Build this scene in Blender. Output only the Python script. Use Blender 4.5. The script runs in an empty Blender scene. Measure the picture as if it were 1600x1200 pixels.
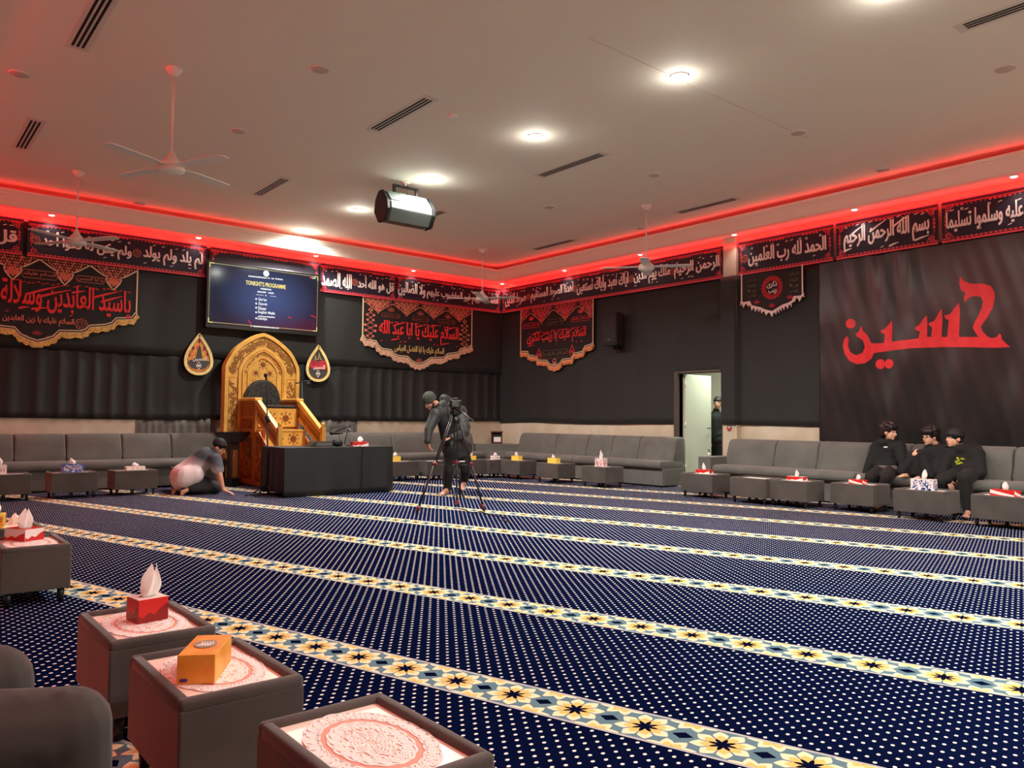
import bpy, bmesh, math, random
from mathutils import Vector, Matrix
R = math.radians
scene = bpy.context.scene
COL = scene.collection
random.seed(7)

# ---------------------------------------------------------------- camera
CX, CZ = Vector((0, 0, 1.12)), 1.12
F = 1211.76
CR = Vector((0.76980102, -0.6382155, 0.00934675))
CU = Vector((-0.03642445, -0.02930522, 0.99890663))
CF = Vector((0.63724379, 0.7692998, 0.04580584))
cam_d = bpy.data.cameras.new('camera')
cam_d.sensor_width = 36.0
cam_d.lens = F / 1600 * 36.0
cam_d.clip_start = 0.05
cam = bpy.data.objects.new('camera', cam_d)
COL.objects.link(cam)
M = Matrix((CR, CU, -CF)).transposed().to_4x4()
M.translation = CX
cam.matrix_world = M
scene.camera = cam

# ---------------------------------------------------------------- world, exposure
w = bpy.data.worlds.new('world')
scene.world = w
w.use_nodes = True
w.node_tree.nodes['Background'].inputs[0].default_value = (1.0, 0.95, 0.9, 1)
w.node_tree.nodes['Background'].inputs[1].default_value = 0.0
vs = scene.view_settings
vs.view_transform = 'Standard'
vs.look = 'None'
vs.exposure = 0.0
vs.gamma = 1.0
vs.use_curve_mapping = False
scene.cycles.use_denoising = True
scene.cycles.max_bounces = 8
scene.cycles.diffuse_bounces = 6

# ---------------------------------------------------------------- the room's main measures
X0, Y0 = 11.02, 13.69            # wall with the door, wall with the pulpit
XD, YC = -0.62, -4.6             # wall behind the camera's left, far back wall
ZT, ZB, ZC = 4.06, 3.515, 1.072  # script band top, bottom, drape bottom
ZS, ZL, CEIL = 4.176, 4.424, 4.50  # soffit, lip top, ceiling
LX, LY, LD, LC = 10.60, 13.33, -0.20, -4.18   # inner faces of the bulkhead
DY0, DY1, DZ = 7.77, 8.66, 1.96  # door opening

# ---------------------------------------------------------------- lights
LAMP_W, HALO_W, SPOT_W, RED_COVE, RED_WALL, RED_SPILL, DOOR_W = 385.0, 4.0, 8.0, 0.8, 2.0, 2.2, 70.0

def area(name, loc, direction, sx, sy, power, color):
    l = bpy.data.lights.new(name, 'AREA')
    l.shape = 'RECTANGLE'
    l.size, l.size_y = sx, sy
    l.energy, l.color = power, color
    o = bpy.data.objects.new(name, l)
    COL.objects.link(o)
    o.location = loc
    d = Vector(direction).normalized()
    z = -d
    x = Vector((0, 0, 1)).cross(z)
    x = x.normalized() if x.length > 1e-4 else Vector((1, 0, 0))
    y = z.cross(x)
    mm = Matrix((x, y, z)).transposed().to_4x4()
    mm.translation = loc
    o.matrix_world = mm
    return o

RED = (1.0, 0.002, 0.005)
# cove strips on top of the bulkhead, washing the ceiling
lenA, lenB = LX - LD, LY - LC
ZV = ZL + 0.018
for lo, di, ln, k in ((((LX + LD) / 2, LY + 0.06, ZV), (0, -1, 0.15), lenA, 1.0), ((LX + 0.06, (LY + LC) / 2, ZV), (-1, 0, 0.15), lenB, 1.0), ((LD - 0.06, (LY + LC) / 2, ZV), (1, 0, 0.15), lenB, 4.0)):
    o = area('cove_light', lo, di, ln, 0.02, RED_COVE * ln * k, RED)
    o.data.spread = R(100)
for lo, di, ln in ((((LX + LD) / 2, Y0 - 0.03, ZL - 0.05), (0, -0.5, 1), lenA), ((X0 - 0.03, (LY + LC) / 2, ZL - 0.05), (-0.5, 0, 1), lenB)):
    area('cove_light', lo, di, ln, 0.03, RED_COVE * 0.5 * ln, RED)  # weak fill added at the wall side, lights the ceiling behind the lip
# strips along the top of the script bands: a wash up the soffit and a weaker spill down the wall
wa, wb = X0 - XD, Y0 - YC
for pw, dz, zz, sp, off in ((RED_WALL, 3.0, ZT + 0.002, 180, 0.055), (RED_SPILL, -2.2, ZT - 0.005, 140, 0.112)):
    for lo, di, ln, k in ((((X0 + XD) / 2, Y0 - off, zz), (0, -1, dz), wa, 1.0), ((X0 - off, (Y0 + YC) / 2, zz), (-1, 0, dz), wb, 1.0), ((XD + off, (Y0 + YC) / 2, zz), (1, 0, dz), wb, 3.0 if sp == 180 else 1.3)):
        o = area('band_light', lo, di, ln, 0.02, pw * ln * k, RED)
        o.data.spread = R(sp)
# corridor lamp behind the door
area('corridor_light', (12.1, 8.3, 2.62), (0, 0, -1), 0.6, 0.6, DOOR_W, (0.88, 1.0, 0.84))

# ---------------------------------------------------------------- helpers
def lin(c):
    c = c / 255.0
    return c / 12.92 if c <= 0.04045 else ((c + 0.055) / 1.055) ** 2.4

def rgb(r, g, b):
    return (lin(r), lin(g), lin(b), 1.0)

def ray(px, py):
    return CF + CR * ((px - 800) / F) - CU * ((py - 600) / F)

def on_z(px, py, z=0.0):
    d = ray(px, py); t = (z - CZ) / d.z
    return Vector((d.x * t, d.y * t, z))

def on_y(px, py, y):
    d = ray(px, py); t = y / d.y
    return Vector((d.x * t, y, CZ + d.z * t))

def on_x(px, py, x):
    d = ray(px, py); t = x / d.x
    return Vector((x, d.y * t, CZ + d.z * t))

def at(px, py, depth):
    return CX + ray(px, py) * depth

class G:
    """tiny expression helper that writes math nodes"""
    def __init__(s, nt, sock): s.nt, s.s = nt, sock
    def _op(s, op, *o):
        n = s.nt.nodes.new('ShaderNodeMath'); n.operation = op
        for i, v in enumerate((s,) + o):
            if isinstance(v, G): s.nt.links.new(v.s, n.inputs[i])
            else: n.inputs[i].default_value = v
        return G(s.nt, n.outputs[0])
    def __add__(s, o): return s._op('ADD', o)
    def __radd__(s, o): return s._op('ADD', o)
    def __sub__(s, o): return s._op('SUBTRACT', o)
    def __rsub__(s, o): return (s * -1.0) + o
    def __mul__(s, o): return s._op('MULTIPLY', o)
    def __rmul__(s, o): return s._op('MULTIPLY', o)
    def __truediv__(s, o): return s._op('DIVIDE', o)
    def lt(s, o): return s._op('LESS_THAN', o)
    def gt(s, o): return s._op('GREATER_THAN', o)
    def abs(s): return s._op('ABSOLUTE')
    def sqrt(s): return s._op('SQRT')
    def atan2(s, o): return s._op('ARCTAN2', o)
    def wrap(s, h): return s._op('WRAP', h, -h)
    def mx(s, o): return s._op('MAXIMUM', o)
    def mn(s, o): return s._op('MINIMUM', o)

def mixc(nt, fac, a, b):
    n = nt.nodes.new('ShaderNodeMix'); n.data_type = 'RGBA'
    nt.links.new(fac.s, n.inputs[0])
    for i, v in ((6, a), (7, b)):
        if isinstance(v, tuple): n.inputs[i].default_value = v
        else: nt.links.new(v, n.inputs[i])
    return n.outputs[2]

MATS = {}
def mat(name, col, rough=0.6, metal=0.0, spec=0.5, sheen=0.0, noise=0.0, nscale=8.0, bump=0.0, bscale=60.0,
        emit=None, estr=0.0, col2=None, coat=0.0):
    m = bpy.data.materials.new(name)
    MATS[name] = m
    m.use_nodes = True
    nt = m.node_tree
    b = nt.nodes['Principled BSDF']
    b.inputs['Base Color'].default_value = col
    b.inputs['Roughness'].default_value = rough
    b.inputs['Metallic'].default_value = metal
    b.inputs['Specular IOR Level'].default_value = spec
    b.inputs['Coat Weight'].default_value = coat
    if sheen:
        b.inputs['Sheen Weight'].default_value = sheen
        b.inputs['Sheen Roughness'].default_value = 0.4
    if emit:
        b.inputs['Emission Color'].default_value = emit
        b.inputs['Emission Strength'].default_value = estr
    tc = None
    if noise or bump:
        tc = nt.nodes.new('ShaderNodeNewGeometry').outputs['Position']
    if noise:
        n = nt.nodes.new('ShaderNodeTexNoise'); n.inputs['Scale'].default_value = nscale
        n.inputs['Detail'].default_value = 4
        nt.links.new(tc, n.inputs['Vector'])
        c2 = col2 or tuple(min(1, c * (1 + noise)) for c in col[:3]) + (1,)
        c1 = tuple(c * (1 - noise) for c in col[:3]) + (1,) if not col2 else col
        r = nt.nodes.new('ShaderNodeValToRGB')
        r.color_ramp.elements[0].position, r.color_ramp.elements[1].position = 0.35, 0.65
        r.color_ramp.elements[0].color, r.color_ramp.elements[1].color = c1, c2
        nt.links.new(n.outputs[0], r.inputs[0])
        nt.links.new(r.outputs[0], b.inputs['Base Color'])
    if bump:
        n = nt.nodes.new('ShaderNodeTexNoise'); n.inputs['Scale'].default_value = bscale
        nt.links.new(tc, n.inputs['Vector'])
        bp = nt.nodes.new('ShaderNodeBump'); bp.inputs['Strength'].default_value = bump
        bp.inputs['Distance'].default_value = 0.01
        nt.links.new(n.outputs[0], bp.inputs['Height'])
        nt.links.new(bp.outputs[0], b.inputs['Normal'])
    return m

paint = mat('ceiling_paint', rgb(240, 233, 218), 0.75)
wallp = mat('wall_paint', rgb(228, 224, 214), 0.7)
wallback = mat('dark_wall_paint', rgb(150, 145, 136), 0.7)  # darker grey for the unseen left wall, keeps its bounce low
marble = mat('cream_marble', rgb(214, 202, 180), 0.35, noise=0.1, nscale=2.5, col2=rgb(196, 182, 158))
drape = mat('black_drape', rgb(29, 30, 29), 0.7, sheen=0.15, bump=0.15, bscale=300)
satin = mat('black_satin', rgb(19, 18, 18), 0.33, spec=0.65, sheen=0.08)
greycloth = mat('grey_curtain', rgb(104, 102, 98), 0.8)
suede = mat('grey_suede', rgb(98, 98, 93), 0.85, sheen=0.35, noise=0.14, nscale=3.0, bump=0.1, bscale=120)
suede_dark = mat('brown_suede', rgb(76, 70, 66), 0.85, sheen=0.3, noise=0.14, nscale=5.0, bump=0.1, bscale=160)
legblack = mat('black_leg', rgb(22, 20, 20), 0.4)
glasstop = mat('pale_inset_top', rgb(252, 236, 222), 0.25)
lace = mat('white_lace', rgb(246, 244, 240), 0.7)
pinkpaper = mat('salmon_underlay', rgb(226, 160, 142), 0.7)
creampaper = mat('cream_underlay', rgb(240, 216, 204), 0.7)
bandcloth = mat('navy_band_cloth', rgb(27, 19, 40), 0.6, sheen=0.1)
penncloth = mat('black_pennant_cloth', rgb(22, 14, 16), 0.7)
white_ink = mat('white_script', rgb(240, 228, 220), 0.7)
red_ink = mat('red_script', rgb(226, 44, 44), 0.65)
orange_ink = mat('salmon_script', rgb(214, 118, 92), 0.65)
gold_ink = mat('gold_script', rgb(190, 160, 96), 0.6)
olive_ink = mat('olive_script', rgb(104, 92, 52), 0.65)
redborder = mat('red_border', rgb(224, 70, 80), 0.6)
cream_trim = mat('cream_piping', rgb(226, 200, 160), 0.6)
goldfringe = mat('gold_fringe', rgb(214, 172, 92), 0.6, noise=0.35, nscale=45)
pinkfringe = mat('beige_fringe', rgb(206, 160, 134), 0.7, noise=0.3, nscale=45)
orangefringe = mat('orange_fringe', rgb(226, 140, 88), 0.7, noise=0.2, nscale=45)
pale_lace = mat('pale_edging', rgb(232, 206, 198), 0.7)
oak = mat('golden_oak', rgb(222, 168, 74), 0.38, noise=0.1, nscale=9, col2=rgb(236, 186, 92))
oak_dark = mat('carved_oak_recess', rgb(134, 72, 26), 0.55, noise=0.2, nscale=30)
oak_mid = mat('orange_oak', rgb(186, 112, 40), 0.42, noise=0.1, nscale=9)
blackcloth = mat('black_tablecloth', rgb(20, 22, 22), 0.7, sheen=0.15, bump=0.1, bscale=200)
blackplastic = mat('black_plastic', rgb(16, 16, 17), 0.4)
blackmatte = mat('black_matte', rgb(18, 18, 19), 0.7)
greymetal = mat('grey_metal', rgb(120, 122, 122), 0.35, metal=0.8)
grille = mat('silver_grille', rgb(96, 106, 101), 0.5, metal=0.2, bump=0.1, bscale=400)
carvedline = mat('carved_line', rgb(158, 104, 40), 0.6)
fanwhite = mat('white_fan_enamel', rgb(236, 232, 226), 0.4)
ventwhite = mat('white_vent_frame', rgb(224, 214, 204), 0.5)
ventblack = mat('dark_slot', rgb(10, 6, 7), 0.8)
lampglow = mat('lamp_glow', rgb(255, 250, 240), 0.4, emit=(1.0, 0.94, 0.82, 1), estr=30.0)
spotglow = mat('small_lamp_glow', rgb(255, 250, 240), 0.4, emit=(1.0, 0.92, 0.84, 1), estr=7.0)
redglow = mat('red_led_strip', rgb(255, 20, 20), 0.4, emit=(1.0, 0.01, 0.015, 1), estr=4.0)
unlit = mat('unlit_lamp_face', rgb(196, 186, 172), 0.6)
skin = mat('skin', rgb(208, 152, 124), 0.55)
skin_l = mat('skin_fair', rgb(222, 170, 142), 0.55)
hairm = mat('dark_hair', rgb(26, 18, 17), 0.5)
beardm = mat('beard', rgb(52, 36, 30), 0.8)
lipm = mat('lips', rgb(170, 92, 84), 0.5)
eyem = mat('eyes', rgb(24, 18, 16), 0.3)
hoodie = mat('black_hoodie', rgb(12, 12, 13), 0.85, sheen=0.05, bump=0.2, bscale=25)
trouser = mat('black_trousers', rgb(17, 15, 16), 0.85, sheen=0.05, bump=0.2, bscale=25)
charcoal = mat('charcoal_jacket', rgb(36, 39, 38), 0.6, sheen=0.2, bump=0.3, bscale=18)
beanie_m = mat('grey_beanie', rgb(62, 66, 60), 0.9, bump=0.3, bscale=150)
greytrouser = mat('dark_grey_trousers', rgb(54, 49, 46), 0.85, sheen=0.2, bump=0.25, bscale=22)
boxred = mat('red_card', rgb(204, 30, 26), 0.4)
boxwhite = mat('white_card', rgb(238, 226, 222), 0.4)
boxyellow = mat('yellow_card', rgb(236, 208, 92), 0.4)
boxblue = mat('blue_card', rgb(66, 92, 170), 0.4)
boxorange = mat('orange_card', rgb(234, 166, 66), 0.4, noise=0.1, nscale=14, col2=rgb(222, 138, 40))
tissuem = mat('tissue_paper', rgb(244, 238, 234), 0.9)
slotgrey = mat('grey_film', rgb(150, 140, 130), 0.3)
purple = mat('purple_mark', rgb(88, 40, 110), 0.5)
brownwood = mat('brown_wood', rgb(104, 52, 36), 0.4, noise=0.2, nscale=12)
whitepaper = mat('white_paper', rgb(236, 228, 222), 0.6)
bronze = mat('bronze_frame', rgb(86, 76, 68), 0.45, metal=0.3)
doorwhite = mat('pale_door_leaf', rgb(214, 216, 200), 0.45)
tealm = mat('yellow_green_print', rgb(190, 196, 40), 0.6)
shirtm = None

def shell(name, bm, m, parent=None, smooth=False):
    me = bpy.data.meshes.new(name)
    bmesh.ops.recalc_face_normals(bm, faces=bm.faces[:])
    bm.to_mesh(me); bm.free()
    for mm_ in (m if isinstance(m, (list, tuple)) else [m]):
        me.materials.append(mm_)
    if smooth:
        for p in me.polygons: p.use_smooth = True
        try: me.set_sharp_from_angle(angle=R(38))
        except Exception: pass
    o = bpy.data.objects.new(name, me)
    COL.objects.link(o)
    if parent: o.parent = parent
    return o

def tag(o, label=None, cat=None, group=None, kind=None):
    if label: o['label'] = label
    if cat: o['category'] = cat
    if group: o['group'] = group
    if kind: o['kind'] = kind
    return o

def empty(name, loc=(0, 0, 0), rz=0.0, label=None, cat=None, group=None):
    o = bpy.data.objects.new(name, None)
    o.empty_display_size = 0.1
    COL.objects.link(o)
    o.location = loc
    o.rotation_euler = (0, 0, rz)
    return tag(o, label, cat, group)

def struct(name, bm, m):
    return tag(shell(name, bm, m), kind='structure')

def dup(root, loc=None, rz=None, label=None, group=None):
    r = root.copy(); COL.objects.link(r)
    if loc is not None: r.location = loc
    if rz is not None: r.rotation_euler = (0, 0, rz)
    if label: r['label'] = label
    if group: r['group'] = group
    def rec(a, b):
        for ch in list(a.children):
            c = ch.copy(); COL.objects.link(c); c.parent = b
            c.matrix_parent_inverse = ch.matrix_parent_inverse.copy()
            rec(ch, c)
    rec(root, r)
    return r

def nb(): return bmesh.new()

def box(bm, x0, x1, y0, y1, z0, z1, bev=0.0, seg=2, mi=0):
    vs_ = [bm.verts.new((x, y, z)) for z in (z0, z1) for y in (y0, y1) for x in (x0, x1)]
    fs = [bm.faces.new([vs_[i] for i in f]) for f in ((0, 2, 3, 1), (4, 5, 7, 6), (0, 1, 5, 4), (2, 6, 7, 3), (0, 4, 6, 2), (1, 3, 7, 5))]
    for f in fs: f.material_index = mi
    if bev:
        es = list({e for f in fs for e in f.edges})
        bmesh.ops.bevel(bm, geom=es, offset=bev, segments=seg, affect='EDGES', profile=0.5)
    return bm

def frame_of(d):
    d = d.normalized()
    a = Vector((0, 0, 1)) if abs(d.z) < 0.9 else Vector((1, 0, 0))
    x = d.cross(a).normalized(); y = d.cross(x).normalized()
    return x, y, d

def tube(bm, pts, rad, seg=8, caps=True, mi=0):
    pts = [Vector(p) for p in pts]
    rings = []
    n = len(pts)
    for i, p in enumerate(pts):
        d = (pts[min(i + 1, n - 1)] - pts[max(i - 1, 0)])
        x, y, _ = frame_of(d)
        if rings and x.dot(px_) < 0 and abs(x.dot(px_)) > 0.5: x, y = -x, -y
        px_ = x
        r = rad[i] if isinstance(rad, (list, tuple)) else rad
        rings.append([bm.verts.new(p + x * (r * math.cos(2 * math.pi * k / seg)) + y * (r * math.sin(2 * math.pi * k / seg))) for k in range(seg)])
    for a, b in zip(rings, rings[1:]):
        for k in range(seg):
            f = bm.faces.new((a[k], a[(k + 1) % seg], b[(k + 1) % seg], b[k])); f.material_index = mi; f.smooth = True
    if caps:
        for rg in (rings[0], rings[-1]):
            f = bm.faces.new(rg); f.material_index = mi
    return bm

def lathe(bm, prof, c=(0, 0, 0), seg=24, mi=0):
    c = Vector(c); rings = []
    for r, z in prof:
        if r < 1e-5: rings.append([bm.verts.new(c + Vector((0, 0, z)))])
        else: rings.append([bm.verts.new(c + Vector((r * math.cos(2 * math.pi * k / seg), r * math.sin(2 * math.pi * k / seg), z))) for k in range(seg)])
    for a, b in zip(rings, rings[1:]):
        for k in range(seg):
            q = [a[k % len(a)], a[(k + 1) % len(a)], b[(k + 1) % len(b)], b[k % len(b)]]
            u = []
            for v in q:
                if v not in u: u.append(v)
            if len(u) > 2:
                f = bm.faces.new(u); f.material_index = mi; f.smooth = True
    for rg in (rings[0], rings[-1]):
        if len(rg) > 2:
            f = bm.faces.new(rg); f.material_index = mi
    return bm

def ell(bm, c, rx, ry, rz, mtx=None, su=12, sv=8, mi=0):
    c = Vector(c); mtx = mtx or Matrix.Identity(3)
    rows = []
    for j in range(sv + 1):
        t = math.pi * j / sv
        if j in (0, sv): rows.append([bm.verts.new(c + mtx @ Vector((0, 0, rz * math.cos(t))))])
        else: rows.append([bm.verts.new(c + mtx @ Vector((rx * math.sin(t) * math.cos(2 * math.pi * i / su), ry * math.sin(t) * math.sin(2 * math.pi * i / su), rz * math.cos(t)))) for i in range(su)])
    for a, b in zip(rows, rows[1:]):
        for i in range(su):
            q = [a[i % len(a)], a[(i + 1) % len(a)], b[(i + 1) % len(b)], b[i % len(b)]]
            u = []
            for v in q:
                if v not in u: u.append(v)
            if len(u) > 2:
                f = bm.faces.new(u); f.material_index = mi; f.smooth = True
    return bm

def prism(bm, pts, axis_pt, mi=0):
    """pts: closed loop of Vectors, axis_pt: extrusion vector"""
    e = Vector(axis_pt)
    a = [bm.verts.new(Vector(p)) for p in pts]
    b = [bm.verts.new(Vector(p) + e) for p in pts]
    n = len(a)
    fs = [bm.faces.new(a), bm.faces.new(b[::-1])]
    for i in range(n):
        fs.append(bm.faces.new((a[i], b[i], b[(i + 1) % n], a[(i + 1) % n])))
    for f in fs: f.material_index = mi
    return bm

# ---- drawing on an upright plane (wall-like): u to the viewer's right, v up, d out of the wall
class Plane:
    def __init__(s, o, u, v, n): s.o, s.u, s.v, s.n = Vector(o), Vector(u), Vector(v), Vector(n)
    def p(s, u, v, d=0.0): return s.o + s.u * u + s.v * v + s.n * d
    def poly(s, bm, pts, d0, d1, mi=0):
        prism(bm, [s.p(u, v, d0) for u, v in pts], s.n * (d1 - d0), mi)
    def stroke(s, bm, pts, wd, d0, d1, closed=False, mi=0):
        n = len(pts); P_ = [Vector((a, b)) for a, b in pts]
        L, Rr = [], []
        for i in range(n):
            a = P_[i - 1] if (i or closed) else P_[i]
            b = P_[(i + 1) % n] if (i < n - 1 or closed) else P_[i]
            t = (b - a)
            t = t.normalized() if t.length > 1e-9 else Vector((1, 0))
            nn = Vector((-t.y, t.x))
            ww = wd[i] if isinstance(wd, (list, tuple)) else wd
            L.append(P_[i] + nn * ww / 2); Rr.append(P_[i] - nn * ww / 2)
        vf = [[bm.verts.new(s.p(q.x, q.y, d)) for q in side] for d in (d0, d1) for side in (L, Rr)]
        L0, R0, L1, R1 = vf
        for i in range(n if closed else n - 1):
            j = (i + 1) % n
            for q in ((L1[i], L1[j], R1[j], R1[i]), (L0[i], L0[j], L1[j], L1[i]), (R0[i], R1[i], R1[j], R0[j])):
                f = bm.faces.new(q); f.material_index = mi
    def disc(s, bm, u, v, r, d0, d1, seg=12, rv=None, mi=0):
        rv = rv or r
        s.poly(bm, [(u + r * math.cos(2 * math.pi * k / seg), v + rv * math.sin(2 * math.pi * k / seg)) for k in range(seg)], d0, d1, mi)
    def text(s, bm, string, u0, u1, v0, v1, d0, d1, bold=0.012, mi=0, shear=0.0):
        me = text_mesh(string, 0.006)
        xs = [v.co.x for v in me.vertices]; ys = [v.co.y for v in me.vertices]; zs = [v.co.z for v in me.vertices]
        if not xs: return
        ax, bx, ay, by = min(xs), max(xs), min(ys), max(ys); az = min(zs); bz = max(zs)
        sx_, sy_ = (u1 - u0) / (bx - ax), (v1 - v0) / (by - ay)
        rad = max(0.0, bold - 0.004); hw = min(sx_, sy_ * 1.3) * rad; hv = hw * 0.8
        for k_, (ox, oy) in enumerate(((0, 0),) if rad < 0.003 else ((0, 0), (-hw, 0), (hw, 0), (0, -hv), (0, hv), (hw * .7, hv * .7), (-hw * .7, -hv * .7))):
            vv = []
            for v in me.vertices:
                a = (v.co.x - ax) / (bx - ax); b = (v.co.y - ay) / (by - ay); c = (v.co.z - az) / max(1e-9, bz - az)
                vv.append(bm.verts.new(s.p(u0 + (u1 - u0) * a + shear * b + ox, v0 + (v1 - v0) * b + oy, d0 + (d1 - d0) * c + 0.0004 * k_)))
            for p in me.polygons:
                try:
                    f = bm.faces.new([vv[i] for i in p.vertices]); f.material_index = mi
                except ValueError: pass

_tm = {}
def text_mesh(string, bold):
    k = (string, bold)
    if k not in _tm:
        c = bpy.data.curves.new('lettering', 'FONT')
        c.body = string; c.offset = bold; c.extrude = 0.01; c.resolution_u = 3
        o = bpy.data.objects.new('lettering', c)
        COL.objects.link(o)
        dg = bpy.context.evaluated_depsgraph_get()
        _tm[k] = bpy.data.meshes.new_from_object(o.evaluated_get(dg))
        bpy.data.objects.remove(o); bpy.data.curves.remove(c)
    return _tm[k]

AF = {'ا':'ﺍﺎ','أ':'ﺃﺄ','إ':'ﺇﺈ','آ':'ﺁﺂ','د':'ﺩﺪ','ذ':'ﺫﺬ','ر':'ﺭﺮ','ز':'ﺯﺰ','و':'ﻭﻮ','ة':'ﺓﺔ','ى':'ﻯﻰ','ب':'ﺏﺐﺑﺒ','ت':'ﺕﺖﺗﺘ','ث':'ﺙﺚﺛﺜ','ج':'ﺝﺞﺟﺠ','ح':'ﺡﺢﺣﺤ','خ':'ﺥﺦﺧﺨ','س':'ﺱﺲﺳﺴ','ش':'ﺵﺶﺷﺸ','ص':'ﺹﺺﺻﺼ','ض':'ﺽﺾﺿﻀ','ط':'ﻁﻂﻃﻄ','ظ':'ﻅﻆﻇﻈ','ع':'ﻉﻊﻋﻌ','غ':'ﻍﻎﻏﻐ','ف':'ﻑﻒﻓﻔ','ق':'ﻕﻖﻗﻘ','ك':'ﻙﻚﻛﻜ','ل':'ﻝﻞﻟﻠ','م':'ﻡﻢﻣﻤ','ن':'ﻥﻦﻧﻨ','ه':'ﻩﻪﻫﻬ','ي':'ﻱﻲﻳﻴ','لا':'ﻻﻼ'}
def ar(t):
    """join Arabic letters into their written forms, laid out for left-to-right setting"""
    toks, i, out, prev = [], 0, [], False
    while i < len(t):
        if t[i:i + 2] == 'لا': toks.append('لا'); i += 2
        else: toks.append(t[i]); i += 1
    for k, c in enumerate(toks):
        if c not in AF: out.append(c); prev = False; continue
        f = AF[c]; nxt = k + 1 < len(toks) and toks[k + 1] in AF
        if len(f) == 4 and nxt: out.append(f[3] if prev else f[2])
        else: out.append(f[1] if prev else f[0])
        prev = len(f) == 4
    return ''.join(reversed(out))

PA = Plane((0, Y0, 0), (1, 0, 0), (0, 0, 1), (0, -1, 0))      # pulpit wall: u = x
PB = Plane((X0, 0, 0), (0, -1, 0), (0, 0, 1), (-1, 0, 0))     # door wall:  u = -y
def uvA(px, py, d=0.0):
    q = on_y(px, py, Y0 - d); return q.x, q.z
def uvB(px, py, d=0.0):
    q = on_x(px, py, X0 - d); return -q.y, q.z
# ================================================================ room shell
def carpet_material():
    m = bpy.data.materials.new('prayer_carpet'); m.use_nodes = True
    nt = m.node_tree; b = nt.nodes['Principled BSDF']
    sx = nt.nodes.new('ShaderNodeSeparateXYZ')
    nt.links.new(nt.nodes.new('ShaderNodeTexCoord').outputs['Object'], sx.inputs[0])
    x, y = G(nt, sx.outputs[0]), G(nt, sx.outputs[1])
    sa = R(107.047); tx, ty = math.cos(sa), math.sin(sa)
    u = x * tx + y * ty
    v = x * (-ty) + y * tx
    vb = (v + 2.70).wrap(0.635)
    H = 0.1445
    u1 = (u - 0.02).wrap(H)
    u2 = (u - 0.02 - H).wrap(H)
    v2 = vb.abs() - H
    def star(uu, vv):
        r = (uu * uu + vv * vv).sqrt()
        a = vv.atan2(uu).wrap(math.pi / 8).abs() * (8 / math.pi)
        par = (vv.atan2(uu) + math.pi / 8).wrap(math.pi / 4).gt(0.0)
        return r, a, par
    r1, a1, p1 = star(u1, vb)
    r2, a2, p2 = star(u2, v2)
    navy = rgb(8, 14, 42)
    teal, creamc, yel, white = rgb(98, 130, 142), rgb(238, 226, 188), rgb(232, 194, 116), rgb(236, 232, 228)
    pet1 = r1.lt(0.080 + a1 * 0.034); in1 = r1.lt(0.058 + a1 * 0.022); st1 = r1.lt(0.054 - a1 * 0.032)
    pet2 = r2.lt(0.064 + a2 * 0.034); in2 = r2.lt(0.048 + a2 * 0.02); st2 = r2.lt(0.036 - a2 * 0.018)
    hexa = (u2.abs() * (1 / 0.040) + vb.abs() * (1 / 0.030)).lt(1.0)
    c = mixc(nt, pet2, teal, creamc)
    c = mixc(nt, in2, c, yel)
    c = mixc(nt, st2, c, navy)
    c = mixc(nt, pet1, c, creamc)
    c = mixc(nt, in1, c, yel)
    gap = a1.lt(0.13) * r1.gt(0.055) * r1.lt(0.12)
    c = mixc(nt, gap, c, teal)
    c = mixc(nt, st1, c, navy)
    c = mixc(nt, hexa, c, navy)
    edge = vb.abs().gt(0.113)
    c = mixc(nt, edge, c, rgb(206, 206, 204))
    e2 = vb.abs().gt(0.117) * vb.abs().lt(0.121)
    c = mixc(nt, e2, c, rgb(120, 140, 150))
    # field: navy pile with staggered white dots
    PU, PV = 0.0595 / 2, 0.0745 / 2
    def dots(du, dv):
        a = (u - 0.0085 - du).wrap(PU) * (1 / 0.0068)
        bb = (v - 0.056 - dv).wrap(PV) * (1 / 0.0085)
        return (a * a + bb * bb).lt(1.0)
    d = dots(0.0, 0.0).mx(dots(PU, PV))
    tn = nt.nodes.new('ShaderNodeTexNoise'); tn.inputs['Scale'].default_value = 1.6; tn.inputs['Detail'].default_value = 5
    rp = nt.nodes.new('ShaderNodeValToRGB')
    rp.color_ramp.elements[0].position, rp.color_ramp.elements[1].position = 0.4, 0.65
    rp.color_ramp.elements[0].color, rp.color_ramp.elements[1].color = rgb(7, 15, 46), rgb(14, 27, 66)
    nt.links.new(tn.outputs[0], rp.inputs[0])
    fld = mixc(nt, d, rp.outputs[0], white)
    inb = vb.abs().lt(0.127)
    col = mixc(nt, inb, fld, c)
    nt.links.new(col, b.inputs['Base Color'])
    b.inputs['Roughness'].default_value = 1.0
    b.inputs['Specular IOR Level'].default_value = 0.0
    return m

bm = nb(); box(bm, XD - 0.2, 14.2, YC - 0.2, Y0 + 0.2, -0.1, 0.0)
struct('floor', bm, carpet_material())
bm = nb(); box(bm, XD - 0.2, 14.2, YC - 0.2, Y0 + 0.2, CEIL, CEIL + 0.12)
struct('ceiling', bm, paint)
bm = nb(); box(bm, XD - 0.2, X0 + 0.15, Y0, Y0 + 0.15, 0, CEIL); struct('wall_pulpit', bm, marble)
bm = nb()
box(bm, X0, X0 + 0.15, DY1, Y0 + 0.15, 0, CEIL); box(bm, X0, X0 + 0.15, YC, DY0, 0, CEIL); box(bm, X0, X0 + 0.15, DY0, DY1, DZ, CEIL)
struct('wall_right', bm, marble)
bm = nb(); box(bm, XD - 0.15, XD, YC, Y0 + 0.15, 0, CEIL); struct('wall_left', bm, wallback)
bm = nb(); box(bm, XD - 0.15, X0 + 0.15, YC - 0.15, YC, 0, CEIL); struct('wall_back', bm, wallp)

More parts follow.
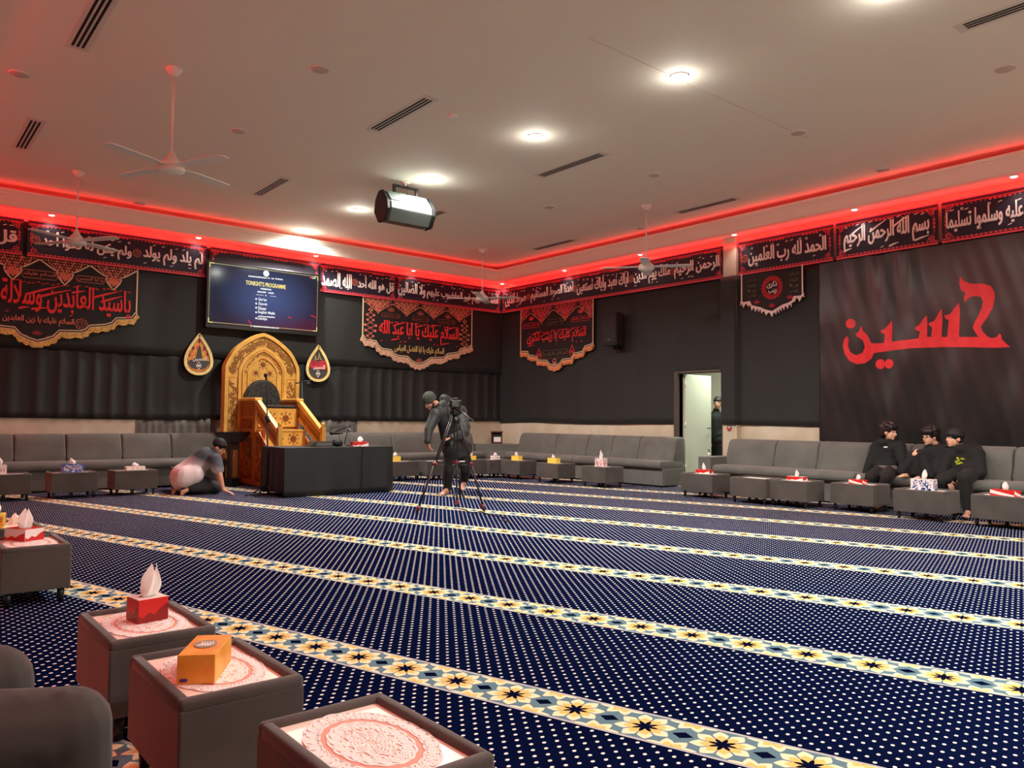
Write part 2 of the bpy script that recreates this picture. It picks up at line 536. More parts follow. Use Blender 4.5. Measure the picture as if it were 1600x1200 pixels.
def bulkhead(name, ax):
    """soffit slab, moulded lip and ledge; ax picks the wall"""
    bm = nb()
    t = 0.03
    if ax == 'A':
        box(bm, LD, LX + t, LY + 0.0005, Y0, ZS, ZS + 0.04); box(bm, LD, LX, LY, LY + t, ZS + 0.001, ZL)
        box(bm, LD, LX, LY - 0.022, LY, ZL - 0.05, ZL, 0.006); box(bm, LD, LX, LY - 0.012, LY, ZL - 0.085, ZL - 0.05, 0.004)
    elif ax == 'B':
        box(bm, LX + 0.0005, X0, YC, Y0, ZS + 0.0005, ZS + 0.041); box(bm, LX, LX + t, LC, LY + t, ZS + 0.0015, ZL)
        box(bm, LX - 0.022, LX, LC, LY, ZL - 0.05, ZL, 0.006); box(bm, LX - 0.012, LX, LC, LY, ZL - 0.085, ZL - 0.05, 0.004)
    elif ax == 'D':
        box(bm, XD, LD, YC, Y0, ZS, ZS + 0.04); box(bm, LD - t, LD, LC, LY + t, ZS, ZL)
    else:
        box(bm, LD, LX, YC, LC, ZS, ZS + 0.04); box(bm, LD, LX, LC - t, LC, ZS, ZL)
    return struct(name, bm, paint)
for i, a in enumerate('ABDC'): bulkhead('trim_%d' % (i + 1), a)

# pilaster beside the door
bm = nb(); box(bm, X0 - 0.10, X0, 7.42, 7.69, 0, ZS); struct('trim_5', bm, marble)
# thin joint running across the ceiling boards
bm = nb()
p, q = on_z(918, 58, CEIL), on_z(1262, 216, CEIL)
tube(bm, [p + Vector((0, 0, -0.0005)), q + Vector((0, 0, -0.0005))], 0.0025, 6); struct('trim_6', bm, mat('ceiling_joint', rgb(196, 186, 170), 0.8))

# door: frame, leaf swung into the corridor, corridor shell
bm = nb()
box(bm, X0 - 0.05, X0 + 0.10, DY1, DY1 + 0.09, 0, DZ + 0.03, 0.008); box(bm, X0 - 0.02, X0 + 0.17, DY0 - 0.03, DY0, 0, DZ + 0.03, 0.004)
box(bm, X0 - 0.03, X0 + 0.17, DY0 - 0.03, DY1 + 0.06, DZ, DZ + 0.04, 0.004)
box(bm, X0 - 0.06, X0 + 0.02, DY1 - 0.02, DY1 + 0.2, 0, 0.03)
struct('trim_7', bm, bronze)
bm = nb(); box(bm, X0 + 0.105, X0 + 0.86, DY1 - 0.045, DY1, 0.01, DZ - 0.01, 0.003)
dl = struct('door_1', bm, doorwhite)
bm = nb()
for z in (0.25, 1.0, 1.72): tube(bm, [(X0 + 0.098, DY1 - 0.05, z), (X0 + 0.098, DY1 - 0.05, z + 0.1)], 0.012, 8)
shell('hinge', bm, whitepaper, dl)
bm = nb(); tube(bm, [(X0 + 0.80, DY1 - 0.045, 1.0), (X0 + 0.80, DY1 - 0.09, 1.0), (X0 + 0.68, DY1 - 0.09, 1.0)], 0.01, 8); shell('door_handle', bm, greymetal, dl)
bm = nb()
box(bm, 14.0, 14.1, 5.5, 12.2, 0, 2.7); box(bm, X0 + 0.15, 14.1, 12.1, 12.2, 0, 2.7); box(bm, X0 + 0.15, 14.1, 5.5, 5.6, 0, 2.7)
struct('wall_corridor', bm, wallp)
bm = nb(); box(bm, X0 + 0.15, 14.1, 5.5, 12.2, 2.65, 2.75); tag(shell('ceiling_corridor', bm, wallp), kind='structure')

# ================================================================ drapes
def cloth(name, pl, u0, u1, top, bottom, fold, nu, nw, m, label, cat='curtain', group=None, d0=0.012):
    bm = nb(); rows = []
    for i in range(nu + 1):
        u = u0 + (u1 - u0) * i / nu
        bt = bottom(u) if callable(bottom) else bottom
        rows.append([bm.verts.new(pl.p(u, top + (bt - top) * j / nw, d0 + fold(u, top + (bt - top) * j / nw))) for j in range(nw + 1)])
    for a, b in zip(rows, rows[1:]):
        for j in range(nw): bm.faces.new((a[j], a[j + 1], b[j + 1], b[j]))
    o = shell(name, bm, m, smooth=True)
    for p in o.data.polygons: p.use_smooth = True
    md = o.modifiers.new('thickness', 'SOLIDIFY'); md.thickness = 0.004; md.offset = 0
    return tag(o, label, cat, group)

def soft(u, v):   # nearly flat hanging cloth with a few long creases
    return 0.012 + 0.006 * math.sin(u * 2.3 + 0.6 * math.sin(v * 1.7)) + 0.004 * math.sin(u * 5.1 + v * 0.9 + 1.0) + 0.0025 * math.sin(u * 11.7 - v * 2.1)
def pleat(u, v):  # gathered lower drape
    g = 0.5 + 0.5 * math.sin(u * 21.0 + 2.4 * math.sin(u * 2.3) + 0.5 * math.sin(v * 1.1))
    return 0.012 + 0.03 * g ** 2 * (0.65 + 0.35 * (2.2 - v)) + 0.008 * math.sin(u * 3.7) + 0.012 * max(0.0, 1.3 - v) / 0.25
cloth('wall_drape', PA, XD + 0.02, X0 - 0.02, ZT - 0.02, 2.14, lambda u, v: soft(u, v) + 0.03, 260, 14, drape, 'smooth black cloth stretched across the upper pulpit wall behind the screen', group='black wall drapes')
cloth('wall_drape', PA, XD + 0.02, X0 - 0.02, 2.2, lambda u: ZC + 0.008 * math.sin(u * 1.3), pleat, 520, 10, drape, 'pleated black cloth along the lower pulpit wall behind the pulpit', group='black wall drapes', d0=0.004)
def softB(u, v): return soft(u * 1.3 + 2, v) + 0.006 * max(0, math.sin(u * 3.1 + v * 0.5)) ** 3
cloth('wall_drape', PB, -Y0 + 0.02, -(DY1 + 0.02), ZT - 0.02, lambda u: ZC - 0.02 + 0.012 * math.sin(u * 1.9), softB, 180, 24, drape, 'black cloth on the right wall between the room corner and the door', group='black wall drapes')
cloth('wall_drape', PB, -(DY1 + 0.03), -7.70, ZT - 0.02, lambda u: DZ - 0.01 + 0.012 * (u + DY1), softB, 40, 24, drape, 'short black cloth hanging over the top of the doorway', group='black wall drapes')
cloth('wall_drape', PB, -7.70, -5.9, ZB + 0.01, lambda u: ZC - 0.0 - 0.02 * (u + 7.77) / 1.8, lambda u, v: softB(u, v) + 0.10 * max(0, min(1, (-7.38 - u) / 0.06)), 140, 24, drape, 'black cloth on the right wall between the doorway and the red lettered flag', group='black wall drapes')
def gpleat(u, v):
    g = 0.5 + 0.5 * math.sin(u * 52 + 1.6 * math.sin(u * 5.1))
    return 0.0 + 0.016 * g
cloth('short_curtain', PA, uvA(212, 665)[0], 4.66, ZC + 0.01, 0.55, gpleat, 320, 4, greycloth, 'grey pleated curtain strip showing under the drape left of the pulpit', group='grey curtains beside the pulpit')
cloth('short_curtain', PA, 5.9, uvA(557, 665)[0], ZC + 0.01, 0.55, gpleat, 320, 4, greycloth, 'grey pleated curtain strip showing under the drape right of the pulpit', group='grey curtains beside the pulpit')

# ================================================================ script bands under the soffit
rnd = random.Random(3)
def curl(pl, bm, u, v, s, sx, sy, d0, d1, wd):
    """corner scroll: two arcs and a leaf"""
    a = [(u + sx * s * (0.5 + 0.42 * math.cos(t)), v + sy * s * (0.5 + 0.42 * math.sin(t))) for t in [k * math.pi / 6 for k in range(11)]]
    pl.stroke(bm, a, wd, d0, d1)
    pl.stroke(bm, [(u, v), (u + sx * s * 1.5, v), (u + sx * s * 1.1, v + sy * s * 0.35), (u + sx * s * 0.4, v + sy * s * 0.4), (u + sx * s * 0.35, v + sy * s * 1.1), (u, v + sy * s * 1.5)], wd, d0, d1, True)
    pl.disc(bm, u + sx * s * 0.5, v + sy * s * 0.5, s * 0.16, d0, d1, 8)

def swash(pl, bm, pts, d0, d1, wd=0.02):
    """long tapering pen strokes laid over a line of calligraphy"""
    for k, (a, b) in enumerate(pts):
        pl.stroke(bm, [a, ((a[0] + b[0]) / 2, (a[1] + b[1]) / 2 + 0.006), b], [wd * 1.15, wd, wd * 0.25], d0, d1 + 0.0006 + 0.0003 * (k % 3))

def harakat(pl, bm, u0, u1, v0, v1, d0, d1, dens=9.0):
    n = max(2, int((u1 - u0) * dens))
    for k in range(n):
        u = u0 + (u1 - u0) * (k + 0.2 + 0.6 * rnd.random()) / n
        up = rnd.random() < 0.78
        v = v1 + rnd.uniform(-0.01, 0.025) if up else v0 - rnd.uniform(0.0, 0.02)
        t = rnd.random()
        if t < 0.6: pl.stroke(bm, [(u - 0.022, v), (u + 0.022, v + 0.014)], 0.011, d0, d1)
        elif t < 0.8: pl.stroke(bm, [(u + 0.014 * math.cos(a), v + 0.014 * math.sin(a)) for a in [j * math.pi / 4 for j in range(8)]], 0.008, d0, d1, True)
        else: pl.stroke(bm, [(u - 0.024, v + 0.016), (u - 0.01, v), (u, v + 0.013), (u + 0.012, v), (u + 0.024, v + 0.02)], 0.009, d0, d1)

def band(pl, u0, u1, label, pieces, d=0.10, ends=(True, True), big=False):
    rt = empty('script_band', pl.p((u0 + u1) / 2, ZB, d), 0, label, 'banner', 'navy script bands under the ceiling')
    q = Plane(pl.o, pl.u, pl.v, pl.n); q.o = pl.o - rt.location
    bm = nb(); q.poly(bm, [(u0, ZB), (u1, ZB), (u1, ZT), (u0, ZT)], d - 0.006, d + 0.006)
    shell('cloth', bm, bandcloth, rt)
    e0, e1 = d + 0.0055, d + 0.0095
    bm = nb()
    q.poly(bm, [(u0, ZB), (u1, ZB), (u1, ZB + 0.026), (u0, ZB + 0.026)], e0, e1)
    for v, rr in ((ZB + 0.045, 0.012), (ZT - 0.07, 0.011)):
        n = int((u1 - u0) / 0.055)
        for k in range(n):
            if (k // 5) % 2 == 0 or v < ZB + 0.1: q.disc(bm, u0 + (k + 0.5) * (u1 - u0) / n, v, 0.024, e0, e1, 6, rr)
            else: q.disc(bm, u0 + (k + 0.5) * (u1 - u0) / n, v, 0.008, e0, e1, 6)
    q.poly(bm, [(u0, ZT - 0.052), (u1, ZT - 0.052), (u1, ZT - 0.044), (u0, ZT - 0.044)], e0, e1)
    for on, uu, sx in ((ends[0], u0 + 0.05, 1), (ends[1], u1 - 0.05, -1)):
        if not on: continue
        curl(q, bm, uu, ZB + 0.05, 0.075, sx, 1, e0, e1, 0.010)
        curl(q, bm, uu, ZT - 0.06, 0.075, sx, -1, e0, e1, 0.010)
        q.stroke(bm, [(uu, ZB + 0.12), (uu, ZT - 0.14)], 0.009, e0, e1)
        for v in (0.24, 0.29, 0.34): q.disc(bm, uu, ZB + v, 0.02, e0, e1, 8)
    shell('border', bm, redborder, rt)
    bm = nb()
    for s, a, b, va, vb_ in pieces:
        q.text(bm, ar(s), a, b, va, vb_, e0, e1, 0.036 if not big else 0.04)
        harakat(q, bm, a, b, va, vb_, e0, e1)
        if big: swash(q, bm, [((a + (b - a) * s0, va + (vb_ - va) * t0), (a + (b - a) * s1, va + (vb_ - va) * t1)) for s0, t0, s1, t1 in ((0.07, 0.62, 0.24, 0.98), (0.32, 0.66, 0.52, 1.04), (0.60, 0.70, 0.78, 1.06), (0.0, 0.02, 0.10, 0.10), (0.55, -0.06, 0.66, 0.04), (0.84, 0.0, 1.0, 0.12))], e0, e1, 0.022)
    shell('lettering', bm, white_ink, rt)
    bm = nb(); n = 0
    for s, a, b, va, vb_ in pieces[:1]:
        pass
    bm.free()
    return rt

V0, V1 = ZB + 0.12, ZT - 0.145
def uA(px): return uvA(px, 0.1454 * px + 367, 0.10)[0]
def uB(px): return uvB(px, 468 - (px - 800) * 0.172, 0.10)[0]
def rosette(pl, bm, u, v, d0, d1, r=0.06):
    pl.stroke(bm, [(u + r * (1 + 0.14 * math.cos(8 * a)) * math.cos(a), v + r * (1 + 0.14 * math.cos(8 * a)) * math.sin(a)) for a in [k * math.pi / 16 for k in range(32)]], 0.008, d0, d1, True)
    pl.stroke(bm, [(u + r * 0.6 * math.cos(a), v + r * 0.6 * math.sin(a)) for a in [k * math.pi / 6 for k in range(12)]], 0.006, d0, d1, True)
    pl.stroke(bm, [(u - 0.012, v + 0.02), (u + 0.012, v + 0.012), (u, v - 0.022)], 0.008, d0, d1)

def addros(rt, pl, us, d=0.10):
    q = Plane(pl.o - rt.location, pl.u, pl.v, pl.n)
    for u in us:
        bm = nb(); rosette(q, bm, u, (V0 + V1) / 2, d + 0.0055, d + 0.0095); shell('verse_rosette', bm, orange_ink, rt)

VM = (V0 + V1) / 2
band(PA, XD + 0.1, uA(36), 'navy script band at far left of the pulpit wall, cut by the picture edge',
     [('قل أعوذ برب الفلق', uA(26) - 1.9, uA(26), V0, V1)])
b_ = band(PA, uA(43), uA(322), 'navy script band on the pulpit wall left of the screen, behind a ceiling fan',
     [('لم يلد ولم يولد', uA(224), uA(316), V0, V1), ('ولم يكن له كفوا أحد', uA(66), uA(205), V0, V1)])
addros(b_, PA, [uA(214), uA(55)])
band(PA, uA(328), uA(498), 'navy script band mostly hidden behind the wall screen', [])
b_ = band(PA, uA(500), uA(618.5), 'navy script band on the pulpit wall just right of the screen',
     [('قل هو الله أحد', uA(559), uA(614.5), V0, V1), ('الله الصمد', uA(502.5), uA(549), V0, V1)])
addros(b_, PA, [uA(554)])
band(PA, uA(619.5), X0 - 0.12, 'navy script band on the pulpit wall running into the room corner',
     [('ولا الضالين', uA(622), uA(664), V0, V1), ('أنعمت عليهم غير المغضوب عليهم', uA(667), X0 - 0.2, V0, V1)])
b_ = band(PB, -Y0 + 0.13, uB(1130), 'long navy script band on the right wall between corner and white pilaster',
     [('الرحمن الرحيم', uB(1054), uB(1124), V0, V1), ('ملك يوم الدين', uB(991), uB(1047), V0, V1),
      ('اياك نعبد واياك نستعين', uB(902), uB(982), V0, V1), ('اهدنا الصرط المستقيم', uB(830), uB(896), V0, V1), ('صرط الذين', uB(790), uB(822), V0, V1)])
addros(b_, PB, [uB(1050.5), uB(986.5), uB(899), uB(826)])
b_ = band(PB, uB(1154), uB(1302), 'navy script band on the right wall just right of the white pilaster',
     [('الحمد لله رب العلمين', uB(1170), uB(1291), V0, V1)])
addros(b_, PB, [uB(1164)])
band(PB, uB(1307), uB(1466), 'navy script band with large calligraphy above the red lettered flag',
     [('بسم الله الرحمن الرحيم', uB(1319), uB(1452), V0 - 0.02, V1 + 0.05)], big=True)
band(PB, uB(1472), uB(1472) + 3.0, 'navy script band at the right edge of the picture',
     [('عليه وسلموا تسليما', uB(1479), uB(1599), V0, V1), ('صلوا', uB(1604), uB(1640), V0, V1)])

# LED strips on top of the bands
bm = nb(); box(bm, XD + 0.1, X0 - 0.11, Y0 - 0.112, Y0 - 0.088, ZT + 0.001, ZT + 0.009)
tag(shell('led_strip', bm, redglow), 'red glowing light strip above the bands on the pulpit wall', 'light strip', 'red light strips')
bm = nb(); box(bm, X0 - 0.112, X0 - 0.088, -3.0, Y0 - 0.11, ZT + 0.001, ZT + 0.009)
tag(shell('led_strip', bm, redglow), 'red glowing light strip above the bands on the right wall', 'light strip', 'red light strips')

# ================================================================ pennants
def scallop_path(pts, sub=5):
    out = []
    for a, b in zip(pts, pts[1:]):
        for k in range(sub): out.append((a[0] + (b[0] - a[0]) * k / sub, a[1] + (b[1] - a[1]) * k / sub))
    return out + [pts[-1]]

def lotus(pl, bm, u, v, s, d0, d1):
    for a in (-60, -30, 0, 30, 60):
        c, sn = math.cos(R(90 + a)), math.sin(R(90 + a))
        pl.poly(bm, [(u, v), (u + s * (0.55 * c - 0.16 * sn), v + s * (0.55 * sn + 0.16 * c)), (u + s * c, v + s * sn), (u + s * (0.55 * c + 0.16 * sn), v + s * (0.55 * sn - 0.16 * c))], d0, d1)

def ogee_row(pl, bm, bs, u0, u1, v, n, dep, d0, d1, wd, filig=True, shift=0.0, prof=None):
    """row of hanging pointed lobes with filigree; shift moves the lobes by a share of their width, clipped to u0..u1"""
    W = (u1 - u0) / n
    prof = prof or [(0, 0.28), (0.1, 0.34), (0.2, 0.5), (0.3, 0.6), (0.38, 0.74), (0.45, 0.84), (0.5, 1.0)]
    rr = random.Random(int(u0 * 100) % 97)
    def low(s):
        s = min(s, 1 - s)
        for (a_, p_), (b_, q_) in zip(prof, prof[1:]):
            if a_ <= s <= b_: return p_ + (q_ - p_) * (s - a_) / max(1e-6, b_ - a_)
        return 1.0
    for k in range(-1 if shift else 0, n + (1 if shift else 0)):
        a = u0 + (k + shift) * W
        pts = [(a + W * s, v - dep * t) for s, t in prof] + [(a + W * (1 - s), v - dep * t) for s, t in reversed(prof[:-1])]
        pts = [p for p in pts if u0 - 1e-4 <= p[0] <= u1 + 1e-4]
        if len(pts) > 1: pl.stroke(bm, pts, wd, d0, d1)
        if not filig: continue
        G_ = 9
        for i in range(1, G_ * 2):
            for j in range(8):
                s, t = (i + 0.5 * (j % 2)) / (G_ * 2), 0.07 + j * 0.115
                u = a + W * s
                if not (u0 + 0.01 < u < u1 - 0.01) or s > 0.97 or t > low(s) - 0.07: continue
                r = W * 0.021 * (1.25 if (i + j) % 3 == 0 else 0.85)
                if (i * 3 + j) % 4: pl.poly(bs, [(u - r, v - dep * t), (u, v - dep * t - r * 1.5), (u + r, v - dep * t), (u, v - dep * t + r * 1.5)], d0, d1 - 0.001)
                else: pl.disc(bs, u, v - dep * t, r * 1.2, d0, d1 - 0.001, 7)
        for s0, t0, s1, t1 in ((0.5, 0.86, 0.36, 0.5), (0.5, 0.86, 0.64, 0.5), (0.36, 0.5, 0.16, 0.14), (0.64, 0.5, 0.84, 0.14), (0.5, 0.6, 0.34, 0.1), (0.5, 0.6, 0.66, 0.1)):
            if u0 < a + W * s0 < u1 and u0 < a + W * s1 < u1: pl.stroke(bs, [(a + W * s0, v - dep * t0), (a + W * ((s0 + s1) / 2 + 0.015), v - dep * (t0 + t1) / 2), (a + W * s1, v - dep * t1)], wd * 0.6, d0, d1)

def cartouche(pl, bm, u0, u1, v0, v1, d0, d1, txt, bold=0.004):
    h = v1 - v0
    pl.stroke(bm, [(u0 + 0.2 * h, v0), (u1 - 0.2 * h, v0), (u1, v0 + h / 2), (u1 - 0.2 * h, v1), (u0 + 0.2 * h, v1), (u0, v0 + h / 2)], 0.007, d0, d1, True)
    pl.text(bm, ar(txt), u0 + 0.25 * h, u1 - 0.25 * h, v0 + 0.18 * h, v1 - 0.16 * h, d0, d1, bold)

def medallion(pl, bm, u, v, s, d0, d1):
    for yy, r in ((0.9, 0.10), (0.62, 0.26), (0.34, 0.22), (0.05, 0.4), (-0.25, 0.36), (-0.55, 0.22), (-0.85, 0.1)):
        pl.stroke(bm, [(u - r * s * 0.7, v + yy * s), (u, v + (yy + 0.16) * s), (u + r * s * 0.7, v + yy * s), (u, v + (yy - 0.16) * s)], 0.014, d0, d1, True)
        for sg in (-1, 1): pl.disc(bm, u + sg * r * s * 0.85, v + yy * s, 0.02 * (1 + r), d0, d1, 7)

def pennant(pl, bound, top, label, fr_mat, fr_len, d=0.085, teeth=False, tassel=False):
    """bound: lower outline from left edge to right edge (u, v)"""
    u0, u1 = bound[0][0], bound[-1][0]
    rt = empty('pennant', pl.p((u0 + u1) / 2, min(b[1] for b in bound), d), 0, label, 'banner', 'embroidered black pennants')
    q = Plane(pl.o - rt.location, pl.u, pl.v, pl.n)
    bm = nb(); q.poly(bm, list(reversed(bound)) + [(u0, top), (u1, top)], d - 0.005, d + 0.005); shell('cloth', bm, penncloth, rt)
    # fringe hanging off the scalloped hem
    bm = nb(); path = scallop_path(bound, 4)
    low = []
    for i, (u, v) in enumerate(path):
        a = path[max(i - 1, 0)]; b = path[min(i + 1, len(path) - 1)]
        tx, ty = b[0] - a[0], b[1] - a[1]; L = math.hypot(tx, ty) or 1
        nx, ny = ty / L, -tx / L
        ln = fr_len * (0.86 + 0.14 * math.sin(i * 2.1))
        if teeth: ln = fr_len * (1.0 if i % 3 == 1 else 0.35)
        low.append((u + nx * ln * 0.5, v + min(ny, -0.5) * ln * (0.7 if ny > -0.5 else 1)))
    for i in range(len(path) - 1):
        q.poly(bm, [low[i], low[i + 1], path[i + 1], path[i]], d - 0.004, d + 0.012 + 0.004 * (i % 2))
    if tassel:
        for i in range(0, len(low) - 1):
            for t in (0.25, 0.75):
                u = low[i][0] * (1 - t) + low[i + 1][0] * t; v = low[i][1] * (1 - t) + low[i + 1][1] * t
                q.poly(bm, [(u - 0.012, v - 0.035), (u + 0.012, v - 0.035), (u + 0.008, v + 0.005), (u - 0.008, v + 0.005)], d, d + 0.012)
    shell('fringe', bm, fr_mat, rt)
    bm = nb(); inn = []
    for i, (u, v) in enumerate(bound):
        a = bound[max(i - 1, 0)]; b = bound[min(i + 1, len(bound) - 1)]; L = math.hypot(b[0] - a[0], b[1] - a[1]) or 1
        inn.append((u - (b[1] - a[1]) / L * 0.035, v + (b[0] - a[0]) / L * 0.035))
    if not teeth: q.stroke(bm, inn, 0.016, d + 0.005, d + 0.010)
    q.stroke(bm, bound, 0.014, d + 0.005, d + 0.014)
    q.stroke(bm, [(u0 + 0.012, top), (u0 + 0.012, bound[0][1])], 0.022, d + 0.005, d + 0.010)
    q.stroke(bm, [(u1 - 0.012, top), (u1 - 0.012, bound[-1][1])], 0.022, d + 0.005, d + 0.010)
    shell('piping', bm, cream_trim if not teeth else pale_lace, rt)
    return rt, q, d + 0.005, d + 0.009

def fit(f, pts): return [f(a, b, 0.09) for a, b in pts]
# left pennant: right half measured, mirrored about its low point
S = 6.957
rh = fit(uvA, [(x / S, 380 + y / S) for x, y in [(400, 1080), (500, 1060), (590, 1030), (650, 970), (880, 975), (940, 960), (985, 915), (1150, 905), (1230, 880), (1270, 835), (1440, 830), (1490, 770)]])
uc = rh[0][0]
# level the hem: low point and sides keep their own heights
lh = [(2 * uc - u, v) for u, v in reversed(rh[1:])]
rt, q, e0, e1 = pennant(PA, lh + rh, ZB + 0.02, 'large black pennant with red calligraphy and gold fringe at the far left', goldfringe, 0.10)
zc = lambda y, x=0, s=S, ox=0, oy=380: uvA(ox + x / s, oy + y / s, 0.09)
bm, bs = nb(), nb()
ogee_row(q, bm, bs, 2 * uc - rh[-1][0] + 0.02, rh[-1][0] - 0.02, ZB + 0.0, 4, 0.38, e0, e1, 0.02, prof=[(0, 0.08), (0.1, 0.2), (0.2, 0.33), (0.3, 0.44), (0.345, 0.45), (0.34, 0.56), (0.365, 0.7), (0.43, 0.85), (0.5, 1.0)])
Wl = (2 * (rh[-1][0] - uc) - 0.04) / 4
for k in range(4): lotus(q, bs, 2 * uc - rh[-1][0] + 0.02 + (k + 0.5) * Wl, ZB - 0.30, 0.13, e0, e1 + 0.001)
shell('lobed_border', bm, cream_trim, rt); shell('filigree', bs, orange_ink, rt)
bm = nb()
a, b = zc(800, 10), zc(800, 1425)
t0, t1 = uvA(100, 491, .09)[1], uvA(100, 444, .09)[1]
q.text(bm, ar('ياسيد العابدين وسلالة'), zc(600, 8)[0], zc(600, 1420)[0], t0, t1, e0, e1, 0.024)
q.text(bm, ar('الوصيين'), zc(600, 8)[0] - 1.1, zc(600, 8)[0] - 0.06, t0, t1, e0, e1, 0.02)
harakat(q, bm, zc(600, 8)[0], zc(600, 1420)[0], t0 - 0.01, t1 - 0.03, e0, e1, 16)
swash(q, bm, [(zc(*p_[:2][::-1]), zc(*p_[2:][::-1])) for p_ in ((280, 555, 680, 462), (430, 580, 772, 508), (780, 540, 930, 520), (1020, 590, 1290, 528), (1095, 640, 1340, 578), (30, 520, 90, 505), (200, 705, 320, 692), (340, 715, 520, 702))], e0, e1, 0.03)
shell('lettering', bm, red_ink, rt)
bm = nb()
t0, t1 = uvA(58, 507.5, .09)[1], uvA(58, 494, .09)[1]
q.text(bm, ar('السلام عليك يا زين العابدين'), zc(840, 25)[0], zc(840, 805)[0], t0, t1, e0, e1, 0.022)
rosette(q, bm, zc(880, 885)[0], zc(880, 885)[1], e0, e1, 0.08)
cartouche(q, bm, zc(340, 235)[0], zc(340, 630)[0], zc(385, 430)[1], zc(300, 430)[1], e0, e1, 'السلام عليك')
cartouche(q, bm, zc(390, 825)[0], zc(390, 1140)[0], zc(430, 985)[1], zc(365, 985)[1], e0, e1, 'يا ابا الحسن')
shell('small_lettering', bm, orange_ink, rt)
bm = nb(); lotus(q, bm, uc, zc(1000, 400)[1], 0.09, e0, e1)
for sx in (-1, 1):
    for k in range(4): q.disc(bm, uc + sx * (0.14 + 0.09 * k), zc(1010, 400)[1] + 0.02 * k, 0.02, e0, e1, 7)
shell('motif', bm, mat('dark_red_thread', rgb(140, 34, 44), 0.7), rt)

# middle pennant on the pulpit wall
bd = fit(uvA, [(555 + x / 8, 455 + y / 8) for x, y in [(85, 560), (130, 620), (255, 640), (280, 690), (330, 735), (440, 750), (480, 800), (540, 825), (650, 835), (700, 885), (760, 915), (830, 920), (890, 890), (950, 850), (1110, 845), (1160, 800), (1290, 780), (1320, 735), (1420, 715), (1460, 690)]])
rt, q, e0, e1 = pennant(PA, bd, ZB + 0.02, 'black pennant with red calligraphy and beige fringe between pulpit and corner', pinkfringe, 0.12)
m8 = lambda x, y: uvA(555 + x / 8, 455 + y / 8, 0.09)
bm, bs = nb(), nb(); ogee_row(q, bm, bs, bd[0][0] + 0.02, bd[-1][0] - 0.02, ZB + 0.0, 4, 0.30, e0, e1, 0.016)
shell('lobed_border', bm, orange_ink, rt); shell('filigree', bs, orange_ink, rt)
bm = nb(); t0, t1 = m8(790, 650)[1], m8(790, 405)[1]
q.text(bm, ar('السلام عليك يا ابا عبد الله'), m8(300, 500)[0], m8(1290, 560)[0], t0, t1, e0, e1, 0.024)
harakat(q, bm, m8(310, 500)[0], m8(1280, 560)[0], t0, t1 - 0.03, e0, e1, 16)
swash(q, bm, [(m8(*p_[:2]), m8(*p_[2:])) for p_ in ((320, 420, 400, 388), (470, 432, 650, 388), (750, 455, 860, 430), (940, 445, 1050, 425), (1120, 492, 1265, 452), (450, 610, 560, 596), (1090, 665, 1180, 655))], e0, e1, 0.022)
shell('lettering', bm, red_ink, rt)
bm = nb(); t0, t1 = m8(800, 800)[1], m8(800, 690)[1]
q.text(bm, ar('السلام عليك يا ابا الفضل العباس'), m8(490, 720)[0], m8(1110, 760)[0], t0, t1, e0, e1, 0.022)
shell('small_lettering', bm, gold_ink, rt)
bm = nb(); medallion(q, bm, *m8(190, 435), 0.36, e0, e1); medallion(q, bm, *m8(1365, 555), 0.34, e0, e1); shell('medallion', bm, orange_ink, rt)
bm = nb()
for x, y in ((450, 250), (815, 295), (1160, 335)): lotus(q, bm, m8(x, y + 10)[0], m8(x, y + 10)[1], 0.11, e0, e1)
cartouche(q, bm, m8(330, 300)[0], m8(560, 300)[0], m8(445, 328)[1], m8(445, 280)[1], e0, e1, 'يا حسين')
cartouche(q, bm, m8(715, 345)[0], m8(920, 345)[0], m8(815, 375)[1], m8(815, 320)[1], e0, e1, 'يا حسين')
cartouche(q, bm, m8(1040, 380)[0], m8(1250, 380)[0], m8(1145, 408)[1], m8(1145, 358)[1], e0, e1, 'يا حسين')
lotus(q, bm, m8(800, 890)[0], m8(800, 890)[1], 0.1, e0, e1)
shell('motif', bm, mat('rust_thread', rgb(150, 66, 52), 0.7), rt)

# pennant on the right wall near the corner
K = 9.6
bd = fit(uvB, [(800 + x / K, 465 + y / K) for x, y in [(125, 830), (235, 830), (245, 880), (370, 905), (385, 960), (520, 965), (560, 1020), (640, 1045), (720, 1010), (760, 950), (900, 930), (930, 860), (1060, 830), (1100, 750), (1200, 720), (1222, 690)]])
rt, q, e0, e1 = pennant(PB, bd, ZB + 0.02, 'black pennant with red calligraphy and orange tasselled hem beside the wall speaker', orangefringe, 0.06, tassel=True)
m9 = lambda x, y: uvB(800 + x / K, 465 + y / K, 0.09)
bm, bs = nb(), nb(); ogee_row(q, bm, bs, bd[0][0] + 0.02, bd[-1][0] - 0.02, ZB, 3, 0.36, e0, e1, 0.016, shift=0.42)
shell('lobed_border', bm, orange_ink, rt); shell('filigree', bs, redborder, rt)
bm = nb(); t0, t1 = m9(660, 690)[1], m9(660, 480)[1]
q.text(bm, ar('السلام عليك يا زينب الكبرى'), m9(230, 600)[0], m9(1110, 520)[0], t0, t1, e0, e1, 0.018)
harakat(q, bm, m9(240, 600)[0], m9(1100, 520)[0], t0, t1 - 0.03, e0, e1, 14)
swash(q, bm, [(m9(*p_[:2]), m9(*p_[2:])) for p_ in ((300, 560, 430, 505), (440, 575, 610, 500), (640, 560, 740, 470), (810, 535, 960, 440), (980, 520, 1080, 450), (240, 735, 320, 700))], e0, e1, 0.018)
cartouche(q, bm, m9(165, 420)[0], m9(410, 420)[0], m9(285, 455)[1], m9(285, 385)[1], e0, e1, 'السلام عليك')
cartouche(q, bm, m9(885, 320)[0], m9(1170, 320)[0], m9(1030, 350)[1], m9(1030, 282)[1], e0, e1, 'السلام عليك')
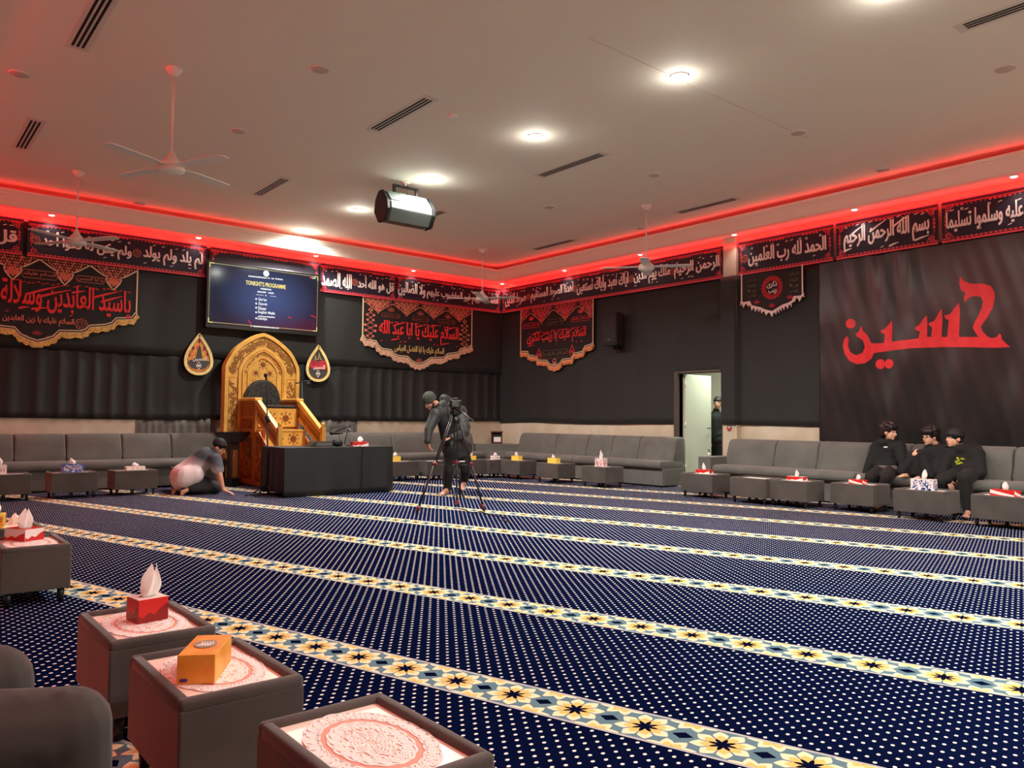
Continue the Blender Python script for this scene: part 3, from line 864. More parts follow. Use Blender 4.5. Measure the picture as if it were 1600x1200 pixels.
lotus(q, bm, *m9(290, 345), 0.1, e0, e1); lotus(q, bm, *m9(1030, 235), 0.1, e0, e1)
for x, y in ((405, 860), (900, 810)):
    u, v = m9(x, y); q.stroke(bm, [(u - 0.07, v), (u, v + 0.14), (u + 0.07, v), (u, v - 0.14)], 0.02, e0, e1, True); q.disc(bm, u, v, 0.03, e0, e1, 6)
shell('lettering', bm, red_ink, rt)
bm = nb(); t0, t1 = m9(640, 905)[1], m9(640, 785)[1]
cartouche(q, bm, m9(445, 840)[0], m9(850, 840)[0], t0, t1, e0, e1, 'السلام عليك يا')
cartouche(q, bm, m9(530, 370)[0], m9(770, 370)[0], m9(650, 405)[1], m9(650, 320)[1], e0, e1, 'يا حسين')
shell('small_lettering', bm, olive_ink, rt)
bm = nb(); u, v = m9(638, 960); q.stroke(bm, [(u + 0.05 * math.cos(t), v + 0.06 * math.sin(t)) for t in [k * math.pi / 7 for k in range(14)]], 0.016, e0, e1, True); q.disc(bm, u, v - 0.03, 0.03, e0, e1, 8)
shell('motif', bm, orange_ink, rt)

# small pennant right of the pilaster
K2 = 11.43
bd = fit(uvB, [(1140 + x / K2, 410 + y / K2) for x, y in [(215, 690), (260, 720), (370, 700), (400, 770), (480, 795), (560, 810), (640, 850), (770, 880), (840, 840), (900, 800), (970, 760), (1060, 730), (1130, 690), (1160, 610), (1290, 600), (1325, 540)]])
rt, q, e0, e1 = pennant(PB, bd, ZB + 0.02, 'small black pennant with a red round emblem and pale toothed hem right of the pilaster', pale_lace, 0.085, d=0.10, teeth=True)
m11 = lambda x, y: uvB(1140 + x / K2, 410 + y / K2, 0.10)
u, v = m11(760, 450)
bm = nb()
for k in range(20):
    a = k * math.pi / 10
    q.disc(bm, u + 0.165 * math.cos(a), v + 0.165 * math.sin(a), 0.026, e0, e1, 7)
    q.disc(bm, u + 0.12 * math.cos(a + 0.15), v + 0.12 * math.sin(a + 0.15), 0.016, e0, e1, 6)
q.stroke(bm, [(u + 0.14 * math.cos(t), v + 0.14 * math.sin(t)) for t in [k * math.pi / 14 for k in range(28)]], 0.02, e0, e1, True)
for x, y in ((490, 740), (1080, 650), (760, 800)): lotus(q, bm, *m11(x, y), 0.07, e0, e1)
shell('emblem', bm, mat('deep_red_thread', rgb(176, 20, 34), 0.7), rt)
bm = nb(); q.text(bm, ar('ذكرى'), u - 0.085, u + 0.085, v - 0.01, v + 0.10, e0, e1 + 0.002, 0.008); q.text(bm, ar('زينب'), u - 0.06, u + 0.08, v - 0.10, v - 0.02, e0, e1 + 0.002, 0.008)
shell('lettering', bm, white_ink, rt)
bm = nb()
for x0, x1, yt, yb in ((320, 480, 290, 640), (1060, 1245, 160, 560)):
    a, b = m11(x0, (yt + yb) / 2)[0], m11(x1, (yt + yb) / 2)[0]; zt_, zb_ = m11((x0 + x1) / 2, yt)[1], m11((x0 + x1) / 2, yb)[1]
    for k in range(4):
        h = (zt_ - zb_) / 4
        q.text(bm, ar(('السلام', 'عليك', 'يا', 'زينب')[k]), a + 0.01, b - 0.01, zt_ - (k + 0.85) * h, zt_ - (k + 0.15) * h, e0, e1, 0.004)
shell('small_lettering', bm, olive_ink, rt)

# ================================================================ large flag with red lettering
def ffold(u, v):
    top_ = max(0.0, min(1.0, (v - 1.9) / 1.6))
    lowp = max(0.0, min(1.0, (2.6 - v) / 1.5))
    gather = 0.022 * top_ * math.sin(u * 15 + 1.5 * math.sin(v * 1.3 + u)) * math.exp(-((u + 5.05) / 0.55) ** 2) + 0.006 * top_ * math.sin(u * 6 + v)
    hang = 0.032 * lowp * math.sin(u * 7.5 + 1.4 * math.sin(v * 1.6) + 0.7 * math.sin(u * 2.7)) + 0.010 * lowp * math.sin(u * 17 - v * 2.3)
    return 0.036 + gather + hang + 0.006 * math.sin(u * 4.3 - v * 2.2 + 1) + 0.002 * math.sin(v * 7 + u * 4) + 0.0012 * math.sin(u * 31 + v * 9)
FU0, FU1 = -6.0, -2.6
FD = 0.012
fl = cloth('wall_flag', PB, FU0, FU1, ZB + 0.03, lambda u: 0.80 + 0.01 * math.sin(u * 3), lambda u, v: FD + ffold(u, v), 260, 90, satin, 'large wrinkled black satin flag with bold red lettering behind the seated boys', 'flag')
Z = lambda x, y: uvB(1200 + x / 4, 300 + y / 4, 0.09)
main = [(1195, 525), (1220, 555), (1260, 572), (1330, 570), (1385, 585), (1408, 620), (1412, 660), (1400, 720), (1360, 790), (1325, 840), (1335, 870), (1370, 905), (1395, 912), (1425, 905), (1438, 885), (1450, 890), (1455, 920), (1480, 945), (1508, 968), (1420, 972), (1300, 970), (1100, 968), (900, 975), (770, 990), (690, 1000), (655, 1006), (640, 1040), (600, 1068), (550, 1076), (505, 1055), (475, 1010), (464, 960), (472, 920), (490, 900), (500, 915), (495, 960), (510, 1000), (545, 1020), (585, 1005), (600, 970), (590, 930), (560, 905), (550, 905), (545, 885), (565, 870), (570, 845), (580, 838), (590, 870), (615, 890), (640, 945), (700, 945), (718, 940), (722, 885), (705, 880), (695, 868), (725, 850), (745, 830), (768, 800), (772, 850), (768, 935), (850, 925), (935, 915), (945, 870), (925, 865), (912, 850), (945, 825), (970, 790), (990, 770), (992, 820), (990, 905), (1015, 905), (1022, 845), (1005, 835), (1000, 820), (1035, 805), (1060, 765), (1082, 728), (1086, 790), (1080, 905), (1115, 905), (1125, 800), (1105, 790), (1098, 772), (1135, 760), (1165, 720), (1188, 690), (1196, 740), (1190, 905), (1310, 905), (1290, 875), (1275, 845), (1285, 815), (1310, 770), (1330, 720), (1338, 680), (1325, 655), (1290, 648), (1255, 655), (1235, 675), (1230, 692), (1218, 660), (1232, 630), (1200, 610), (1192, 570)]
bm = nb()
def flat_letters(bm, pts):
    f = bm.faces.new([bm.verts.new((a, b, 0)) for a, b in pts])
flat_letters(bm, [Z(*p) for p in main])
for cx_, cy_, r in ((512, 822, 30), (695, 1075, 31), (752, 1073, 30)):
    flat_letters(bm, [Z(cx_ + r * math.cos(t), cy_ + r * math.sin(t)) for t in [k * math.pi / 10 for k in range(20)]])
bmesh.ops.triangulate(bm, faces=bm.faces[:])
u = FU0
while u < FU1:
    bmesh.ops.bisect_plane(bm, geom=bm.verts[:] + bm.edges[:] + bm.faces[:], plane_co=(u, 0, 0), plane_no=(1, 0, 0)); u += (FU1 - FU0) / 100
v = 1.0
while v < 3.5:
    bmesh.ops.bisect_plane(bm, geom=bm.verts[:] + bm.edges[:] + bm.faces[:], plane_co=(0, v, 0), plane_no=(0, 1, 0)); v += 0.06
for vt in bm.verts:
    a, b = vt.co.x, vt.co.y
    vt.co = PB.p(a, b, 0.012 + FD + ffold(a, b) + 0.006)
lt = shell('lettering', bm, mat('red_applique', rgb(226, 30, 38), 0.45, noise=0.08, nscale=14), fl)
md = lt.modifiers.new('thickness', 'SOLIDIFY'); md.thickness = 0.002
# ================================================================ ceiling fixtures
def C2(x, y): return (x * 0.9713, y * 0.9713)
def lamp_parts(rt, r, glow, zc):
    bm = nb(); lathe(bm, [(r * 0.96, -0.001), (r * 1.1, -0.001), (r * 1.1, -0.008), (r * 1.02, -0.012), (r * 0.96, -0.008), (r * 0.96, -0.001)], (0, 0, 0), 28)
    shell('trim_ring', bm, fanwhite, rt)
    bm = nb(); lathe(bm, [(0, -0.022), (r * 0.5, -0.021), (r * 0.85, -0.016), (r * 0.96, -0.006), (r * 0.96, -0.002), (0, -0.002)], (0, 0, 0), 28)
    shell('diffuser', bm, glow, rt)
def omni(name, loc, power, color, rad, parent=None, spot=None):
    l = bpy.data.lights.new(name, 'SPOT' if spot else 'POINT'); l.energy = power; l.color = color; l.shadow_soft_size = rad
    if spot: l.spot_size = R(spot); l.spot_blend = 0.6
    o = bpy.data.objects.new(name, l); COL.objects.link(o); o.location = loc
    if parent: o.parent = parent
    return o
WARM = (1.0, 0.975, 0.90)
yl = [13.14, 11.185, 9.043, 6.844, 4.713, 2.70, 0.5]
nm = ['farthest lit round downlight in the middle row, near the bulkhead', 'lit round downlight in the middle row, second nearest the pulpit wall', 'lit round downlight just behind the hanging loudspeaker', 'lit round downlight in the middle row, left of the brightest one', 'largest and brightest round downlight in the middle row', 'lit round downlight at the top edge of the picture', 'lit downlight overhead beyond the picture']
for y, s in zip(yl, nm):
    rt = empty('downlight', (6.0, y, CEIL), 0, s, 'ceiling light', 'lit round downlights')
    lamp_parts(rt, 0.085, lampglow, CEIL)
    omni('lamp', (0, 0, -0.05), LAMP_W, WARM, 0.07, rt, spot=166)
    omni('lamp_halo', (0, 0, -0.15), HALO_W, WARM, 0.06, rt)  # added point light, imitates the glare around the lamp on the ceiling
sens = [(1.057, 9.206, 'unlit round downlight at the far left of the ceiling in the red wash'), (3.347, 7.094, 'unlit round downlight right of the largest fan'), (3.34, 9.287, 'unlit round downlight between the fan and the long slot vent'),
        (8.479, 4.889, 'unlit round downlight at the end of the ceiling joint'), (8.443, 2.672, 'unlit round downlight at the upper right below the corner vent'), (8.434, 7.073, 'unlit round downlight right of the middle slot vent'),
        (8.437, 9.277, 'unlit round downlight right of the hanging loudspeaker'), (3.293, 13.588, 'unlit round downlight above the left script band'), (10.614, 4.858, 'unlit round downlight close to the right bulkhead'), (10.601, 9.216, 'faint unlit downlight near the right bulkhead beside a fan')]
for x, y, s in sens:
    x, y = C2(x, y)
    rt = empty('downlight', (x, y, CEIL), 0, s, 'ceiling light', 'unlit round downlights')
    lamp_parts(rt, 0.085, unlit, CEIL)
x, y = C2(5.035, 7.182)
bm = nb(); lathe(bm, [(0, -0.028), (0.03, -0.028), (0.052, -0.02), (0.056, -0.001), (0, -0.001)], (0, 0, 0), 20)
sd = shell('smoke_detector', bm, fanwhite); sd.location = (x, y, CEIL); tag(sd, 'small white smoke detector on the ceiling beside the long vent', 'detector')

sl = [(2.038, 13.50), (4.225, 13.52), (6.381, 13.53), (8.537, 13.53)]
sn = ['leftmost small lit downlight in the pulpit wall soffit', 'small lit downlight in the soffit left of the screen', 'small lit downlight in the soffit above the screen right corner', 'small lit downlight in the soffit above the middle pennant']
sb = [(10.86, 13.49), (10.82, 11.42), (10.80, 9.38), (10.77, 7.35), (10.76, 5.34), (10.755, 3.33)]
sbn = ['small lit downlight in the soffit at the room corner', 'small lit downlight in the right soffit nearest the corner', 'small lit downlight in the right soffit behind the far fan', 'small lit downlight in the right soffit above the pilaster', 'small lit downlight in the right soffit above the calligraphy band', 'rightmost small lit downlight in the soffit']
for (x, y), s in zip(sl + sb, sn + sbn):
    rt = empty('soffit_light', (x, y, ZS), 0, s, 'ceiling light', 'small soffit downlights')
    lamp_parts(rt, 0.042, spotglow, ZS)
    omni('lamp', (0, 0, -0.03), SPOT_W, (1.0, 0.9, 0.8), 0.03, rt, spot=110)

# unseen downlights added behind the viewer, to brighten the ceiling by bounce
for x, y, s in ((3.3, -1.2, 'added unseen downlight behind the viewer at left, for bounce light'), (6.0, -1.6, 'added unseen downlight behind the viewer in the middle row, for bounce light'), (8.7, -1.2, 'added unseen downlight behind the viewer near the right bulkhead, for bounce light')):
    rt = empty('downlight', (x, y, CEIL), 0, s, 'ceiling light', 'lit round downlights')
    lamp_parts(rt, 0.085, lampglow, CEIL)
    omni('lamp', (0, 0, -0.05), LAMP_W, WARM, 0.07, rt, spot=166)

# slot vents
def vent(x, y, length, s):
    rt = empty('slot_vent', (x, y, CEIL), 0, s, 'air vent', 'ceiling slot vents')
    wd = 0.19; bm = nb(); h = length / 2
    box(bm, -wd / 2, wd / 2, -h, h, -0.004, -0.0005)
    shell('frame', bm, ventwhite, rt)
    for k in (-1, 0, 1):
        bm = nb(); box(bm, k * 0.042 - 0.011, k * 0.042 + 0.011, -h + 0.07, h - 0.07, -0.0065, -0.0035); shell('slot', bm, ventblack, rt)
for x, y, ln, s in [(1.39, 7.58, 1.3, 'slot vent at the top left, cut by the picture edge'), (1.40, 11.17, 1.35, 'short looking slot vent in the red wash at far left'), (4.56, 11.27, 1.2, 'slot vent between the large fan and the hanging loudspeaker'),
                    (4.57, 7.57, 1.32, 'largest slot vent, above the hanging loudspeaker'), (7.26, 7.56, 1.34, 'slot vent near the ceiling centre right of the lamp row'), (10.3, 7.55, 1.24, 'red tinted slot vent near the right bulkhead above a fan'),
                    (10.36, 11.26, 1.24, 'red tinted slot vent near the room corner'), (7.27, 1.98, 1.4, 'slot vent at the top right corner of the picture'), (7.3, 11.25, 1.3, 'slot vent half hidden behind the hanging loudspeaker')]:
    x, y = C2(x, y); vent(x, y, ln * 0.96, s)

# fans
def make_fan(loc, rz, s):
    rt = empty('ceiling_fan', loc, rz, s, 'ceiling fan', 'white four blade ceiling fans')
    dz = 0.0
    bm = nb(); lathe(bm, [(0, 0), (0.078, 0), (0.078, -0.012), (0.06, -0.045), (0.03, -0.075), (0.016, -0.08), (0, -0.08)], (0, 0, 0), 24); shell('canopy', bm, fanwhite, rt)
    bm = nb(); tube(bm, [(0, 0, -0.06), (0, 0, -0.88)], 0.0125, 12); shell('rod', bm, fanwhite, rt)
    bm = nb(); lathe(bm, [(0.016, -0.82), (0.03, -0.84), (0.05, -0.885), (0.085, -0.925), (0.115, -0.945), (0.12, -0.96), (0.12, -0.985), (0.05, -0.985)], (0, 0, 0), 28); shell('motor_cover', bm, fanwhite, rt)
    bm = nb(); lathe(bm, [(0.02, -0.982), (0.118, -0.982), (0.128, -0.995), (0.12, -1.015), (0.085, -1.035), (0.03, -1.042), (0, -1.042)], (0, 0, 0), 28); shell('hub', bm, fanwhite, rt)
    for k in range(4):
        bm = nb(); a = k * math.pi / 2
        prof = [(0.09, 0.042), (0.17, 0.05), (0.24, 0.068), (0.60, 0.076), (0.68, 0.068), (0.715, 0.03)]
        tilt = R(-4)
        top, bot = [], []
        for r, h in prof:
            row = []
            for sgn in (-1, 1):
                y_ = sgn * h; z_ = -0.972 + y_ * math.tan(tilt) * min(1, (r - 0.05) / 0.15)
                for t in (0.004, -0.004):
                    row.append(bm.verts.new((r * math.cos(a) - y_ * math.sin(a), r * math.sin(a) + y_ * math.cos(a), z_ + t)))
            top.append(row)
        for p_, q_ in zip(top, top[1:]):
            bm.faces.new((p_[0], q_[0], q_[2], p_[2])); bm.faces.new((p_[1], p_[3], q_[3], q_[1])); bm.faces.new((p_[0], p_[1], q_[1], q_[0])); bm.faces.new((p_[2], q_[2], q_[3], p_[3]))
        for e in (top[0], top[-1]): bm.faces.new((e[0], e[2], e[3], e[1]))
        shell('blade', bm, fanwhite, rt)
    return rt
fan = make_fan((2.165, 7.81, CEIL), R(25), 'nearest and largest white ceiling fan, at upper left')
dup(fan, (2.12, 12.02, CEIL), R(32), 'white ceiling fan in front of the left script band')
dup(fan, (9.306, 12.19, CEIL), R(42), 'smallest white ceiling fan, in front of the room corner')
dup(fan, (9.287, 7.943, CEIL), R(38), 'white ceiling fan in front of the long right script band')

# hanging loudspeaker
spc = at(633, 329, 11.1)
rt = empty('hanging_loudspeaker', (spc.x, spc.y, spc.z), R(-2), 'silver loudspeaker with black hexagonal ends hanging from the ceiling', 'loudspeaker')
hexp = [(0.02, 0.225), (0.17, 0.06), (0.185, -0.05), (0.10, -0.215), (-0.08, -0.215), (-0.20, -0.05), (-0.17, 0.12), (-0.08, 0.225)]   # (toward viewer, up)
def hx(sc): return [Vector((0, -a * sc, b * sc)) for a, b in hexp]
L = 0.37
bm = nb(); prism(bm, [Vector((-L + 0.03, 0, 0)) + p_ for p_ in hx(0.97)], (2 * L - 0.06, 0, 0)); shell('body', bm, greymetal, rt)
for sx in (-1, 1):
    bm = nb(); prism(bm, [Vector((sx * L - 0.02 if sx > 0 else -L - 0.02, 0, 0)) + p_ for p_ in hx(1.03)], (0.05, 0, 0))
    bmesh.ops.bevel(bm, geom=bm.edges[:], offset=0.008, segments=2, affect='EDGES'); shell('end_cap', bm, blackplastic, rt)
bm = nb()
for (a, b), (c, d) in ((hexp[0], hexp[1]), (hexp[1], hexp[2]), (hexp[2], hexp[3])):
    p0, p1 = Vector((0, -a, b)), Vector((0, -c, d)); nn = Vector((0, -(b - d), -(c - a) if False else 0)); ee = (p1 - p0); no = Vector((0, ee.z, -ee.y)).normalized()
    if no.y > 0: no = -no
    prism(bm, [Vector((-L + 0.05, 0, 0)) + p0 + ee * 0.03 + no * 0.002, Vector((L - 0.05, 0, 0)) + p0 + ee * 0.03 + no * 0.002, Vector((L - 0.05, 0, 0)) + p0 + ee * 0.97 + no * 0.002, Vector((-L + 0.05, 0, 0)) + p0 + ee * 0.97 + no * 0.002], no * 0.008)
shell('grille', bm, grille, rt)
bm = nb(); zt_ = CEIL - spc.z
box(bm, -0.20, -0.16, -0.02, 0.02, 0.19, 0.335, 0.004); box(bm, 0.16, 0.20, -0.02, 0.02, 0.19, 0.335, 0.004); box(bm, -0.20, 0.20, -0.022, 0.022, 0.32, 0.35, 0.004)
shell('yoke', bm, blackmatte, rt)
bm = nb(); tube(bm, [(0, 0, 0.34), (0, 0, zt_)], 0.014, 10); lathe(bm, [(0, zt_), (0.07, zt_), (0.07, zt_ - 0.012), (0.02, zt_ - 0.02), (0, zt_ - 0.02)], (0, 0, 0), 20); shell('ceiling_mount', bm, fanwhite, rt)
bm = nb()
tube(bm, [(0.0, 0.02, zt_ - 0.02), (-0.02, 0.0, 0.37), (-0.12, -0.03, 0.33), (-0.15, -0.05, 0.26), (-0.13, -0.05, 0.21)], 0.004, 6); tube(bm, [(0.01, 0.02, zt_ - 0.02), (0.02, -0.02, 0.35), (0.0, -0.05, 0.28), (0.01, -0.05, 0.21)], 0.004, 6)
shell('cable', bm, blackplastic, rt)

# black speaker on the right wall
c = on_x(960, 515, X0 - 0.2)
rt = empty('wall_speaker', (X0 - 0.05, c.y, c.z), 0, 'black box speaker bracketed to the right wall beside a pennant', 'loudspeaker')
bm = nb(); prism(bm, [Vector((-0.29, -0.19, -0.31)), Vector((-0.29, 0.19, -0.31)), Vector((-0.04, 0.12, -0.31)), Vector((-0.04, -0.12, -0.31))], (0, 0, 0.62)); bmesh.ops.bevel(bm, geom=bm.edges[:], offset=0.012, segments=2, affect='EDGES'); shell('cabinet', bm, blackmatte, rt)
bm = nb(); box(bm, -0.298, -0.288, -0.165, 0.165, -0.26, 0.28, 0.004); shell('grille', bm, mat('black_mesh', rgb(24, 23, 23), 0.5, bump=0.4, bscale=500), rt)
bm = nb(); box(bm, -0.302, -0.296, -0.02, 0.02, -0.215, -0.185, 0.003); shell('badge', bm, greymetal, rt)
bm = nb(); box(bm, -0.2, 0.05, -0.03, 0.03, -0.37, -0.33, 0.006); box(bm, 0.02, 0.05, -0.08, 0.08, -0.42, -0.25, 0.006); tube(bm, [(-0.16, 0, -0.33), (-0.16, 0, -0.30)], 0.03, 12); shell('bracket', bm, blackplastic, rt)

# ================================================================ wall screen
YT = 13.47
tl, tr, br, bl = on_y(323, 405, YT), on_y(499, 429, YT), on_y(499, 525, YT), on_y(322, 512, YT)
u0, u1, v0, v1 = (tl.x + bl.x) / 2, (tr.x + br.x) / 2, (bl.z + br.z) / 2, (tl.z + tr.z) / 2
PS = Plane((0, YT, 0), (1, 0, 0), (0, 0, 1), (0, -1, 0))
rt = empty('wall_screen', (u0, YT, v0), 0, 'large flat screen showing the evening programme above the pulpit', 'television')
q = Plane(PS.o - rt.location, PS.u, PS.v, PS.n)
bm = nb(); box(bm, 0, u1 - u0, 0.0, 0.10, 0, v1 - v0, 0.012); box(bm, 0.4, u1 - u0 - 0.4, 0.08, Y0 - YT - 0.05, 0.3, v1 - v0 - 0.3); shell('casing', bm, blackplastic, rt)
def screen_mat():
    m = bpy.data.materials.new('screen_picture'); m.use_nodes = True; nt = m.node_tree; b = nt.nodes['Principled BSDF']
    b.inputs['Base Color'].default_value = rgb(6, 6, 9); b.inputs['Roughness'].default_value = 0.12
    s = nt.nodes.new('ShaderNodeSeparateXYZ'); nt.links.new(nt.nodes.new('ShaderNodeTexCoord').outputs['Object'], s.inputs[0])
    x, z = G(nt, s.outputs[0]), G(nt, s.outputs[2])
    W, Hh = u1 - u0, v1 - v0
    a = (x - W * 0.53) * (1 / (W * 0.45)); c_ = (z - Hh * 0.5) * (1 / (Hh * 0.55))
    r = (a * a + c_ * c_).sqrt()._op('MINIMUM', 1.0)
    g = 1.0 - r
    col = mixc(nt, g, rgb(30, 36, 58), rgb(78, 96, 150))
    rd = ((1.0 - (z * (1 / (Hh * 0.32)))._op('MINIMUM', 1.0)) * (x * (1 / W))._op('MINIMUM', 1.0)) * 0.55
    col = mixc(nt, rd, col, rgb(120, 24, 60))
    nt.links.new(col, b.inputs['Emission Color']); b.inputs['Emission Strength'].default_value = 0.85
    return m
bm = nb(); q.poly(bm, [(u0 + 0.03, v0 + 0.075), (u1 - 0.03, v0 + 0.075), (u1 - 0.03, v1 - 0.03), (u0 + 0.03, v1 - 0.03)], 0.0, 0.004); shell('display', bm, screen_mat(), rt)
emw = mat('screen_white', rgb(20, 20, 20), 0.3, emit=(1, 1, 1, 1), estr=0.95); emg = mat('screen_gold', rgb(20, 18, 8), 0.3, emit=rgb(244, 224, 130), estr=1.0); emr = mat('screen_red', rgb(20, 5, 8), 0.3, emit=rgb(220, 40, 70), estr=0.8)
T = lambda x, y: on_y(310 + x / 8, 390 + y / 8, YT - 0.005)
def tb(bm, s, x0, x1, yt, yb, bold=0.01, shift=0.0):
    a, b = T(x0, (yt + yb) / 2).x, T(x1, (yt + yb) / 2).x; xm = (x0 + x1) / 2
    q.text(bm, s, a, b, T(xm, yb).z, T(xm, yt).z, 0.004, 0.006, bold)
bm = nb(); c = T(848, 300); q.disc(bm, c.x, c.z, 0.055, 0.004, 0.006, 20)
def bars(bm, words, seed):
    """lines too small to read: rows of tiny word-like blocks"""
    rr = random.Random(seed)
    for x0, yt0, x1, yt1, hh in words:
        n = max(2, int((x1 - x0) / 13))
        for k in range(n):
            xa = x0 + (x1 - x0) * k / n; yy = yt0 + (yt1 - yt0) * k / n; a, b = T(xa, yy), T(xa + (x1 - x0) / n * 0.72, yy); h_ = T(xa, yy).z - T(xa, yy + hh).z
            q.poly(bm, [(a.x, a.z - h_ * rr.uniform(0.85, 1.0)), (b.x, a.z - h_ * rr.uniform(0.85, 1.0)), (b.x, a.z - h_ * rr.uniform(0, 0.25)), (a.x, a.z - h_ * rr.uniform(0, 0.25))], 0.004, 0.006)
bars(bm, [(627, 320, 860, 345, 20), (870, 346, 895, 349, 20), (912, 350, 950, 354, 20), (962, 354, 1060, 366, 20), (778, 476, 915, 492, 22), (738, 514, 850, 524, 22), (874, 528, 945, 536, 22), (748, 822, 958, 838, 20), (655, 945, 672, 947, 20), (685, 947, 1010, 972, 20)], 3)
for s, x0, x1, y in (("Qur'an", 748, 852, 625), ('Ziyarah', 748, 858, 682), ('Dinner', 746, 850, 734), ('English Majlis', 746, 958, 792), ('Latmiya', 742, 858, 866)):
    tb(bm, s, x0, x1, y - 19, y + 21, 0.02)
    c = T(722, y - 8); q.disc(bm, c.x, c.z, 0.017, 0.004, 0.006, 10)
c = T(720, 562); c2 = T(815, 572); q.stroke(bm, [(c.x, c.z), (c2.x, c2.z)], 0.006, 0.004, 0.006); c = T(895, 580); c2 = T(970, 588); q.stroke(bm, [(c.x, c.z), (c2.x, c2.z)], 0.006, 0.004, 0.006); c = T(842, 574); q.disc(bm, c.x, c.z, 0.012, 0.004, 0.006, 8)
tb(bm, 'LIVE', 1420, 1465, 345, 366, 0.02)
shell('white_lettering', bm, emw, rt)
bm = nb(); tb(bm, "TONIGHT'S PROGRAMME", 592, 1092, 412, 466, 0.03)
W0, W1, H0, H1 = u0 + 0.045, u1 - 0.045, v0 + 0.095, v1 - 0.05
q.stroke(bm, [(W0, H0), (W1, H0), (W1, H1), (W0, H1)], 0.006, 0.004, 0.006, True)
for a, b, sx, sy in ((W0, H0, 1, 1), (W1, H0, -1, 1), (W1, H1, -1, -1), (W0, H1, 1, -1)): q.stroke(bm, [(a + sx * 0.07, b), (a, b), (a, b + sy * 0.07)], 0.018, 0.004, 0.0065)
shell('gold_lettering', bm, emg, rt)
bm = nb()
for x0, y0, x1, y1 in ((622, 880, 662, 935), (1120, 838, 1165, 860), (1405, 820, 1475, 850)):
    a, b = T(x0, y0), T(x1, y1); q.stroke(bm, [(a.x, a.z), (b.x, b.z)], 0.018, 0.004, 0.006)
a = T(1405, 350); q.disc(bm, a.x, a.z, 0.02, 0.004, 0.006, 10)
shell('red_marks', bm, emr, rt)

# ================================================================ drop-shaped plaques
def drop(cx, cz, w, hgt, n=40):
    out = []
    for k in range(n):
        t = 2 * math.pi * k / n
        x = math.sin(t) * math.sin(t / 2) ** 1.15
        y = math.cos(t)
        out.append((cx + x * w / 2 * 1.18, cz + y * hgt / 2))
    return out
flame1, flame2 = mat('flame_print', rgb(222, 104, 56), 0.6, noise=0.5, nscale=16, col2=rgb(238, 180, 70)), mat('dark_red_print', rgb(130, 30, 44), 0.6, noise=0.3, nscale=16)
greyprint = mat('slate_print', rgb(64, 64, 62), 0.6)
paleyel = mat('pale_gold_rim', rgb(238, 216, 138), 0.5, noise=0.15, nscale=30)
def plaque(l, r, t, b, label, kind):
    cx, cz, W, Hh = (l + r) / 2, (t + b) / 2, r - l, t - b
    d = Y0 - 13.58
    rt = empty('drop_plaque', (cx, Y0 - d, cz), 0, label, 'wall plaque', 'drop shaped plaques')
    q = Plane(PA.o - rt.location, PA.u, PA.v, PA.n)
    bm = nb(); q.poly(bm, drop(cx, cz, W, Hh), d - 0.02, d); shell('backing', bm, paleyel, rt)
    bm = nb(); q.stroke(bm, drop(cx, cz - 0.005, W * 0.93, Hh * 0.93), 0.05, d, d + 0.02, True); shell('rim', bm, paleyel, rt)
    bm = nb(); q.stroke(bm, drop(cx, cz - 0.015, W * 0.80, Hh * 0.82), 0.012, d, d + 0.016, True); shell('dark_line', bm, brownwood, rt)
    bm = nb(); q.poly(bm, drop(cx, cz - 0.015, W * 0.78, Hh * 0.80), d, d + 0.008); shell('print', bm, flame1 if kind else greyprint, rt)
    bm = nb()
    if kind:
        q.poly(bm, [(cx - 0.19, cz - 0.14), (cx - 0.12, cz - 0.24), (cx, cz - 0.27), (cx + 0.12, cz - 0.24), (cx + 0.19, cz - 0.13), (cx + 0.06, cz - 0.07), (cx + 0.03, cz + 0.1), (cx + 0.01, cz + 0.16), (cx - 0.02, cz + 0.1), (cx - 0.05, cz - 0.06)], d + 0.008, d + 0.012)
        shell('dark_figure', bm, greyprint, rt)
        bm = nb()
        for a, b, r_ in ((-0.1, 0.1, 0.05), (0.09, 0.1, 0.05), (0.0, 0.22, 0.045), (-0.16, -0.02, 0.04), (0.14, 0.0, 0.035)): q.poly(bm, [(cx + a - r_ * .6, cz + b), (cx + a, cz + b - r_), (cx + a + r_ * .6, cz + b), (cx + a, cz + b + r_)], d + 0.008, d + 0.011)
        shell('red_petal', bm, flame2, rt)
    else:
        q.poly(bm, [(cx - 0.2, cz - 0.02), (cx - 0.12, cz + 0.05), (cx, cz + 0.03), (cx + 0.1, cz + 0.06), (cx + 0.19, cz + 0.0), (cx + 0.21, cz - 0.1), (cx + 0.1, cz - 0.13), (cx - 0.08, cz - 0.11), (cx - 0.2, cz - 0.1)], d + 0.008, d + 0.011); shell('red_cloud', bm, mat('red_cloud_print', rgb(184, 44, 58), 0.6, noise=0.4, nscale=12), rt)
        bm = nb(); q.stroke(bm, [(cx - 0.07, cz + 0.05), (cx - 0.06, cz + 0.16), (cx - 0.04, cz + 0.06), (cx, cz + 0.07), (cx + 0.02, cz + 0.2), (cx + 0.04, cz + 0.08), (cx + 0.07, cz + 0.07)], 0.012, d + 0.011, d + 0.014); shell('gold_mark', bm, paleyel, rt)
    bm = nb(); q.text(bm, ar('الحسين'), cx - 0.10, cx + 0.13, cz - 0.13, cz - 0.04, d + 0.012, d + 0.016, 0.02); q.stroke(bm, [(cx - 0.04, cz - 0.20), (cx, cz - 0.13), (cx + 0.04, cz - 0.20), (cx, cz - 0.27)], 0.012, d + 0.012, d + 0.016, True); q.disc(bm, cx, cz - 0.2, 0.02, d + 0.012, d + 0.016, 8)
    shell('lettering', bm, white_ink, rt)
plaque(4.035, 4.566, 2.545, 1.828, 'drop shaped plaque with flames, left of the pulpit', True)
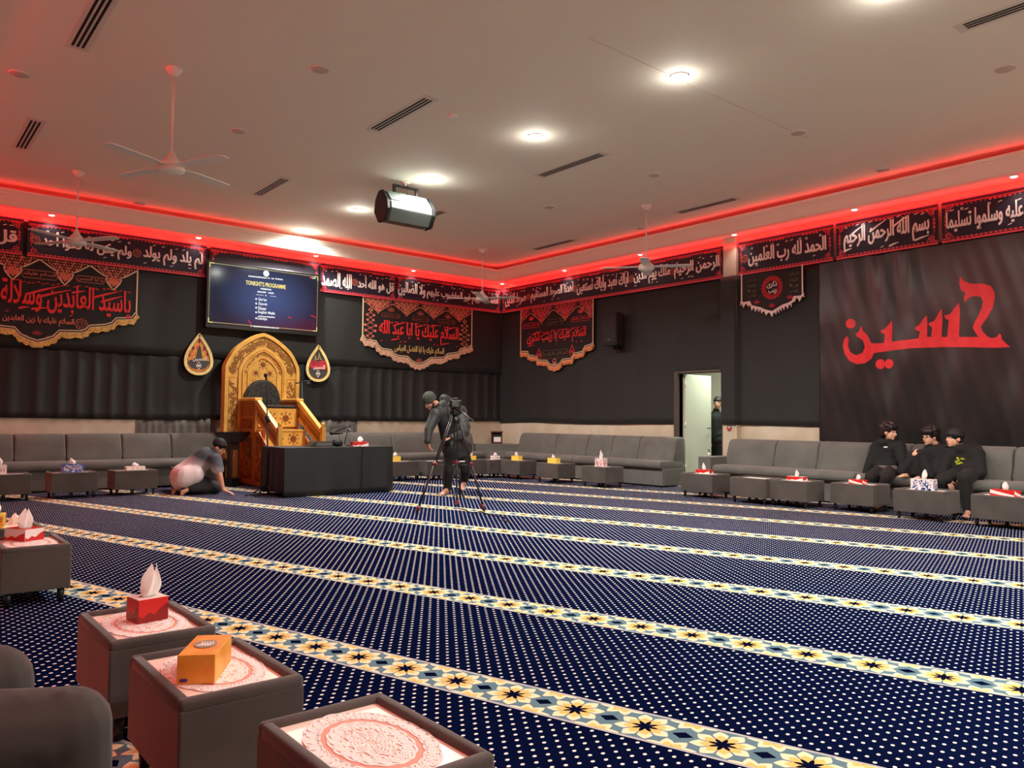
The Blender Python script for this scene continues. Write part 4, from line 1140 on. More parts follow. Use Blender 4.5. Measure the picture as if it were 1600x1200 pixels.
plaque(6.225, 6.757, 2.50, 1.80, 'drop shaped plaque with red clouds, right of the pulpit', False)
c = on_x(1139.5, 669.5, X0 - 0.105)
rt = empty('round_sticker', (X0 - 0.10, c.y, c.z), 0, 'round black sticker on the pilaster beside the door', 'sticker')
q = Plane((0, 0, 0), (0, -1, 0), (0, 0, 1), (-1, 0, 0))
bm = nb(); q.disc(bm, 0, 0, 0.058, 0.0, 0.004, 24); shell('disc', bm, blackmatte, rt)
bm = nb(); q.stroke(bm, [(0.052 * math.cos(t), 0.052 * math.sin(t)) for t in [k * math.pi / 12 for k in range(24)]], 0.006, 0.004, 0.005, True); q.poly(bm, [(-0.03, 0.012), (0, 0.042), (0.03, 0.012)], 0.004, 0.006); shell('rim', bm, white_ink, rt)
bm = nb(); q.poly(bm, [(-0.042, -0.03), (0.042, -0.03), (0.036, 0.006), (0.01, -0.008), (-0.012, 0.01), (-0.036, 0.0)], 0.004, 0.006); shell('red_mark', bm, red_ink, rt)

# ================================================================ carved wooden pulpit
rt = empty('carved_pulpit', (5.3, 12.9, 0), 0, 'golden carved wooden pulpit with a tall pointed arch back', 'pulpit')
O = rt.location
PM = Plane((-O.x, 13.25 - O.y, 0), (1, 0, 0), (0, 0, 1), (0, -1, 0))
AX0, AX1, AZS, AZT = 4.63, 5.965, 1.94, 2.60
acx, ahw = (AX0 + AX1) / 2, (AX1 - AX0) / 2
def arch(hw, zs, zt, zb, n=12, cx=None):
    cx = acx if cx is None else cx
    pts = [(cx - hw, zb)]
    prof = [(1.0, 0.0), (0.985, 0.11), (0.92, 0.255), (0.84, 0.40), (0.745, 0.535), (0.62, 0.65), (0.5, 0.745), (0.38, 0.83), (0.256, 0.905), (0.12, 0.965), (0.0, 1.0)]
    def half(sgn): return [(cx + sgn * hw * x, zs + (zt - zs) * z) for x, z in prof]
    return pts + half(-1) + half(1)[::-1][1:] + [(cx + hw, zb)]
def L3(a, b, c_): return (a - O.x, b - O.y, c_)
bm = nb(); PM.poly(bm, arch(ahw, AZS, AZT, 0.0), -0.14, 0.0); shell('arch_back', bm, oak, rt)
bm = nb()
PM.stroke(bm, arch(ahw - 0.03, AZS, AZT - 0.035, 0.0), 0.06, 0, 0.035)
PM.stroke(bm, arch(ahw - 0.26, AZS - 0.03, 2.33, 0.9), 0.05, 0, 0.025)
PM.stroke(bm, arch(ahw - 0.31, AZS - 0.04, 2.28, 0.9), 0.018, 0, 0.035)
PM.stroke(bm, arch(ahw - 0.405, AZS - 0.06, 2.165, 0.9), 0.025, 0, 0.022)
shell('arch_moulding', bm, oak, rt)
# relief scrollwork in the arch band and the side panels
rnd = random.Random(11)
bm = nb()
def scroll(pl, bm, u, v, s, d0, d1, wd=0.012, a0=None):
    a0 = rnd.random() * 6.28 if a0 is None else a0
    pts = [(u + s * (1 - t * 0.75) * math.cos(a0 + 4.4 * t), v + s * (1 - t * 0.75) * math.sin(a0 + 4.4 * t)) for t in [k / 9 for k in range(10)]]
    pl.stroke(bm, pts, wd, d0, d1 + rnd.random() * 0.005)
for k in range(40):
    t = k / 39; path = arch(ahw - 0.15, AZS - 0.01, AZT - 0.165, AZS - 0.05)[1:-1]; path = [(path[i // 3][0] * (1 - i % 3 / 3) + path[min(i // 3 + 1, len(path) - 1)][0] * (i % 3 / 3), path[i // 3][1] * (1 - i % 3 / 3) + path[min(i // 3 + 1, len(path) - 1)][1] * (i % 3 / 3)) for i in range(3 * len(path) - 2)]; i = int(t * (len(path) - 1)); u, v = path[i]
    for j in range(3): scroll(PM, bm, u + rnd.uniform(-0.04, 0.04), v + rnd.uniform(-0.03, 0.03), rnd.uniform(0.03, 0.06), 0, 0.010)
for sx in (AX0 + 0.15, AX1 - 0.15):
    for k in range(42): scroll(PM, bm, sx + rnd.uniform(-0.05, 0.05), 1.0 + k * 0.0175, rnd.uniform(0.022, 0.045), 0, 0.010)
    for v in (0.72, 0.47, 0.22): scroll(PM, bm, sx, v, 0.045, 0, 0.01); scroll(PM, bm, sx + 0.02, v, 0.03, 0, 0.01)
for k in range(24):
    path = arch(ahw - 0.358, AZS - 0.05, 2.225, 1.5); u, v = path[int(k / 23 * (len(path) - 1))]; scroll(PM, bm, u, v, 0.022, 0.0, 0.008, 0.008)
shell('relief_scrollwork', bm, carvedline, rt)
bm = nb()
for sx in (AX0 + 0.15, AX1 - 0.15):
    PM.stroke(bm, [(sx - 0.075, 1.80), (sx + 0.075, 1.80), (sx + 0.075, 0.92), (sx, 0.86), (sx - 0.075, 0.92)], 0.010, 0, 0.006, True)
    for v in (0.72, 0.47, 0.22): PM.stroke(bm, [(sx, v + 0.12), (sx + 0.085, v + 0.06), (sx + 0.085, v - 0.06), (sx, v - 0.12), (sx - 0.085, v - 0.06), (sx - 0.085, v + 0.06)], 0.010, 0, 0.006, True)
PM.stroke(bm, arch(ahw - 0.07, AZS, AZT - 0.08, AZS + 0.0), 0.010, 0, 0.006); PM.stroke(bm, arch(ahw - 0.23, AZS - 0.01, AZT - 0.245, AZS + 0.0), 0.010, 0, 0.006)
for sg in (-1, 1): PM.stroke(bm, [(acx + sg * (ahw - 0.07), AZS + 0.02), (acx + sg * (ahw - 0.15), AZS - 0.05), (acx + sg * (ahw - 0.23), AZS + 0.02)], 0.010, 0, 0.006)
shell('carved_outline', bm, oak_dark, rt)
# star lattice in the niche
def starlat(pl, bo, bd, u0, u1, v0, v1, d, nu, nv, clip=None):
    W, Hh = (u1 - u0) / nu, (v1 - v0) / nv
    for i in range(nu):
        for j in range(nv):
            u, v = u0 + (i + 0.5) * W, v0 + (j + 0.5) * Hh
            if clip and not clip(u, v): continue
            r = min(W, Hh) * 0.27
            pl.poly(bd, [(u + r * (1.0 if k % 2 == 0 else 0.62) * math.cos(k * math.pi / 8), v + r * (1.0 if k % 2 == 0 else 0.62) * math.sin(k * math.pi / 8)) for k in range(16)], d, d + 0.006)
            for k in range(8):
                a = k * math.pi / 4; c_, s_ = math.cos(a), math.sin(a); r1, r2 = r * 1.25, min(W, Hh) * 0.5
                pl.poly(bd, [(u + r1 * math.cos(a + 0.2), v + r1 * math.sin(a + 0.2)), (u + r * 1.7 * c_, v + r * 1.7 * s_) if k % 2 else (u + r * 1.5 * c_, v + r * 1.5 * s_), (u + r1 * math.cos(a - 0.2), v + r1 * math.sin(a - 0.2))], d, d + 0.005)
bd = nb()
starlat(PM, None, bd, acx - 0.25, acx + 0.25, 1.62, 1.98, 0.0, 2, 2)
starlat(PM, None, bd, acx - 0.125, acx + 0.125, 1.93, 2.15, 0.0, 1, 1)
shell('niche_star_inlay', bd, oak_dark, rt)
# seat box, steps
PX0, PX1, PYF = 4.92, 5.70, 12.60
bm = nb(); box(bm, PX0 - O.x, PX1 - O.x, PYF - O.y, 13.25 - O.y, 0, 0.875, 0.01); box(bm, PX0 + 0.03 - O.x, PX1 - 0.03 - O.x, PYF + 0.02 - O.y, 13.25 - O.y, 0.875, 1.24); shell('seat_box', bm, oak_mid, rt)
for sx, y1 in ((PX0, 1), (PX1 - 0.05, -1)):
    bm = nb(); box(bm, sx - O.x, sx + 0.05 - O.x, PYF - O.y, 13.25 - O.y, 0.875, 1.385, 0.005); s_ = shell('side_panel', bm, oak_mid, rt)
    bm = nb(); box(bm, sx - 0.04 - O.x, sx + 0.10 - O.x, PYF - 0.07 - O.y, 13.27 - O.y, 1.385, 1.445, 0.02); shell('arm_rest', bm, oak, rt)
PL_ = Plane((PX0 - O.x, -O.y, 0), (0, -1, 0), (0, 0, 1), (-1, 0, 0))   # left flank, u = -y
bd = nb()
for i in range(8):
    for j in range(5): PL_.disc(bd, -13.16 + i * 0.07, 1.16 + j * 0.045, 0.022, 0, 0.006, 4, 0.016)
PL_.poly(bd, [(-13.17, 0.93), (-12.69, 0.93), (-12.69, 1.09), (-13.17, 1.09)], 0, 0.004)
PL_.poly(bd, [(-13.15, 0.10), (-12.72, 0.10), (-12.72, 0.78), (-13.15, 0.78)], 0, 0.004)
PL_.poly(bd, [(-12.52, 0.07), (-11.95, 0.07), (-12.1, 0.48), (-12.30, 0.80), (-12.52, 0.80)], -0.02, 0.004)
shell('flank_recess', bd, oak_dark, rt)
bm = nb()
for k in range(90): scroll(PL_, bm, rnd.uniform(-13.1, -12.77), rnd.uniform(0.15, 0.73), rnd.uniform(0.03, 0.06), 0.004, 0.012, 0.013)
for k in range(60):
    u = rnd.uniform(-12.48, -12.05); v = rnd.uniform(0.12, 0.72)
    if v < 0.78 - (u + 12.48) * 1.3: scroll(PL_, bm, u, v, rnd.uniform(0.03, 0.05), 0.004, 0.012, 0.013)
for k in range(14): scroll(PL_, bm, rnd.uniform(-13.1, -12.75), rnd.uniform(0.96, 1.06), 0.025, 0.004, 0.01, 0.008)
shell('flank_scrollwork', bm, oak_mid, rt)
for sx in (PX0, PX1 - 0.04):
    bm = nb(); prism(bm, [Vector(L3(sx, yy, zz)) for yy, zz in ((12.6, 0), (12.6, 0.88), (12.42, 0.88), (11.62, 0.36), (11.5, 0.36), (11.5, 0))], (0.04, 0, 0)); shell('stair_stringer', bm, oak_mid, rt)
for zz, yy in ((1.24, PYF), (0.92, 12.25), (0.6, 11.9), (0.3, 11.55)):
    if zz < 1.2:
        bm = nb(); box(bm, PX0 + 0.04 - O.x, PX1 - 0.04 - O.x, yy - O.y, yy + 0.36 - O.y, 0, zz, 0.006); s_ = shell('step', bm, oak, rt)
    PF = Plane((-O.x, yy - O.y, 0), (1, 0, 0), (0, 0, 1), (0, -1, 0)); bd = nb()
    z0 = zz - 0.30
    starlat(PF, None, bd, PX0 + 0.12, PX1 - 0.12, z0 + 0.02, zz - 0.03, 0.002, 2, 1)
    PF.stroke(bd, [(PX0 + 0.09, z0 + 0.015), (PX1 - 0.09, z0 + 0.015), (PX1 - 0.09, zz - 0.035), (PX0 + 0.09, zz - 0.035)], 0.008, 0.0, 0.005, True)
    shell('riser_star_inlay', bd, oak_dark, rt)
bm = nb(); box(bm, PX0 + 0.05 - O.x, PX1 - 0.05 - O.x, PYF - 0.02 - O.y, PYF + 0.02 - O.y, 0.96, 1.27, 0.005); shell('front_panel', bm, oak, rt)
PF = Plane((-O.x, PYF - 0.02 - O.y, 0), (1, 0, 0), (0, 0, 1), (0, -1, 0)); bd = nb(); starlat(PF, None, bd, PX0 + 0.12, PX1 - 0.12, 0.97, 1.24, 0.0, 2, 1); shell('riser_star_inlay', bd, oak_dark, rt)
for sx in (PX0 + 0.0, PX1 - 0.05):
    bm = nb(); prism(bm, [Vector(L3(sx - 0.01, yy, zz)) for yy, zz in ((12.56, 1.385), (12.50, 1.40), (11.66, 0.93), (11.66, 0.86), (12.56, 1.33))], (0.07, 0, 0)); shell('hand_rail', bm, mat('pale_oak_rail', rgb(232, 190, 104), 0.4) if 'pale_oak_rail' not in MATS else MATS['pale_oak_rail'], rt)
    bm = nb(); prism(bm, [Vector(L3(sx + 0.02, yy, zz)) for yy, zz in ((12.56, 1.34), (11.68, 0.87), (11.68, 0.62), (12.56, 1.09))], (0.015, 0, 0)); lp = shell('rail_lattice', bm, oak_dark, rt)
    bm = nb(); PLr = Plane((sx + 0.02 - O.x, -O.y, 0), (0, -1, 0), (0, 0, 1), (-1, 0, 0))
    for k in range(14):
        t = (k + 0.5) / 14; y_ = 12.54 - 0.86 * t; z_ = 1.21 - 0.46 * t
        for dz in (-0.07, 0.05): PLr.stroke(bm, [(-y_ - 0.03, z_ + dz - 0.05), (-y_, z_ + dz + 0.03), (-y_ + 0.03, z_ + dz - 0.05)], 0.013, 0.0, 0.006)
    PLr.stroke(bm, [(-12.56, 1.10), (-11.68, 0.63)], 0.04, 0, 0.01)
    shell('lattice_bar', bm, oak, lp)
    bm = nb(); box(bm, sx - 0.01 - O.x, sx + 0.06 - O.x, 11.60 - O.y, 11.68 - O.y, 0, 0.97, 0.006); lathe(bm, [(0, 1.05), (0.02, 1.045), (0.034, 1.02), (0.03, 0.99), (0.02, 0.97), (0, 0.97)], (sx + 0.025 - O.x, 11.64 - O.y, 0), 14); shell('newel_post', bm, oak, rt)
# black cloth over the seat back
pc = Plane((-O.x, 13.2 - O.y, 0), (1, 0, 0), (0, 0, 1), (0, -1, 0))
bcx = on_y(411, 620, 13.1).x
bm = nb(); pc.poly(bm, [(bcx - 0.31, 1.2)] + [(bcx + 0.31 * math.cos(t), 1.44 + 0.33 * math.sin(t)) for t in [math.pi - k * math.pi / 16 for k in range(17)]] + [(bcx + 0.31, 1.2)], 0.0, 0.12)
bmesh.ops.bevel(bm, geom=bm.edges[:], offset=0.03, segments=3, affect='EDGES'); tag(shell('back_cushion', bm, mat('black_lace_cloth', rgb(30, 30, 30), 0.8, noise=0.8, nscale=22, col2=rgb(66, 64, 60)), rt), 'black lace cloth over the pulpit seat back')
bm = nb(); box(bm, PX0 + 0.06 - O.x, PX1 - 0.06 - O.x, PYF - 0.03 - O.y, 13.2 - O.y, 1.275, 1.325, 0.02); shell('seat_cloth', bm, MATS['black_lace_cloth'], rt)

# lectern
lc_ = on_z(370, 757, 0)
rt = empty('lectern', (4.62, 12.72, 0), R(20), 'dark wooden lectern with flared top standing left of the pulpit', 'lectern')
bm = nb(); box(bm, -0.13, 0.13, -0.12, 0.12, 0, 0.06, 0.006); box(bm, -0.10, 0.10, -0.09, 0.09, 0.06, 0.12, 0.006); shell('base', bm, blackplastic, rt)
bm = nb(); box(bm, -0.085, 0.085, -0.05, 0.05, 0.1, 0.74, 0.006); shell('column', bm, mat('dark_walnut', rgb(52, 36, 30), 0.4), rt)
bm = nb(); box(bm, -0.05, 0.05, -0.056, -0.049, 0.14, 0.58); shell('wood_panel', bm, oak_dark, rt)
bm = nb(); prism(bm, [Vector((-0.09, -0.1, 0.7)), Vector((0.09, -0.1, 0.7)), Vector((0.25, -0.1, 0.84)), Vector((0.25, -0.1, 0.875)), Vector((-0.25, -0.1, 0.875)), Vector((-0.25, -0.1, 0.84))], (0, 0.26, 0)); shell('top', bm, blackplastic, rt)

# ================================================================ desk with black cloth and its things
D0, D1, D2 = on_z(443, 778, 0), on_z(612, 768, 0), on_z(407, 769, 0)
DH = 0.69
ux = (D1 - D0).normalized(); uy = Vector((-ux.y, ux.x, 0))
wd, dp = (D1 - D0).length, 0.82
da = math.atan2(ux.y, ux.x)
rt = empty('draped_desk', D0, da, 'low desk under a floor length black cloth in front of the pulpit', 'desk')
bm = nb(); box(bm, 0.02, wd - 0.02, 0.02, dp - 0.02, DH - 0.03, DH - 0.006, 0.004); shell('desk_top', bm, blackplastic, rt)
for x_ in (0.08, wd - 0.08):
    for y_ in (0.08, dp - 0.08):
        bm = nb(); tube(bm, [(x_, y_, 0), (x_, y_, DH - 0.03)], 0.016, 10); shell('leg', bm, blackplastic, rt)
bm = nb(); n = 0
loop = []
def rectpt(t):
    per = [(0, 0), (wd, 0), (wd, dp), (0, dp)]
    s = t * 4; i = int(s) % 4; f = s - int(s); a, b = per[i], per[(i + 1) % 4]
    nrm = [(0, -1), (1, 0), (0, 1), (-1, 0)][i]
    return a[0] + (b[0] - a[0]) * f, a[1] + (b[1] - a[1]) * f, nrm, i
NR = 160; rows = []
for j in range(9):
    z = DH - (DH - 0.012) * j / 8; row = []
    for k in range(NR):
        x_, y_, nrm, side = rectpt(k / NR)
        o_ = 0.004 + (j / 8) * (0.012 + 0.012 * math.sin(k * 0.55) + 0.006 * math.sin(k * 1.7 + 1))
        zz = z
        if side == 3 and j == 8: zz = 0.06
        row.append(bm.verts.new((x_ + nrm[0] * o_, y_ + nrm[1] * o_, zz)))
    rows.append(row)
for a, b in zip(rows, rows[1:]):
    for k in range(NR): bm.faces.new((a[k], a[(k + 1) % NR], b[(k + 1) % NR], b[k]))
bm.faces.new(rows[0])
cl = shell('tablecloth', bm, blackcloth, None, True); cl.location = D0; cl.rotation_euler = (0, 0, da)
md = cl.modifiers.new('thickness', 'SOLIDIFY'); md.thickness = 0.003; md.offset = 1
tag(cl, 'floor length black cloth draped over the desk before the pulpit', 'tablecloth')
def on_desk(px, py): return on_z(px, py, DH + 0.004)
# microphone cable down the front of the desk cloth
bm = nb(); a = on_desk(562, 699)
pth = [at(563, 697.5, (a - CX).dot(CF)) + Vector((0, 0.02, 0.005))]
for px_, py_ in ((564, 701), (562, 722), (563, 745), (561, 760), (557, 771)):
    q_ = on_y(px_, py_, D0.y + 0.02); pth.append(Vector((q_.x, D0.y - 0.045 + (q_.x - D0.x) * ux.y / ux.x, max(0.01, q_.z))))
tube(bm, pth, 0.005, 6); tag(shell('microphone_cable', bm, blackplastic), 'thin black cable hanging down the front of the desk cloth', 'cable')
# sloped book rest with a black bag
p = on_desk(505, 698); p += uy * 0.1
rt = empty('book_rest', p, da, 'low sloped book rest lying on the black desk', 'book rest')
bm = nb(); prism(bm, [Vector((-0.22, -0.1, 0)), Vector((0.16, -0.1, 0)), Vector((0.16, -0.1, 0.075)), Vector((-0.12, -0.1, 0.075))], (0, 0.2, 0)); shell('board', bm, mat('dark_board', rgb(44, 42, 38), 0.35), rt)
bm = nb(); box(bm, -0.11, 0.14, -0.106, -0.099, 0.012, 0.06); shell('pale_sheet', bm, greymetal, rt)
p = on_desk(533, 698) + uy * 0.12
bm = nb(); ell(bm, (0, 0, 0.05), 0.085, 0.06, 0.055, su=16, sv=10); ell(bm, (-0.03, 0.01, 0.085), 0.04, 0.04, 0.022); o_ = shell('black_pouch', bm, blackmatte); o_.location = p; tag(o_, 'small rounded black pouch on the desk beside the book rest', 'pouch')
# desk microphone on a boom stand
p = on_desk(545, 697) + uy * 0.15
rt = empty('desk_microphone_stand', p, 0, 'black boom microphone stand standing on the desk', 'microphone stand')
dd = (p - CX).dot(CF)
lp = lambda x_, y_, dz=0.0: at(x_, y_, dd) - p + Vector((0, 0, dz))
bm = nb(); tube(bm, [(0, 0, 0.02), lp(545.5, 664)], 0.007, 8); shell('pole', bm, blackplastic, rt)
bm = nb(); lathe(bm, [(0, 0.02), (0.05, 0.018), (0.09, 0.006), (0.09, 0), (0, 0)], (0, 0, 0), 20); shell('base', bm, blackplastic, rt)
bm = nb(); tube(bm, [lp(524, 675), lp(558, 660)], 0.0065, 8); tube(bm, [lp(516, 669), lp(535, 665.5)], 0.005, 8); tube(bm, [lp(516, 669), lp(515, 676)], 0.004, 6); shell('boom', bm, blackplastic, rt)
bm = nb(); tube(bm, [lp(536, 677), lp(522, 677.5)], [0.010, 0.017], 10); ell(bm, lp(518.5, 677), 0.038, 0.03, 0.028); shell('microphone', bm, blackmatte, rt)
bm = nb(); tube(bm, [lp(543, 668), lp(547.5, 672)], 0.006, 6); shell('white_clamp', bm, whitepaper, rt)
bm = nb(); tube(bm, [lp(529, 678), lp(531, 684), lp(530.5, 691), lp(529, 697)], 0.004, 6); shell('cable', bm, blackplastic, rt)

# tall microphone stand between desk and pulpit
p = on_z(418, 773, 0)
rt = empty('floor_microphone_stand', p, 0, 'tall black microphone stand on the carpet left of the desk', 'microphone stand')
dd = (p - CX).dot(CF); lp = lambda x_, y_: at(x_, y_, dd) - p
bm = nb(); tube(bm, [(0, 0, 0.14), lp(417.5, 655)], 0.012, 10); tube(bm, [lp(417.5, 660), lp(416.5, 592)], 0.008, 10); shell('pole', bm, blackplastic, rt)
bm = nb(); tube(bm, [lp(419, 660), lp(417, 650)], 0.028, 10); shell('clutch', bm, blackplastic, rt)
for a in (100, 220, 340):
    bm = nb(); tube(bm, [(0, 0, 0.16), (0.34 * math.cos(R(a)), 0.34 * math.sin(R(a)), 0.012)], 0.009, 8); ell(bm, (0.34 * math.cos(R(a)), 0.34 * math.sin(R(a)), 0.014), 0.018, 0.018, 0.014); shell('leg', bm, blackplastic, rt)
bm = nb(); tube(bm, [lp(416.5, 594), lp(415.5, 589)], 0.014, 10); ell(bm, lp(415, 586.5), 0.026, 0.026, 0.032); shell('microphone', bm, blackmatte, rt)
bm = nb(); tube(bm, [(0, 0, 0.1), (-0.15, 0.02, 0.012), (-0.35, -0.05, 0.008)], 0.006, 6); shell('cable', bm, blackplastic, rt)
# second tall stand behind the pulpit
p = Vector((5.98, 12.95, 0))
rt = empty('boom_microphone_stand', p, 0, 'black boom microphone stand behind the right side of the pulpit', 'microphone stand')
dd = (p - CX).dot(CF); lp = lambda x_, y_: at(x_, y_, dd) - p
bm = nb(); tube(bm, [(0, 0, 0.14), lp(471.5, 597)], 0.011, 10); shell('pole', bm, blackplastic, rt)
bm = nb(); tube(bm, [lp(462, 599), lp(488, 594)], 0.01, 8); shell('boom', bm, blackplastic, rt)
bm = nb(); ell(bm, lp(482, 600), 0.05, 0.035, 0.04); shell('microphone', bm, blackmatte, rt)
for a in (40, 160, 280):
    bm = nb(); tube(bm, [(0, 0, 0.18), (0.22 * math.cos(R(a)), 0.22 * math.sin(R(a)), 0.01)], 0.009, 8); shell('leg', bm, blackplastic, rt)
# ================================================================ banquette sofas
class Run:
    """upright run along a wall: (u along, q out of the wall, z)"""
    def __init__(s, pl): s.pl = pl
    def p(s, u, q, z): return s.pl.p(u, z, q)
    def extr(s, bm, prof, u0, u1, bev=0.0, seg=3):
        prism(bm, [s.p(u0, q, z) for q, z in prof], s.pl.u * (u1 - u0))
        if bev: bmesh.ops.bevel(bm, geom=bm.edges[:], offset=bev, segments=seg, affect='EDGES', profile=0.5)
BASE = [(0.10, 0.02), (0.68, 0.02), (0.68, 0.31), (0.10, 0.31)]
SEAT = [(0.12, 0.305), (0.70, 0.305), (0.745, 0.325), (0.76, 0.37), (0.745, 0.415), (0.70, 0.44), (0.12, 0.445)]
BACK = [(0.06, 0.38), (0.40, 0.38), (0.385, 0.50), (0.34, 0.72), (0.305, 0.805), (0.25, 0.84), (0.13, 0.845), (0.06, 0.82)]
def sofa(pl, u0, u1, seams, label, m, arm=None, backs=None):
    r = Run(pl); c = pl.p((u0 + u1) / 2, 0, 0.4)
    rt = empty('banquette_sofa', c, 0, label, 'sofa', 'grey suede banquette sofas')
    q = Run(Plane(pl.o - c, pl.u, pl.v, pl.n))
    bm = nb(); q.extr(bm, BASE, u0, u1, 0.012); shell('base', bm, m, rt)
    bm = nb(); q.extr(bm, SEAT, u0 + 0.004, u1 - 0.004, 0.016, 3); shell('seat_cushion', bm, m, rt, True)
    b0, b1 = backs or (u0, u1)
    ed = [b0] + list(seams) + [b1]
    for a, b in zip(ed, ed[1:]):
        bm = nb(); q.extr(bm, BACK, a + 0.004, b - 0.004, 0.035, 4); shell('backrest', bm, m, rt, True)
    if arm:
        bm = nb(); q.extr(bm, [(0.08, 0.02), (0.78, 0.02), (0.78, 0.56), (0.08, 0.56)], arm[0], arm[1], 0.012); shell('arm_block', bm, m, rt)
    return rt
xA = lambda px: on_y(px, 690, Y0 - 0.35).x
yB = lambda px: -on_x(px, 690, X0 - 0.35).y
sofa(PA, XD + 0.75, xA(103.5), [-0.15 + 0.2, xA(22) if xA(22) > 0.2 else 0.9], 'grey suede sofa at the far left edge along the pulpit wall', suede)
sofa(PA, xA(104), 4.61, [xA(191), xA(268)], 'three panel grey suede sofa along the pulpit wall left of the pulpit', suede, backs=(xA(104), xA(345)))
sofa(PA, 6.25, xA(612.5), [xA(548)], 'grey suede sofa partly behind the black draped desk', suede)
sofa(PA, xA(613), 10.0, [xA(690)], 'grey suede sofa behind the person at the tripod', suede, backs=(xA(613), 10.0))
sofa(PB, -12.64, yB(917), [yB(868)], 'grey suede sofa on the right wall nearest the room corner', suede, backs=(-12.64, yB(917)))
sofa(PB, yB(917.5), yB(1055), [yB(956), yB(998)], 'grey suede sofa on the right wall ending at the door', suede)
sofa(PB, -7.44, yB(1356), [yB(1210), yB(1277)], 'grey suede sofa with a block arm right of the door', suede, arm=(-7.68, -7.445))
sofa(PB, yB(1357), yB(1357) + 1.75, [yB(1357) + 0.55, yB(1357) + 1.15], 'grey suede sofa under the red lettered flag where the boys sit', suede)
sofa(PB, yB(1357) + 1.76, yB(1357) + 3.4, [yB(1357) + 2.3, yB(1357) + 2.85], 'grey suede sofa at the right edge of the picture', suede)
PD = Plane((XD, 0, 0), (0, 1, 0), (0, 0, 1), (1, 0, 0))
sofa(PD, 0.6, 2.6, [1.25, 1.95], 'grey suede sofa at lower left under the seated knees', suede_dark)
# corner seat, box and wooden cabinet
rt = empty('corner_seat', (10.40, 13.02, 0), 0, 'low grey suede corner seat with a raised box where the sofas meet', 'sofa')
bm = nb(); box(bm, -0.38, 0.52, -0.35, 0.55, 0.02, 0.31, 0.012); shell('base', bm, suede, rt)
bm = nb(); prism(bm, [Vector(v) for v in ((-0.38, -0.04, 0.305), (-0.04, -0.40, 0.305), (0.52, -0.40, 0.305), (0.52, 0.55, 0.305), (-0.38, 0.55, 0.305))], (0, 0, 0.14)); bmesh.ops.bevel(bm, geom=bm.edges[:], offset=0.02, segments=3, affect='EDGES'); shell('seat_cushion', bm, suede, rt, True)
bm = nb(); prism(bm, [Vector(v) for v in ((-0.38, 0.24, 0.4), (0.25, -0.40, 0.4), (0.54, -0.40, 0.4), (0.54, 0.57, 0.4), (-0.38, 0.57, 0.4))], (0, 0, 0.19)); bmesh.ops.bevel(bm, geom=bm.edges[:], offset=0.01, segments=2, affect='EDGES'); shell('raised_box', bm, suede, rt)
rt = empty('wooden_cabinet', (10.52, 13.2, 0.591), R(-42), 'small brown wooden cabinet with a white notice on the corner box', 'cabinet')
bm = nb(); box(bm, -0.125, 0.125, -0.1, 0.1, 0, 0.03, 0.004); box(bm, -0.12, -0.105, -0.1, 0.1, 0.03, 0.25); box(bm, 0.105, 0.12, -0.1, 0.1, 0.03, 0.25); box(bm, -0.12, 0.12, 0.08, 0.1, 0.03, 0.25); box(bm, -0.135, 0.135, -0.11, 0.11, 0.25, 0.275, 0.004); shell('case', bm, brownwood, rt)
bm = nb(); box(bm, -0.104, 0.104, -0.075, 0.06, 0.031, 0.2); shell('dark_interior', bm, blackmatte, rt)
bm = nb(); box(bm, -0.06, 0.09, -0.082, -0.076, 0.045, 0.15); shell('white_notice', bm, whitepaper, rt)

# ================================================================ padded box tables
H_T = 0.35
def make_table(sx, sy):
    rt = empty('padded_table', (0, 0, 0)); hx_, hy_ = sx / 2, sy / 2
    bm = nb(); box(bm, -hx_, hx_, -hy_, hy_, 0.085, H_T - 0.03, 0.006)
    shell('body', bm, suede_dark, rt)
    bm = nb(); rw = 0.036
    for x0, x1, y0, y1 in ((-hx_, hx_, -hy_, -hy_ + rw), (-hx_, hx_, hy_ - rw, hy_), (-hx_, -hx_ + rw, -hy_ + rw * 0.5, hy_ - rw * 0.5), (hx_ - rw, hx_, -hy_ + rw * 0.5, hy_ - rw * 0.5)):
        b2 = nb(); box(b2, x0, x1, y0, y1, H_T - 0.045, H_T, 0.014, 3); me = bpy.data.meshes.new('t'); b2.to_mesh(me); b2.free(); bm.from_mesh(me); bpy.data.meshes.remove(me)
    shell('padded_rim', bm, suede_dark, rt, True)
    bm = nb(); box(bm, -hx_ + rw - 0.004, hx_ - rw + 0.004, -hy_ + rw - 0.004, hy_ - rw + 0.004, H_T - 0.031, H_T - 0.018); shell('inset_top', bm, glasstop, rt)
    for a in (-1, 1):
        for b in (-1, 1):
            bm = nb(); tube(bm, [(a * (hx_ - 0.045), b * (hy_ - 0.045), 0), (a * (hx_ - 0.045), b * (hy_ - 0.045), 0.09)], [0.017, 0.022], 12); shell('leg', bm, legblack, rt)
    bm = nb(); box(bm, -0.02, 0.02, -0.02, 0.02, 0, 0.088, 0.004); shell('middle_leg', bm, legblack, rt)
    return rt
